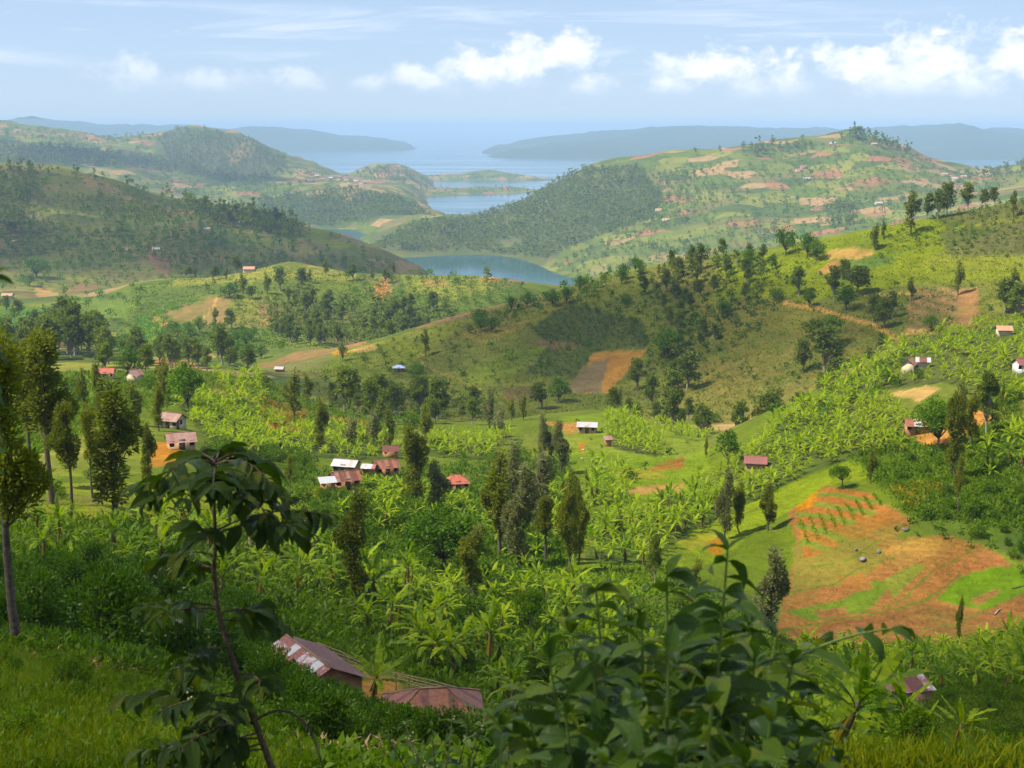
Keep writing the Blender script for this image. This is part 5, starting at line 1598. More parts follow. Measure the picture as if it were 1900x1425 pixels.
zone('banana', [(690, 890), (760, 930), (860, 900), (890, 960), (840, 1000), (700, 990), (620, 960)], (150, 260), 2.6, 2.4, 4.2, 1500, **BAN)
zone('banana', [(880, 990), (1010, 890), (1050, 900), (1040, 1000), (980, 1060)], (130, 250), 3.2, 3.2, 4.4, 500, **BAN)
zone('banana', [(1095, 870), (1160, 880), (1165, 930), (1100, 950)], (200, 290), 2.6, 3.2, 4.4, 600, **BAN)
zone('banana', [(1125, 775), (1160, 770), (1225, 815), (1220, 850), (1150, 835), (1130, 820)], (280, 420), 2.3, 2.8, 4.4, 1400, **BAN)
zone('banana', [(1200, 785), (1320, 800), (1400, 830), (1340, 835), (1240, 810)], (330, 470), 3.4, 3.0, 4.2, 700, **BAN)
zone('banana', [(60, 985), (300, 965), (480, 985), (600, 1010), (640, 1090), (560, 1110), (400, 1080), (250, 1060), (80, 1060)], (78, 170), 3.5, 2.6, 5.2, 1500, chance=0.85, **BAN)
zone('banana', [(560, 1110), (700, 1080), (900, 1080), (1100, 1095), (1200, 1130), (1150, 1190), (950, 1235), (860, 1260), (760, 1215), (640, 1165)], (78, 165), 3.5, 2.8, 5.2, 1500, chance=0.85, **BAN)
zone('banana', [(880, 1260), (1000, 1240), (1150, 1210), (1100, 1300), (950, 1330)], (68, 125), 3.2, 3.2, 4.6, 600, **BAN)
zone('banana', [(1480, 1235), (1600, 1210), (1760, 1230), (1910, 1195), (1910, 1245), (1760, 1262), (1640, 1250), (1500, 1300)], (95, 170), 2.7, 2.6, 3.8, 1500, **BAN)
zone('banana', [(1700, 1215), (1910, 1190), (1910, 1275), (1745, 1290)], (90, 170), 2.4, 2.0, 3.4, 1200, wfrac=0.3)
zone('banana', [(1480, 1300), (1620, 1290), (1600, 1425), (1440, 1440)], (40, 105), 2.8, 2.4, 3.6, 800, **BAN)
zone('banana', [(1640, 430), (1740, 420), (1745, 458), (1650, 462)], (500, 640), 3.6, 3.4, 4.6, 260, **BAN)
zone('banana', [(735, 650), (780, 640), (785, 672), (740, 678)], (500, 660), 3.2, 3.2, 4.2, 200, **BAN)
zone('banana', [(230, 640), (270, 590), (350, 560), (360, 580), (300, 610), (290, 650)], (650, 1090), 5.0, 3.6, 4.8, 900, **BAN)
zone('banana', [(-20, 570), (100, 575), (130, 610), (60, 640), (-20, 640)], (600, 1150), 5.0, 3.6, 4.8, 900, **BAN)
zone('banana', [(560, 690), (640, 680), (700, 690), (640, 715)], (450, 640), 3.6, 3.2, 4.2, 300, **BAN)
for (bx, by, bh) in [(1672, 1412, 2.0), (1650, 1422, 1.7), (1705, 1418, 1.6), (1770, 1440, 1.6), (1625, 1400, 1.5), (1690, 1395, 1.7), (1120, 1405, 2.4)]:
    p = ground(bx, by, 30, 90)
    put('banana', p, bh, forced=True)
for (bx, by, bh) in [(505, 1310, 3.0), (545, 1335, 2.6), (590, 1350, 2.4), (630, 1345, 2.2), (480, 1285, 2.8), (455, 1265, 2.6), (665, 1375, 2.4), (650, 1335, 2.0), (618, 1328, 2.2), (575, 1322, 2.4), (700, 1372, 2.2), (745, 1398, 2.2), (790, 1405, 2.0), (835, 1408, 2.1), (880, 1405, 2.2), (530, 1322, 2.5), (720, 1392, 2.2), (760, 1400, 2.0), (610, 1400, 2.2), (560, 1380, 2.3)]:
    p = ground(bx, by, 38, 95)
    put('coffee_shrub', p, bh, forced=True)
p = ground(690, 1305, 55, 95)
put('banana', p, 4.3, forced=True)
for (bx, by, bh) in [(300, 1075, 5.2), (410, 1130, 5.0), (800, 1240, 5.0), (760, 1190, 4.6), (905, 1240, 5.0), (860, 1230, 4.6), (720, 1175, 4.4), (480, 1110, 4.6), (560, 1085, 4.4), (1130, 1215, 3.4), (1200, 1220, 3.0)]:
    p = ground(bx, by, 70, 130)
    put('banana', p, bh, forced=True)

# --- coffee shrubs and bushes
zone('coffee_shrub', [(-20, 1070), (330, 1070), (470, 1130), (500, 1200), (440, 1260), (330, 1235), (150, 1190), (-20, 1185)], (42, 100), 2.4, 2.0, 3.0, 900)
zone('coffee_shrub', [(440, 1280), (560, 1290), (700, 1350), (690, 1425), (520, 1425), (450, 1340)], (26, 78), 2.4, 1.6, 2.6, 260)
zone('coffee_shrub', [(1660, 985), (1720, 950), (1910, 930), (1910, 1040), (1830, 1005), (1750, 985)], (150, 240), 2.5, 1.2, 2.0, 900)
zone('coffee_shrub', [(985, 610), (1060, 560), (1190, 598), (1205, 642), (1130, 648), (1070, 700), (975, 695), (1020, 640)], RID, 2.9, 1.3, 2.2, 2600)
zone('coffee_shrub', [(1720, 402), (1910, 370), (1910, 470), (1760, 472), (1770, 430)], RID, 3.2, 1.3, 2.2, 1500)
zone('bush', [(-20, 1215), (150, 1225), (330, 1280), (460, 1350), (540, 1440), (-20, 1440)], (10, 58), 1.3, 0.25, 0.75, 900, clump=1.4)
zone('bush', [(440, 990), (640, 1000), (660, 1120), (900, 1100), (1000, 1090), (900, 1160), (700, 1130), (560, 1080)], (85, 190), 4.0, 1.6, 3.2, 500)
zone('bush', [(550, 920), (650, 900), (900, 940), (1000, 1000), (900, 1060), (700, 1040), (560, 980)], (130, 250), 4.0, 1.8, 3.6, 800)
zone('bush', [(940, 1150), (1250, 1120), (1440, 1180), (1500, 1240), (1300, 1300), (1000, 1300)], (75, 175), 3.2, 1.2, 2.8, 700)
zone('bush', [(1490, 1290), (1700, 1310), (1910, 1270), (1910, 1425), (1500, 1425)], (12, 110), 3.0, 0.5, 1.4, 520)
zone('bush', [(1640, 985), (1720, 955), (1910, 1040), (1910, 1075), (1830, 1025), (1720, 1000)], (150, 240), 2.6, 0.8, 1.8, 500)
zone('bush', [(1580, 850), (1700, 830), (1910, 830), (1910, 950), (1760, 935), (1690, 900)], (160, 290), 3.6, 0.9, 2.2, 900)
zone('bush', [(380, 830), (560, 850), (620, 880), (560, 900), (400, 870)], (180, 300), 3.6, 1.4, 3.0, 500)
zone('bush', [(760, 830), (1000, 820), (1060, 850), (1000, 900), (800, 890)], (220, 350), 4.5, 1.2, 2.8, 600)
zone('bush', [(40, 870), (300, 880), (450, 960), (200, 990), (0, 980)], (110, 240), 6.5, 0.8, 2.0, 400)
zone('bush', [(1000, 780), (1300, 800), (1330, 880), (1100, 900)], (230, 430), 11.0, 0.9, 2.2, 400)
zone('bush', [(1400, 760), (1560, 720), (1700, 660), (1720, 700), (1600, 740), (1480, 790)], (230, 350), 4.2, 1.2, 2.8, 500)
zone('bush', [(480, 700), (800, 735), (800, 800), (600, 770), (470, 740)], (330, 480), 4.5, 1.2, 3.0, 900)
zone('bush', [(80, 690), (350, 680), (420, 740), (300, 780), (80, 790)], (230, 400), 6.0, 1.2, 3.0, 600)
zone('bush', [(860, 610), (1100, 520), (1350, 475), (1450, 500), (1440, 580), (1330, 690), (1220, 700), (1200, 640), (1060, 560)], RID, 4.0, 1.4, 3.6, 4200, clump=1.2)
zone('bush', [(1260, 700), (1640, 650), (1560, 710), (1440, 790), (1280, 790)], RID, 6.5, 1.2, 3.2, 1400, clump=1.6)
zone('bush', [(560, 720), (640, 650), (860, 600), (1000, 600), (960, 720), (800, 790), (640, 760)], RID, 6, 1.2, 3.2, 1600, clump=1.6)
zone('bush', [(1320, 520), (1560, 440), (1910, 380), (1910, 600), (1660, 620), (1500, 580)], RID, 13, 1.2, 2.8, 500)
# --- woods
zone('gum_tree', [(90, 660), (105, 610), (185, 620), (190, 668)], (430, 760), 6.0, 14, 20, 400)
zone('gum_tree', [(180, 665), (420, 668), (480, 690), (300, 690), (190, 690)], (400, 720), 9.0, 9, 14, 500)
zone('gum_tree', [(-20, 640), (100, 640), (100, 700), (-20, 705)], (350, 740), 8.0, 9, 14, 400)
zone('gum_tree', [(0, 575), (130, 590), (200, 640), (60, 655)], (560, 1000), 13, 7, 12, 300)
zone('round_tree', [(880, 600), (1000, 560), (1100, 522), (1200, 497), (1180, 520), (1080, 555), (960, 600), (900, 625)], RID, 5.5, 5, 8, 1200, chance=0.8)
zone('gum_tree', [(1180, 530), (1300, 475), (1420, 480), (1410, 580), (1330, 640), (1270, 700), (1200, 690), (1230, 600)], RID, 5.5, 4, 9, 2600, clump=1.2)
zone('gum_tree', [(1130, 770), (1200, 750), (1330, 800), (1420, 800), (1560, 700), (1600, 660), (1640, 650), (1580, 720), (1480, 770), (1390, 830), (1280, 815)], (380, 530), 7.0, 6, 11, 1300)
zone('gum_tree', [(820, 740), (900, 760), (960, 760), (900, 790), (800, 800), (700, 790), (600, 750), (640, 730)], (370, 540), 9.0, 6, 11, 700)
zone('gum_tree', [(500, 580), (640, 560), (800, 570), (870, 590), (700, 645), (560, 645), (500, 620)], (700, 1000), 7.0, 6, 12, 3000)
zone('gum_tree', [(380, 530), (560, 520), (600, 560), (480, 570), (380, 560)], (820, 1080), 20, 6, 10, 500)
zone('round_tree', [(640, 520), (760, 510), (980, 530), (960, 570), (800, 570), (660, 560)], (820, 1080), 9, 3, 7, 1500)
zone('round_tree', [(180, 640), (400, 610), (560, 640), (480, 670), (220, 670)], (600, 900), 9.0, 5, 9, 1000)
zone('round_tree', [(100, 545), (330, 530), (260, 600), (120, 610)], (800, 1300), 20, 5, 9, 400)
# left hill
zone('gum_tree', [(340, 368), (420, 376), (545, 430), (500, 432), (400, 420), (360, 400)], LHILL, 8.5, 11, 20, 3000, clump=0.4, gully=0.2)
zone('gum_tree', [(460, 405), (540, 412), (560, 440), (500, 440), (470, 425)], LHILL, 8.5, 11, 18, 1200, clump=0.4, gully=0.2)
zone('gum_tree', [(-20, 318), (70, 318), (60, 370), (30, 430), (-20, 440)], LHILL, 11, 9, 17, 2000, clump=0.6)
zone('round_tree', [(-20, 330), (260, 350), (420, 400), (700, 480), (720, 510), (400, 530), (-20, 540)], (1150, 2050), 10, 3, 10, 12000, clump=1.4)
zone('gum_tree', [(-20, 350), (300, 380), (560, 450), (500, 500), (100, 480), (-20, 470)], (1150, 2050), 11, 6, 13, 5000, clump=2.0)
zone('round_tree', [(-20, 420), (300, 440), (380, 420), (360, 450), (0, 480)], LHILL, 17, 5, 10, 900)
zone('gum_tree', [(0, 310), (120, 312), (250, 345), (380, 385), (600, 432), (700, 475), (600, 440), (380, 392), (200, 342), (0, 318)], LHILL, 14, 9, 16, 1400)
zone('round_tree', [(560, 440), (720, 495), (740, 515), (660, 510), (560, 470)], LHILL, 17, 6, 11, 900)
# inlet shores and the big hill
zone('gum_tree', [(688, 462), (760, 420), (900, 398), (1000, 350), (1080, 316), (1180, 312), (1225, 360), (1210, 405), (1090, 445), (1010, 480), (900, 468), (800, 468)], (2300, 3420), 7.2, 6, 14, 32000, clump=1.1, gully=0.5, wide=1.2)
zone('gum_tree', [(1060, 318), (1250, 290), (1330, 330), (1320, 400), (1200, 440), (1060, 480), (1200, 400), (1215, 350)], (2300, 3420), 13, 5, 12, 3000, clump=1.6)
zone('gum_tree', [(1000, 500), (1100, 470), (1200, 460), (1300, 445), (1250, 480), (1080, 520), (1040, 520)], (2150, 2800), 17, 7, 13, 1500)
zone('round_tree', [(1200, 330), (1450, 275), (1580, 256), (1800, 320), (1910, 330), (1800, 380), (1500, 470), (1100, 490), (1210, 410)], (2200, 3420), 15, 4, 13, 11000, clump=1.6)
zone('gum_tree', [(1530, 385), (1585, 385), (1585, 420), (1535, 422)], (2300, 3300), 13, 12, 18, 300)
zone('gum_tree', [(1350, 420), (1440, 410), (1480, 440), (1400, 460)], (2300, 3100), 20, 9, 15, 400)
zone('gum_tree', [(1570, 252), (1600, 255), (1720, 292), (1800, 314), (1700, 292), (1600, 264)], (3050, 3420), 16, 16, 30, 500)
zone('gum_tree', [(1370, 279), (1430, 272), (1500, 265), (1510, 285), (1450, 290), (1380, 290)], (3000, 3420), 18, 14, 24, 300)
zone('gum_tree', [(1780, 325), (1910, 306), (1910, 325), (1800, 340)], (2800, 3420), 18, 12, 22, 300)
for (a, b, c) in [(1577, 256, 238), (1585, 257, 240), (1592, 258, 236), (1602, 259, 237), (1612, 262, 240), (1625, 266, 246), (1290, 288, 274), (1380, 280, 264), (1393, 279, 265), (1402, 279, 266), (1415, 278, 266), (1448, 274, 262), (1460, 273, 262), (1472, 272, 263), (1335, 285, 272), (1560, 260, 246), (1640, 270, 254), (1655, 276, 262), (1668, 282, 268), (1680, 288, 274)]:
    tree('gum_tree', a, b, c, (3200, 3420), 0.9)
# far left ridge and lakeside
zone('gum_tree', [(430, 405), (500, 362), (650, 350), (740, 368), (800, 398), (700, 410), (600, 418)], (3480, 4000), 10, 7, 16, 8000, clump=0.5, gully=0.2, wide=1.2)
zone('gum_tree', [(-20, 278), (120, 272), (330, 300), (520, 345), (470, 345), (300, 318), (120, 305), (-20, 318)], (3600, 5600), 15, 10, 20, 8000, gully=0.2, wide=1.2)
zone('gum_tree', [(290, 255), (335, 240), (400, 246), (470, 262), (540, 305), (480, 345), (400, 330), (310, 290)], (4600, 5950), 17, 10, 20, 7000, gully=0.3, wide=1.2)
zone('round_tree', [(-20, 232), (130, 248), (290, 250), (250, 290), (-20, 275)], (4500, 5950), 26, 8, 17, 4000, clump=1.5)
zone('round_tree', [(480, 290), (640, 335), (640, 350), (560, 350)], (4500, 5700), 24, 8, 15, 2000, clump=1.5)
zone('round_tree', [(430, 335), (560, 345), (450, 380), (380, 370), (200, 330)], (3600, 4800), 22, 7, 15, 2200, clump=1.5)
zone('gum_tree', [(660, 318), (720, 311), (770, 325), (760, 338), (670, 335)], (5000, 5900), 15, 8, 17, 1800, gully=0.0)
zone('round_tree', [(780, 325), (1000, 325), (1000, 362), (780, 362)], (5100, 7300), 24, 6, 12, 2400)
# ------------------------------------------------------------------ labels that point to one plant
LM = [(30, 900, 'at the left edge'), (120, 880, 'on the yellow meadow at left'), (230, 860, 'around the big meadow tree'), (170, 700, 'near the orange roof at left'), (300, 710, 'on the left shoulder crest'),
      (330, 810, 'beside the pink roofed houses'), (460, 800, 'in the bright grove right of the pink roofs'), (620, 830, 'in the grove above the white roofs'), (450, 715, 'on the rise behind the left grove'),
      (680, 960, 'below the dark rust roof'), (640, 880, 'by the village roofs'), (780, 870, 'by the dark pillar tree'), (850, 960, 'below the orange red roof'), (850, 820, 'in the grove behind the orange red roof'),
      (950, 950, 'among the silver trees in the centre'), (1050, 960, 'right of the silver trees'), (1080, 830, 'around the white roofed knoll house'), (1180, 810, 'in the patch right of the knoll house'), (1130, 910, 'in the clump of the valley floor'),
      (1150, 1020, 'at the valley foot of the banana slope'), (1280, 950, 'on the lower banana slope'), (1420, 860, 'on the middle of the banana slope'), (1540, 780, 'on the upper banana slope'), (1690, 780, 'by the striped roof on the right'),
      (1690, 660, 'around the tan gabled house'), (1830, 680, 'in the top right grove'), (1860, 820, 'below the bare yard at right'), (1800, 960, 'on the dark shrub bank at right'), (1600, 880, 'above the orange plots'),
      (1430, 950, 'left of the orange plots'), (1440, 1120, 'at the left edge of the tilled slope'), (1700, 1220, 'below the tilled slope'), (1850, 1220, 'below the tilled slope at the right edge'), (1690, 1300, 'around the small shed'), (1560, 1300, 'left of the small shed'),
      (1680, 1400, 'by the bare patch at bottom right'), (1850, 1370, 'in the bottom right corner'), (1000, 1280, 'left of the foreground coffee bush'), (1150, 1180, 'behind the foreground coffee bush'), (850, 1200, 'above the hip roofed hut'),
      (700, 1130, 'behind the long rusty roof'), (690, 1300, 'in the earth yard'), (520, 1330, 'below the long rusty roof'), (560, 1060, 'left of the big dark pillar tree'), (400, 1060, 'behind the thin coffee stem'), (200, 1020, 'in the front grove at left'),
      (250, 1150, 'in the dark coffee plot at left'), (60, 1140, 'near the foot of the tall left tree'), (130, 630, 'in the dark wood at left'), (50, 590, 'in the green valley at far left'), (300, 640, 'beside the earth track'), (300, 590, 'in the green fan plots'),
      (430, 530, 'on the middle spur'), (600, 510, 'on the yellow crest of the spur'), (650, 600, 'in the wood under the spur'), (850, 520, 'on the right half of the spur'), (740, 670, 'around the pale blue roof'), (620, 720, 'in the valley left of the blue roof'),
      (820, 760, 'in the shaded valley bottom'), (960, 740, 'behind the central silver trees'), (950, 640, 'on the dark grassy ridge flank'), (1090, 630, 'in the dark plantation on the ridge'), (1000, 560, 'along the ridge hedge'), (1120, 760, 'below the brown ridge field'),
      (1200, 520, 'on the ridge skyline'), (1330, 500, 'at the crest of the scrub wood'), (1280, 600, 'in the scrub wood of the ridge'), (1250, 690, 'right of the brown ridge field'), (1400, 620, 'on the dry grass flank'), (1500, 520, 'by the tan plots of the ridge'),
      (1530, 640, 'below the ridge track'), (1640, 570, 'above the ridge track'), (1700, 420, 'on the bright upper ridge'), (1840, 390, 'on the dark crest at right'), (1850, 540, 'right of the stubble plot'), (1460, 750, 'in the gully behind the banana slope'), (1300, 790, 'in the hollow below the ridge'),
      (120, 400, 'on the upper left hill'), (430, 400, 'in the wood on the hill shoulder'), (150, 490, 'on the lower left hill'), (500, 470, 'on the right flank of the left hill'), (680, 490, 'at the tip of the left hill'), (850, 430, 'on the wooded promontory'),
      (1100, 380, 'in the scrub of the big hill'), (1300, 400, 'on the plots of the big hill'), (1590, 255, 'on the big hill summit'), (1420, 285, 'on the big hill skyline'), (1600, 380, 'on the far plots right'), (1800, 330, 'on the right saddle'),
      (620, 390, 'on the lakeside hill'), (300, 300, 'on the far left ridge'), (870, 345, 'on the low islands')]
LMX = np.array([q[0] for q in LM], float)
LMY = np.array([q[1] for q in LM], float)
ONES = ['', 'first', 'second', 'third', 'fourth', 'fifth', 'sixth', 'seventh', 'eighth', 'ninth', 'tenth', 'eleventh', 'twelfth', 'thirteenth', 'fourteenth', 'fifteenth', 'sixteenth', 'seventeenth', 'eighteenth', 'nineteenth']
TENS = ['', '', 'twenty', 'thirty', 'forty', 'fifty', 'sixty', 'seventy', 'eighty', 'ninety']
TENTH = ['', '', 'twentieth', 'thirtieth', 'fortieth', 'fiftieth', 'sixtieth', 'seventieth', 'eightieth', 'ninetieth']


def ordinal(n):
    if n < 20:
        return ONES[n]
    if n % 10 == 0:
        return TENTH[n // 10]
    return TENS[n // 10] + '-' + ONES[n % 10]


KINDS = {'tall_oak': ('silky_oak_tree', 'tree', 'bare stemmed feathery tree', 'bare stemmed feathery trees of the farms'),
         'silky_oak': ('silky_oak_tree', 'tree', 'dark feathery column tree', 'feathery column trees of the farms'),
         'silver_oak': ('silver_oak_tree', 'tree', 'silvery feathery column tree', 'silvery column trees of the farms'),
         'round_tree': ('broadleaf_tree', 'tree', 'round leafy tree', 'round leafy trees of the hills'),
         'umbrella_tree': ('umbrella_tree', 'tree', 'small umbrella shaped tree', 'small umbrella shaped trees'),
         'gum_tree': ('gum_tree', 'tree', 'loose crowned gum tree', 'gum trees of the hills'),
         'banana': ('banana_plant', 'banana plant', 'banana plant', 'banana plants of the groves'),
         'coffee_shrub': ('coffee_shrub', 'shrub', 'dark green coffee shrub', 'coffee shrubs of the plots'),
         'bush': ('bush', 'bush', 'low leafy bush', 'bushes on the slopes')}
LIM = {'hi': (95, 60), 'mid': (24, 15)}


def lod_of(p):
    i = 1 if p['kind'] in ('bush', 'coffee_shrub') else 0
    return 'hi' if p['pix'] > LIM['hi'][i] else ('mid' if p['pix'] > LIM['mid'][i] else 'low')


def make_plant(p, label):
    nm, cat, _, grp = KINDS[p['kind']]
    if p['kind'] == 'banana':
        k = p['v'] % NB
        e = obj(nm, None, loc=(p['x'], p['y'], p['z']), rz=p['rz'], scale=p['h'] / 3.9)
        e.rotation_euler = (random.gauss(0, 0.13), random.gauss(0, 0.13), p['rz'])
        e.empty_display_size = 0.5
        obj('stem', BSTEM[k], e)
        if p['pix'] > 78:
            for (var, a, rise, ln, hz) in BSPEC[k][1]:
                o = obj('leaf', BLM[var], e)
                o.matrix_local = leaf_matrix(a, rise, ln, hz)
        else:
            obj('crown', BCRM[k], e)
    else:
        lod = lod_of(p)
        lst = PROTO.get((p['kind'], lod)) or PROTO[(p['kind'], 'hi')]
        d = lst[p['v'] % len(lst)]
        sc_ = (p['h'] * p['wide'], p['h'] * p['wide'], p['h'])
        if True:
            e = obj(nm, None, loc=(p['x'], p['y'], p['z']), rz=p['rz'], scale=sc_)
            e.empty_display_size = 0.5
            obj('trunk', d['trunk'], e)
            obj('crown', d['crown'], e)
    tag(e, label, cat, grp)
    return e


def join_stuff(name, label, plist):
    """everything of a kind that is too far and too many to pick out singly"""
    Vs, Fs, Ms, n = [], [], [], 0
    mats = None
    for p in plist:
        c, s_ = math.cos(p['rz']), math.sin(p['rz'])
        Rm = np.array([[c, -s_, 0], [s_, c, 0], [0, 0, 1]])
        if p['kind'] == 'banana':
            k1, k2 = rng.normal(0, 0.15, 2)
            Rm = np.array([[1, 0, k1], [0, 1, k2], [0, 0, 1]]) @ Rm
        if p['kind'] == 'banana':
            V, Fq, M = BCR[p['v'] % NB]
            k_ = p['h'] / 3.9
            sc_ = np.array([k_, k_, k_])
            mats = ['banana_leaf', 'banana_leaf_old']
        else:
            lst = PROTO.get((p['kind'], 'far')) if p['y'] > 1150 else None
            lst = lst or PROTO[(p['kind'], 'low')]
            d = lst[p['v'] % len(lst)]
            Vt, Ft, Vc, Fc = d['arr']
            V = np.concatenate([Vt, Vc])
            Fq = np.concatenate([Ft, Fc + len(Vt)])
            M = np.concatenate([np.zeros(len(Ft), np.int32), np.ones(len(Fc), np.int32)])
            mats = d['mats']
            sc_ = np.array([p['h'] * p['wide'], p['h'] * p['wide'], p['h']])
        Vs.append((V * sc_) @ Rm.T + np.array([p['x'], p['y'], p['z']]))
        Fs.append(Fq + n)
        Ms.append(M)
        n += len(V)
    if not Vs:
        return
    o = obj(name, mesh_arrays(name, np.concatenate(Vs), np.concatenate(Fs), None, mats, np.concatenate(Ms)))
    tag(o, label, kind='stuff')


def emit_plants():
    for i, p in enumerate(PL):
        p['v'] = int(rng.integers(0, 1000))
    bykind = {}
    for p in PL:
        bykind.setdefault(p['kind'], []).append(p)
    print('PLANTS', {k: len(v) for k, v in bykind.items()})
    STUFF = {'banana': ('far_banana_groves', 'dense banana leaves of the more distant groves'), 'gum_tree': ('far_gum_woods', 'grey green woods covering the distant hills'),
             'round_tree': ('far_scattered_trees', 'small trees dotting the distant hills'), 'coffee_shrub': ('far_coffee_plots', 'dark shrubs filling the plots on the ridge'),
             'bush': ('far_scrub', 'green scrub covering the valley sides')}
    inds = []
    for k, lst in bykind.items():
        lst.sort(key=lambda q: (not q['forced'], -q['pix']))
        inds += lst[:300]
        if len(lst) > 300:
            nm, lb = STUFF.get(k, ('far_trees', 'distant trees'))
            join_stuff(nm, lb, lst[300:])
    cells = {}
    for p in inds:
        j = int(np.argmin((LMX - p['px']) ** 2 + ((LMY - (p['py'] - p['pix'] * 0.4)) * 1.5) ** 2))
        cells.setdefault((p['kind'], j), []).append(p)
    for (k, j), lst in cells.items():
        what, where = KINDS[k][2], LM[j][2]
        if len(lst) == 1:
            make_plant(lst[0], 'the only ' + what + ' ' + where)
            continue
        big = max(lst, key=lambda q: q['pix'])
        lst.sort(key=lambda q: q['px'])
        for i, p in enumerate(lst):
            make_plant(p, ordinal(i + 1) + ' ' + what + ' from the left ' + where)


emit_plants()


# ------------------------------------------------------------------ ground cover that nobody could count
def tufts(name, label, poly, dr, n, blades, L0, L1, wfrac, mat, up=1.0, spread=0.6, rad=0.15, grow=0.0):
    xs = [q[0] for q in poly]
    ys = [q[1] for q in poly]
    qx = rng.uniform(min(xs), max(xs), n * 2)
    qy = rng.uniform(min(ys), max(ys), n * 2)
    ok = inpoly(qx, qy, poly)
    qx, qy = qx[ok][:n], qy[ok][:n]
    pts, hit = cast(qx, qy, dr[0], dr[1], 220)
    pts = pts[hit]
    pts = pts[~bare(pts)]
    if SPOTS:
        hs = np.array([s_ for s_ in SPOTS if s_[2] > 1.5])
        d2 = (pts[:, None, 0] - hs[None, :, 0]) ** 2 + (pts[:, None, 1] - hs[None, :, 1]) ** 2
        pts = pts[~(d2 < (hs[None, :, 2] * 0.85) ** 2).any(1)]
    sz = rng.uniform(L0, L1, len(pts)) * (1 + grow * pts[:, 1])
    C = np.repeat(pts, blades, 0) + rng.normal(0, 1, (len(pts) * blades, 3)) * [1, 1, 0.0] * np.repeat(sz, blades)[:, None] * rad / 0.4
    C[:, 2] -= 0.02
    Dv = rng.normal(0, spread, C.shape)
    Dv[:, 2] = up + rng.uniform(-0.4, 0.4, len(C))
    m = MB()
    Ls = np.repeat(sz, blades) * rng.uniform(0.6, 1.2, len(C))
    m.leaves(C, Dv, Ls, Ls * wfrac, lift=0.12)
    tag(obj(name, m.mesh(name, [mat])), label, kind='stuff')


LBANK = [(-20, 1200), (150, 1215), (330, 1270), (470, 1345), (560, 1440), (-20, 1440)]
tufts('grass', 'bright grass of the bank at bottom left', LBANK, (8, 60), 9000, 6, 0.08, 0.26, 0.06, 'grass_blade', 1.0, 0.5, 0.2)
tufts('dry_stalks', 'dry yellowish stalks in the bank at bottom left', LBANK, (8, 60), 3500, 4, 0.2, 0.5, 0.03, 'dry_grass_blade', 1.0, 0.4, 0.2)
tufts('weeds', 'feathery green weeds growing in the bank at bottom left', [(-20, 1290), (250, 1260), (420, 1320), (520, 1440), (-20, 1440)], (8, 60), 11000, 5, 0.06, 0.15, 0.38, 'bush_leaf', 0.7, 0.9, 0.6, 0.01)
tufts('leaf_litter', 'dry brown litter under the coffee plot at left', [(50, 1200), (180, 1205), (350, 1260), (250, 1250), (80, 1225)], (30, 75), 1500, 5, 0.14, 0.3, 0.2, 'litter', 0.2, 1.0, 0.4)
tufts('leaf_litter', 'dry leaf litter below the long rusty roof', [(500, 1340), (760, 1340), (740, 1430), (540, 1430)], (20, 75), 2200, 5, 0.12, 0.28, 0.2, 'litter', 0.2, 1.0, 0.4)
tufts('weeds', 'tangled undergrowth around the near huts', [(380, 1230), (640, 1300), (1000, 1300), (1460, 1260), (1500, 1440), (420, 1440)], (9, 105), 12000, 5, 0.08, 0.19, 0.40, 'bush_leaf', 0.7, 0.9, 0.6, 0.012)
tufts('weeds', 'low plants between the coffee shrubs at left', [(-20, 1060), (330, 1060), (500, 1140), (480, 1260), (300, 1260), (-20, 1195)], (40, 110), 5000, 9, 0.25, 0.5, 0.3, 'bush_leaf', 0.8, 0.8, 0.4)
tufts('leaf_litter', 'scattered litter and straw on the earth yard', [(650, 1230), (775, 1260), (780, 1300), (700, 1335), (630, 1310)], (50, 110), 260, 4, 0.1, 0.3, 0.2, 'litter', 0.2, 1.0, 0.5)
tufts('dry_grass', 'yellowish grass on the slope at bottom right', [(1480, 1310), (1700, 1290), (1910, 1255), (1910, 1440), (1480, 1440)], (10, 115), 9000, 6, 0.14, 0.36, 0.08, 'dry_grass_blade', 1.0, 0.45, 0.3)
tufts('weeds', 'green weeds on the slope at bottom right', [(1480, 1310), (1700, 1290), (1910, 1255), (1910, 1440), (1480, 1440)], (10, 115), 7000, 6, 0.07, 0.18, 0.36, 'bush_leaf', 0.7, 0.9, 0.6, 0.01)
tufts('undergrowth', 'leafy undergrowth of the near groves', [(-20, 960), (500, 960), (900, 1060), (1250, 1050), (1450, 1200), (1300, 1300), (900, 1300), (500, 1180), (-20, 1070)], (68, 200), 8000, 6, 0.4, 0.8, 0.36, 'bush_leaf', 0.8, 0.8, 0.5)
tufts('undergrowth', 'weeds and grass below the tilled slope', [(1440, 1195), (1910, 1190), (1910, 1275), (1700, 1300), (1480, 1310)], (85, 180), 6000, 7, 0.2, 0.5, 0.3, 'bush_leaf', 0.8, 0.8, 0.5)
tufts('meadow_grass', 'short grass left of the tilled slope', [(1230, 1000), (1480, 885), (1620, 845), (1640, 890), (1480, 960), (1460, 1130), (1300, 1080)], (130, 290), 6000, 5, 0.12, 0.3, 0.12, 'grass_blade', 1.0, 0.6, 0.5)
tufts('undergrowth', 'leafy undergrowth between the village trees', [(500, 880), (700, 870), (1050, 850), (1100, 1000), (1000, 1080), (600, 1020)], (125, 330), 6000, 6, 0.5, 1.0, 0.36, 'bush_leaf', 0.8, 0.8, 0.5)
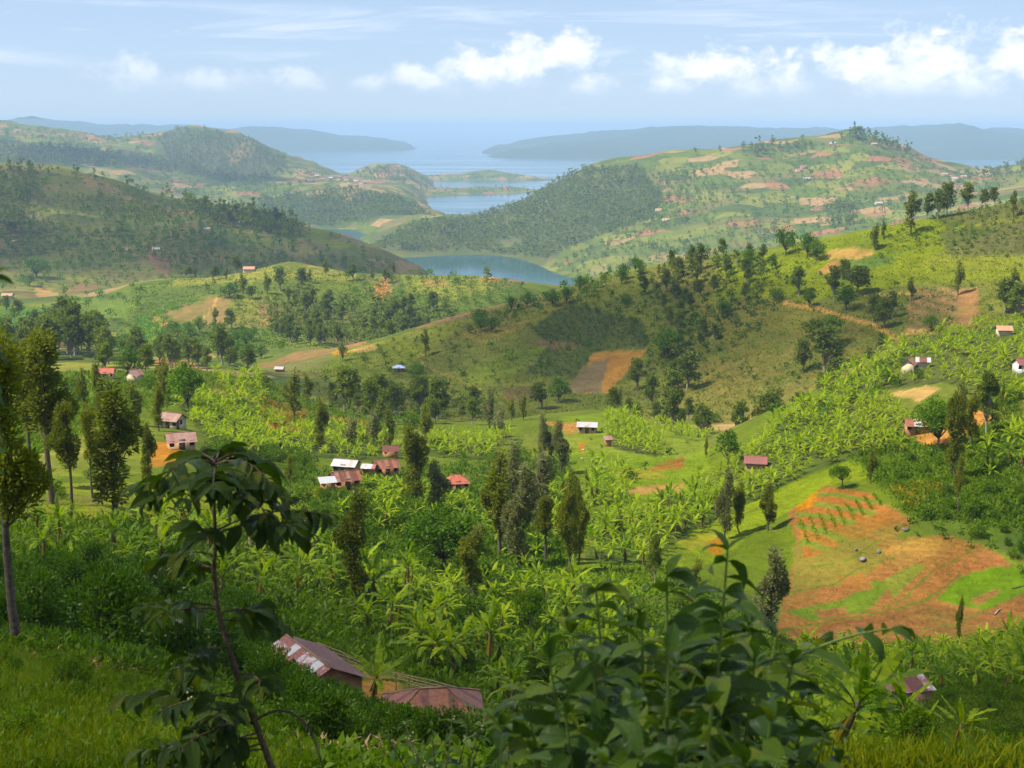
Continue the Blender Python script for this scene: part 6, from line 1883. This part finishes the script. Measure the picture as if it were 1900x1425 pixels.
tufts('meadow_grass', 'short grass of the valley meadows', [(-20, 880), (500, 900), (600, 960), (1000, 1000), (1300, 950), (1600, 840), (1640, 890), (1300, 1080), (1000, 1100), (200, 970), (-20, 970)], (110, 300), 9000, 5, 0.16, 0.36, 0.12, 'grass_blade', 1.0, 0.5, 0.4)
tufts('meadow_grass', 'short grass around the knoll and the valley floor', [(760, 780), (1330, 770), (1330, 880), (1180, 930), (1040, 880), (800, 860)], (225, 460), 6000, 5, 0.2, 0.45, 0.14, 'grass_blade', 1.0, 0.5, 0.4)
tufts('scrub_plants', 'sparse green weeds on the tilled slope', [(1450, 1180), (1480, 1000), (1640, 930), (1900, 1080), (1900, 1195)], (130, 240), 1500, 5, 0.12, 0.3, 0.25, 'bush_leaf', 0.7, 0.8, 0.5)
tufts('scrub_plants', 'weeds and low crops on the right slope', [(1580, 850), (1900, 700), (1900, 980), (1700, 960)], (150, 340), 5000, 7, 0.4, 0.8, 0.3, 'bush_leaf', 0.8, 0.8, 0.5)
tufts('scrub_plants', 'weeds and low crops on the left shoulder', [(-20, 690), (480, 690), (620, 760), (760, 800), (700, 830), (300, 740), (-20, 880)], (200, 480), 7000, 6, 0.5, 1.0, 0.3, 'bush_leaf', 0.8, 0.8, 0.5)
tufts('ridge_grass', 'dry grass tussocks of the facing ridge', [(560, 720), (640, 650), (1100, 520), (1420, 470), (1910, 370), (1910, 620), (1660, 640), (1320, 790), (1100, 765), (720, 800)], (430, 680), 10000, 4, 0.5, 1.0, 0.34, 'dry_grass_blade', 0.8, 0.7, 0.6)
tufts('ridge_weeds', 'green weeds of the facing ridge', [(560, 720), (640, 650), (1100, 520), (1420, 470), (1910, 370), (1910, 620), (1660, 640), (1320, 790), (1100, 765), (720, 800)], (430, 680), 5000, 6, 0.5, 1.1, 0.4, 'bush_leaf', 0.8, 0.8, 0.6)
tufts('spur_scrub', 'low scrub of the middle spur', [(200, 660), (250, 530), (450, 497), (900, 497), (1000, 545), (700, 640)], (740, 1090), 5000, 6, 0.8, 1.6, 0.45, 'bush_leaf', 0.8, 0.8, 0.6)

# rows of young crops on the orange plots
crow = MB()
for k in range(9):
    a0 = ground(1500 + k * 17, 1010 - k * 9, 150, 240)
    a1 = ground(1485 + k * 17, 965 - k * 6, 150, 250)
    q = np.linspace(0, 1, 40)[:, None] * (np.array(a1) - np.array(a0)) + np.array(a0)
    q = np.repeat(q, 3, 0) + rng.normal(0, 0.16, (120, 3)) * [1, 1, 0]
    q[:, 2] = H(q[:, 0], q[:, 1])
    d_ = rng.normal(0, 0.6, q.shape)
    d_[:, 2] = 1
    crow.leaves(q, d_, rng.uniform(0.2, 0.5, len(q)), 0.12, lift=0.1)
tag(obj('crop_rows', crow.mesh('crop_rows', ['banana_leaf'])), 'young green crop rows on the orange plots', kind='stuff')


# ------------------------------------------------------------------ small things on the slopes
def rock(name, label, px, py, dr, size, mat, cat, seed, group=None):
    p = ground(px, py, *dr)
    bm = bmesh.new()
    bmesh.ops.create_icosphere(bm, subdivisions=2, radius=1.0)
    r = np.random.default_rng(seed)
    sc_ = r.uniform(0.7, 1.25, 3) * [1, 0.9, 0.72]
    ax = blob_dirs(9)
    for v in bm.verts:
        co = np.array(v.co)
        for a in ax:                       # knock flat faces into it
            d = co @ a
            if d > 0.72:
                co = co - a * (d - 0.72) * 0.85
        v.co = Vector(co * sc_ * (1 + 0.06 * r.normal())) * size
    me = bpy.data.meshes.new(name)
    bm.to_mesh(me)
    bm.free()
    me.materials.append(MAT[mat])
    o = obj(name, me, loc=(p.x, p.y, p.z + size * 0.35), rz=r.uniform(0, 6))
    tag(o, label, cat, group)


rock('boulder', 'large dark grey boulder on the bare slope', 1601, 1040, (140, 230), 0.62, 'boulder', 'boulder', 1)
rock('boulder', 'smaller dark boulder up right of the large one', 1630, 1026, (140, 230), 0.45, 'boulder', 'boulder', 2)
rock('boulder', 'brownish boulder on the orange plot edge', 1588, 1022, (140, 230), 0.40, 'boulder', 'boulder', 3)
rock('boulder', 'brownish boulder below the hedge above the bare slope', 1680, 985, (150, 240), 0.42, 'boulder', 'boulder', 4)
for i, (sx, sy, lb) in enumerate([(1080, 852, 'pale stone beside the silver tree on the knoll meadow'), (1103, 868, 'white stone in the middle of the knoll meadow'), (1110, 850, 'small pale stone right on the knoll meadow'), (1083, 836, 'highest pale stone of the knoll meadow'), (1122, 869, 'rightmost pale stone of the knoll meadow')]):
    rock('field_stone', lb, sx, sy, (230, 420), 0.42, 'pale_stone', 'stone', 20 + i, 'stones on the knoll meadow')


def log(label, px0, py0, px1, py1, dr, rad, mat='wood_pole'):
    a, b = ground(px0, py0, *dr), ground(px1, py1, *dr)
    m = MB()
    va, vb = np.array(a) + [0, 0, rad], np.array(b) + [0, 0, rad]
    mid = (va + vb) / 2 + [0, 0, 0.04]
    m.tube([va - np.array(a), mid - np.array(a), vb - np.array(a)], [rad, rad * 0.9, rad * 0.6], 6)
    st = MB()
    o = obj('log', m.mesh('log', [mat]), loc=a)
    st.tube([mid - np.array(a), mid - np.array(a) + [0.12, -0.1, 0.25]], [rad * 0.5, rad * 0.3], 4)
    obj('branch_stub', st.mesh('branch_stub', [mat]), o)
    tag(o, label, 'log')


log('bleached log lying on the dark soil at right', 1845, 1142, 1857, 1130, (130, 240), 0.10, 'pale_bark')
log('dark fallen branch beyond the green plot at right', 1878, 1093, 1900, 1088, (130, 240), 0.08, 'bark')
log('short grey log low on the tilled slope', 1555, 1176, 1570, 1173, (130, 240), 0.08, 'pale_bark')


def rack(label, a_px, b_px, dr, rails, nposts, hgt):
    """drying rack of thin poles tied to posts"""
    a, b = ground(*a_px, *dr), ground(*b_px, *dr)
    e = obj('pole_rack', None, loc=a)
    tag(e, label, 'rack')
    va, vb = np.zeros(3), np.array(b - a)
    for i in range(nposts):
        t = i / (nposts - 1)
        q = va + (vb - va) * t + np.array([random.uniform(-0.1, 0.1), random.uniform(-0.1, 0.1), 0])
        g = float(H(a.x + q[0], a.y + q[1])) - a.z
        m = MB()
        m.tube([[q[0], q[1], g - 0.2], [q[0] + 0.03, q[1], g + hgt * 0.5], [q[0], q[1], g + hgt + random.uniform(0, 0.3)]], [0.045, 0.04, 0.035], 5)
        obj('post', m.mesh('post', ['wood_pole']), e)
    for k in range(rails):
        m = MB()
        f = np.linspace(-0.04, 1.04, 7)[:, None]
        pts = va + (vb - va) * f
        pts = pts + np.array([0.0, 0.45 * (k // 2), hgt * (1 - 0.33 * (k % 2))]) + rng.normal(0, 0.03, pts.shape)
        m.tube(pts, np.full(7, 0.032), 5)
        obj('rail', m.mesh('rail', ['wood_pole']), e)


rack('pole rack behind the long rusty roof', (590, 1232), (668, 1262), (70, 105), 4, 4, 1.3)
rack('pole fence between the earth yard and hip roofed hut', (735, 1285), (868, 1318), (66, 100), 4, 6, 1.2)


def pen():
    p = ground(1662, 1303, 75, 120)
    e = obj('stick_pen', None, loc=p, rz=R(10))
    tag(e, 'stick walled animal pen with thatch top left of the small shed', 'pen')
    for i in range(12):
        m = MB()
        x = -0.75 + i * 0.135
        m.tube([[x, -0.6, -0.6], [x + random.uniform(-0.03, 0.03), -0.6, 0.5], [x + random.uniform(-0.05, 0.05), -0.6, 1.15]], [0.03, 0.028, 0.022], 4)
        obj('stick', m.mesh('stick', ['wood_pole']), e)
    for z in (0.3, 0.85):
        m = MB()
        m.tube([[-0.85, -0.64, z], [0, -0.65, z + 0.02], [0.85, -0.64, z]], [0.025] * 3, 4)
        obj('rail', m.mesh('rail', ['wood_pole']), e)
    m = MB()
    V, Fq = corrugated((-0.95, -0.85, 1.2), (0.95, -0.85, 1.2), (0.95, 0.9, 1.5), (-0.95, 0.9, 1.5), 10, 0.03)
    m.add(V, Fq)
    m.box((-0.9, -0.8, 1.1), (0.9, -0.7, 1.16))
    obj('roof', m.mesh('roof', ['orange_rust_sheet', 'wood_pole']), e)
    SPOTS.append((p.x, p.y, 1.2))


pen()


# ------------------------------------------------------------------ coffee plants close to the camera
def coffee_leaf_mesh(seed, droop, fold, wav):
    r = np.random.default_rng(seed)
    nu, nv = 11, 5
    s = np.linspace(0, 1, nu)
    th = -droop * s ** 1.2
    x = np.concatenate([[0], np.cumsum(np.cos((th[1:] + th[:-1]) / 2) / (nu - 1))])
    z = np.concatenate([[0], np.cumsum(np.sin((th[1:] + th[:-1]) / 2) / (nu - 1))])
    w = 0.20 * np.sin(math.pi * s ** 0.85) ** 0.85 * (1 - 0.25 * s) * 1.12
    w[0] = 0.012
    w[-1] = 0.002
    w[-2] *= 0.7
    V = []
    for i in range(nu):
        for j in range(nv):
            q = (j - 2) / 2
            yy = q * w[i]
            up = abs(q) * w[i] * fold + wav * math.sin(i * 1.9 + j + seed) * abs(q) * w[i]
            V.append((x[i] + up * math.sin(-th[i]) * 0.6, yy * math.cos(fold * 0.6), z[i] + up * math.cos(th[i])))
    Fq = [(i * nv + j, (i + 1) * nv + j, (i + 1) * nv + j + 1, i * nv + j + 1) for i in range(nu - 1) for j in range(nv - 1)]
    return mesh_arrays('coffee_leaf', V, Fq, None, ['coffee_leaf'], smooth=True)


SHADED_LF = []  # same leaf shapes with the shade-darkened colour
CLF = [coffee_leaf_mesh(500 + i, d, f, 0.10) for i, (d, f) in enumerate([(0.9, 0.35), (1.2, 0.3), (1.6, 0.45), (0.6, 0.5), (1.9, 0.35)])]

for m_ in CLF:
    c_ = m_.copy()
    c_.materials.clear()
    c_.materials.append(MAT['shaded_coffee_leaf'])
    SHADED_LF.append(c_)


def curve3(a, b, c, n):
    t = np.linspace(0, 1, n)[:, None]
    return (1 - t) ** 2 * np.array(a) + 2 * t * (1 - t) * np.array(b) + t ** 2 * np.array(c)


def place_leaf(parent, base, dirv, length, roll, var, meshes=None):
    d = Vector(dirv).normalized()
    up = Vector((0, 0, 1))
    if abs(d.z) > 0.97:
        up = Vector((0, 1, 0))
    y = up.cross(d).normalized()
    z = d.cross(y)
    M = Matrix((d, y, z)).transposed().to_4x4()
    M = Matrix.Translation(base) @ M @ Matrix.Rotation(roll, 4, 'X') @ Matrix.Scale(length, 4)
    o = obj('leaf', (meshes or CLF)[var % len(CLF)], parent)
    o.matrix_local = M


def coffee_branch(e, pts, origin, r0, r1, l0, l1, gap, start=0.3, mat='coffee_bark', berries=0, dens=1.0, wild=0.4, meshes=None):
    """a branch with pairs of drooping leaves"""
    pts = np.asarray(pts) - np.array(origin)
    m = MB()
    m.tube(pts, np.linspace(r0, r1, len(pts)), 5)
    br = obj('branch', m.mesh('branch', [mat]), e)
    seg = np.linalg.norm(np.diff(pts, axis=0), axis=1)
    s = np.concatenate([[0], np.cumsum(seg)])
    tot = s[-1]
    pos = np.arange(tot * start, tot + 1e-6, gap)
    for i, q in enumerate(pos):
        p = np.array([np.interp(q, s, pts[:, k]) for k in range(3)])
        q2 = min(q + 0.01, tot)
        q1 = max(q2 - 0.02, 0)
        t = np.array([np.interp(q2, s, pts[:, k]) - np.interp(q1, s, pts[:, k]) for k in range(3)])
        t /= np.linalg.norm(t) + 1e-9
        f = (q - tot * start) / (tot * (1 - start) + 1e-6)
        side = np.cross(t, [0, 0, 1])
        if np.linalg.norm(side) < 0.2:
            side = np.array([math.cos(i * 1.57), math.sin(i * 1.57), 0])
        side /= np.linalg.norm(side)
        if abs(t[2]) > 0.7 and i % 2:
            side = np.cross(t, side)
        for sg in (-1, 1):
            if random.random() > dens:
                continue
            d = side * sg * random.uniform(0.75, 1.0) + t * random.uniform(0.25, 0.6) * (0.6 if abs(t[2]) > 0.7 else 1.0) + np.array([random.gauss(0, 0.3 * wild), random.gauss(0, 0.3 * wild), random.uniform(-0.35 - 0.3 * wild, 0.25)])
            L = random.uniform(l0, l1) * (1.0 - 0.35 * max(0, f - 0.75) / 0.25)
            place_leaf(e, p, d, L, random.gauss(0, 0.3 + 0.3 * wild), random.randrange(5), meshes)
        if berries and i < len(pos) - 1 and i % 2 == 0:
            bm = bmesh.new()
            for _ in range(berries):
                o3 = Vector(p) + Vector((random.gauss(0, 0.014), random.gauss(0, 0.014), random.gauss(0.004, 0.012)))
                bmesh.ops.create_icosphere(bm, subdivisions=1, radius=random.uniform(0.006, 0.009), matrix=Matrix.Translation(o3))
            me = bpy.data.meshes.new('berry_cluster')
            bm.to_mesh(me)
            bm.free()
            me.materials.append(MAT['berry'])
            obj('berry_cluster', me, e)
    for sg in (-1, 0, 1):        # tip leaves
        d = t * 0.6 + np.array([random.uniform(-0.3, 0.3), random.uniform(-0.3, 0.3), 0.0]) + side * sg * 0.7
        place_leaf(e, pts[-1], d, random.uniform(l0, l1) * 0.5, random.uniform(-0.4, 0.4), random.randrange(4), meshes)
    return br


def coffee_left():
    D0 = 6.0
    path = [(510, 1440), (470, 1330), (440, 1252), (415, 1172), (402, 1120), (397, 1060), (400, 1000), (397, 940), (400, 885), (400, 850)]
    pts = [np.array(P(a, b, D0)) for a, b in path]
    foot = np.array(P(560, 1520, D0))
    foot[2] = float(H(foot[0], foot[1])) - 0.05
    pts = [foot] + pts
    org = foot.copy()
    e = obj('coffee_tree', None, loc=Vector(org))
    tag(e, 'thin leaning young coffee tree with umbrella top in the left foreground', 'tree')
    m = MB()
    fine_ = np.array(pts)
    tt = np.linspace(0, len(fine_) - 1, 40)
    fine_ = np.stack([np.interp(tt, np.arange(len(fine_)), fine_[:, k]) for k in range(3)], 1)
    m.tube(fine_ - org, np.linspace(0.017, 0.006, 40) * (1 + 0.12 * np.sin(np.arange(40) * 1.7)), 7)
    obj('trunk', m.mesh('trunk', ['coffee_bark'], True), e)
    # (start on stem, bend, end, distance offset at end)
    B = [((400, 862), (350, 835), (300, 890), -0.25), ((400, 858), (370, 825), (335, 860), 0.35), ((400, 855), (410, 830), (405, 838), 0.3), ((400, 858), (440, 825), (468, 858), 0.3), ((400, 862), (460, 835), (505, 900), -0.2),
         ((399, 885), (340, 860), (275, 930), 0.1), ((399, 885), (470, 860), (530, 935), 0.15), ((399, 890), (380, 860), (345, 925), -0.4), ((399, 892), (430, 865), (450, 925), -0.4), ((399, 880), (400, 850), (395, 905), -0.5), ((399, 900), (300, 880), (262, 905), 0.3), ((399, 905), (450, 880), (495, 955), -0.3),
         ((400, 985), (500, 930), (610, 955), 0.1), ((400, 990), (500, 950), (575, 990), 0.25), ((399, 880), (450, 840), (500, 870), 0.45), ((400, 990), (470, 960), (540, 975), -0.3), ((400, 985), (350, 975), (390, 1000), -0.4), ((398, 1030), (340, 1010), (285, 1055), -0.1), ((398, 1055), (350, 1040), (330, 1050), 0.3),
         ((402, 1125), (330, 1110), (262, 1130), 0.0), ((402, 1130), (330, 1120), (290, 1150), -0.3), ((405, 1140), (450, 1120), (500, 1135), 0.1), ((408, 1150), (470, 1150), (520, 1160), 0.3),
         ((425, 1200), (380, 1200), (330, 1240), -0.2), ((430, 1225), (370, 1230), (340, 1270), 0.1), ((440, 1250), (490, 1250), (480, 1275), -0.2), ((440, 1255), (480, 1240), (500, 1262), 0.2),
         ((450, 1285), (360, 1290), (300, 1318), -0.1), ((452, 1295), (330, 1280), (222, 1292), 0.2), ((455, 1300), (420, 1310), (400, 1330), -0.3),
         ((470, 1340), (400, 1340), (330, 1390), -0.3), ((475, 1345), (400, 1320), (350, 1350), 0.0), ((480, 1360), (420, 1370), (390, 1410), -0.2), ((480, 1370), (360, 1370), (250, 1395), 0.2), ((485, 1380), (430, 1390), (440, 1430), 0.0), ((490, 1390), (350, 1400), (300, 1435), 0.0)]
    for i, (a, b, c, dd) in enumerate(B):
        A, Bp, Cp = P(*a, D0), P(*b, D0 + dd * 0.5), P(*c, D0 + dd)
        coffee_branch(e, curve3(A, Bp, Cp, 7), org, 0.005, 0.0025, 0.125, 0.175, 0.050, 0.34, 'coffee_bark', berries=5 if i in (23, 24, 27) else 0, dens=0.95, meshes=SHADED_LF)
    # the bare arching shoot
    m = MB()
    q = curve3(P(470, 1340, D0), P(560, 1270, D0), P(600, 1425, D0 - 0.1), 14)
    m.tube(q - org, np.linspace(0.007, 0.004, 14), 5)
    obj('bare_shoot', m.mesh('bare_shoot', ['coffee_bark']), e)


def coffee_right():
    D0 = 4.25
    base = np.array(P(1240, 1640, D0))
    base[2] = float(H(base[0], base[1])) - 0.05
    e = obj('coffee_bush', None, loc=Vector(base))
    tag(e, 'dense glossy dark green coffee bush in the right foreground', 'bush')
    T = [(1350, 1022, 0.0), (1238, 1066, -0.15), (1106, 1096, 0.1), (1340, 1142, -0.45), (1191, 1170, -0.35), (1060, 1175, 0.2), (1290, 1110, 0.3), (1165, 1120, 0.3), (1020, 1225, -0.2), (975, 1290, 0.1), (930, 1350, -0.1), (1100, 1230, -0.5), (1240, 1215, -0.6),
         (1400, 1230, -0.5), (1440, 1180, 0.1), (1470, 1235, -0.2), (1500, 1290, 0.2), (1530, 1360, -0.3), (1560, 1410, 0.0), (1050, 1330, -0.6), (1180, 1310, -0.8), (1320, 1310, -0.8), (1430, 1340, -0.7), (990, 1400, -0.4), (1380, 1420, -0.9), (1120, 1420, -0.9), (1255, 1400, -1.0), (1150, 1210, 0.4), (1290, 1180, -0.1), (1390, 1160, 0.4), (1080, 1280, 0.3), (1220, 1290, 0.5), (1350, 1260, 0.3), (1460, 1300, 0.5), (1010, 1330, 0.4), (1140, 1360, 0.1), (1300, 1370, 0.0), (1480, 1390, 0.1), (940, 1420, 0.2), (1060, 1420, -0.2), (1440, 1430, -0.4)]
    m = MB()
    m.tube([[0, 0, -0.1], [0, 0, 0.15], [0.02, 0, 0.45]], [0.035, 0.03, 0.022], 7)
    obj('trunk', m.mesh('trunk', ['coffee_bark'], True), e)
    c0 = base + np.array([0.02, 0, 0.42])
    for i, (a, b, dd) in enumerate(T):
        end = np.array(P(a, b, D0 + dd * 1.3 + random.uniform(-0.15, 0.15)))
        mid = c0 * 0.45 + end * 0.55 + np.array([(end[0] - c0[0]) * 0.25, (end[1] - c0[1]) * 0.25, -0.12 if b > 1200 else 0.0])
        coffee_branch(e, curve3(c0, mid, end, 10), base, 0.009, 0.0035, 0.14, 0.205, 0.052, 0.32 if b < 1250 else 0.40, 'green_stem', dens=0.88, wild=0.9)
    # the long shoot reaching out to the right
    q = curve3(P(1380, 1290, D0), P(1500, 1180, D0), P(1665, 1165, D0 + 0.1), 12)
    m = MB()
    q2 = curve3(c0, (c0 + np.array(P(1380, 1290, D0))) / 2 + [0, 0, -0.05], P(1380, 1290, D0), 6)
    coffee_branch(e, np.concatenate([q2[:-1], q]), base, 0.009, 0.0035, 0.13, 0.19, 0.10, 0.58, 'green_stem', dens=0.85)


def coffee_small(label, D0, tips, base_px, cat='bush', dens=0.9, berries=0, l0=0.10, l1=0.15):
    base = np.array(P(*base_px, D0))
    base[2] = float(H(base[0], base[1])) - 0.04
    e = obj('coffee_sprig', None, loc=Vector(base))
    tag(e, label, cat)
    c0 = base + np.array([0, 0, 0.25])
    m = MB()
    m.tube([[0, 0, -0.08], [0, 0, 0.1], [0, 0, 0.27]], [0.02, 0.018, 0.014], 6)
    obj('trunk', m.mesh('trunk', ['coffee_bark']), e)
    for (a, b, dd) in tips:
        end = np.array(P(a, b, D0 + dd))
        mid = (c0 + end) / 2 + np.array([0, 0, 0.12 * np.linalg.norm(end - c0)])
        coffee_branch(e, curve3(c0, mid, end, 8), base, 0.008, 0.003, l0, l1, 0.085, 0.5, 'coffee_bark', berries=berries, dens=dens)


coffee_left()
coffee_right()
coffee_small('leafy coffee sprig with yellow berries in front of the hip roofed hut', 8.5, [(720, 1372, 0), (752, 1345, 0.5), (800, 1352, -0.2), (842, 1302, 0.4), (870, 1350, 0.0), (885, 1395, 0.4), (780, 1395, -0.4), (830, 1395, 0), (910, 1310, 0.6)], (820, 1560), berries=4)
coffee_small('blurred leaf tips hanging in at the left edge', 3.0, [(-14, 512, 0.0), (-70, 560, 0.1), (-60, 660, 0.1), (-110, 480, 0.3), (-20, 655, 0.25)], (-190, 1500), dens=0.8, l0=0.07, l1=0.085)


# ------------------------------------------------------------------ fair weather clouds overhead, out of the picture, that shade parts of the land
def cloud(name, label, gx, gy, rx, ry, zc, seed, dens=26, mat='cloud'):
    r = np.random.default_rng(seed)
    bm = bmesh.new()
    k = zc - 180.0
    off = sun_dir / sun_dir.z * k
    cx_, cy_ = gx + off.x, gy + off.y
    for i in range(dens):
        a, q = r.uniform(0, 6.28), math.sqrt(r.uniform(0, 1))
        s = r.uniform(0.34, 0.56) * min(rx, ry) * (1.15 - 0.5 * q)
        M = Matrix.Translation((cx_ + math.cos(a) * rx * q * 0.8, cy_ + math.sin(a) * ry * q * 0.8, zc + s * 0.3 + r.uniform(-10, 20))) @ Matrix.Diagonal((1.15, 1.15, 0.6, 1)) @ Matrix.Scale(s, 4)
        bmesh.ops.create_icosphere(bm, subdivisions=2, radius=1.0, matrix=M)
    for v in bm.verts:
        n1 = float(vnoise(np.array(v.co.x / 40), np.array(v.co.y / 40 + v.co.z / 50), seed))
        v.co += Vector((n1, n1 * 0.7, n1 * 0.8)) * min(rx, ry) * 0.06
    me = bpy.data.meshes.new(name)
    bm.to_mesh(me)
    bm.free()
    for p_ in me.polygons:
        p_.use_smooth = True
    me.materials.append(MAT[mat])
    o = obj(name, me)
    tag(o, label, kind='stuff')


cloud('cloud', 'white cumulus cloud high above the foreground', -10, 30, 180, 125, 1250, 1, 16)
cloud('cloud', 'white cumulus cloud high above the facing ridge', 10, 540, 175, 115, 1300, 2, 16, 'thin_cloud')
cloud('cloud', 'white cumulus cloud high above the left hill', -480, 1680, 520, 300, 1600, 3, 16, 'dense_cloud')
cloud('cloud', 'white cumulus cloud high above the far left ridge', -1250, 4700, 700, 500, 1700, 4, 14)
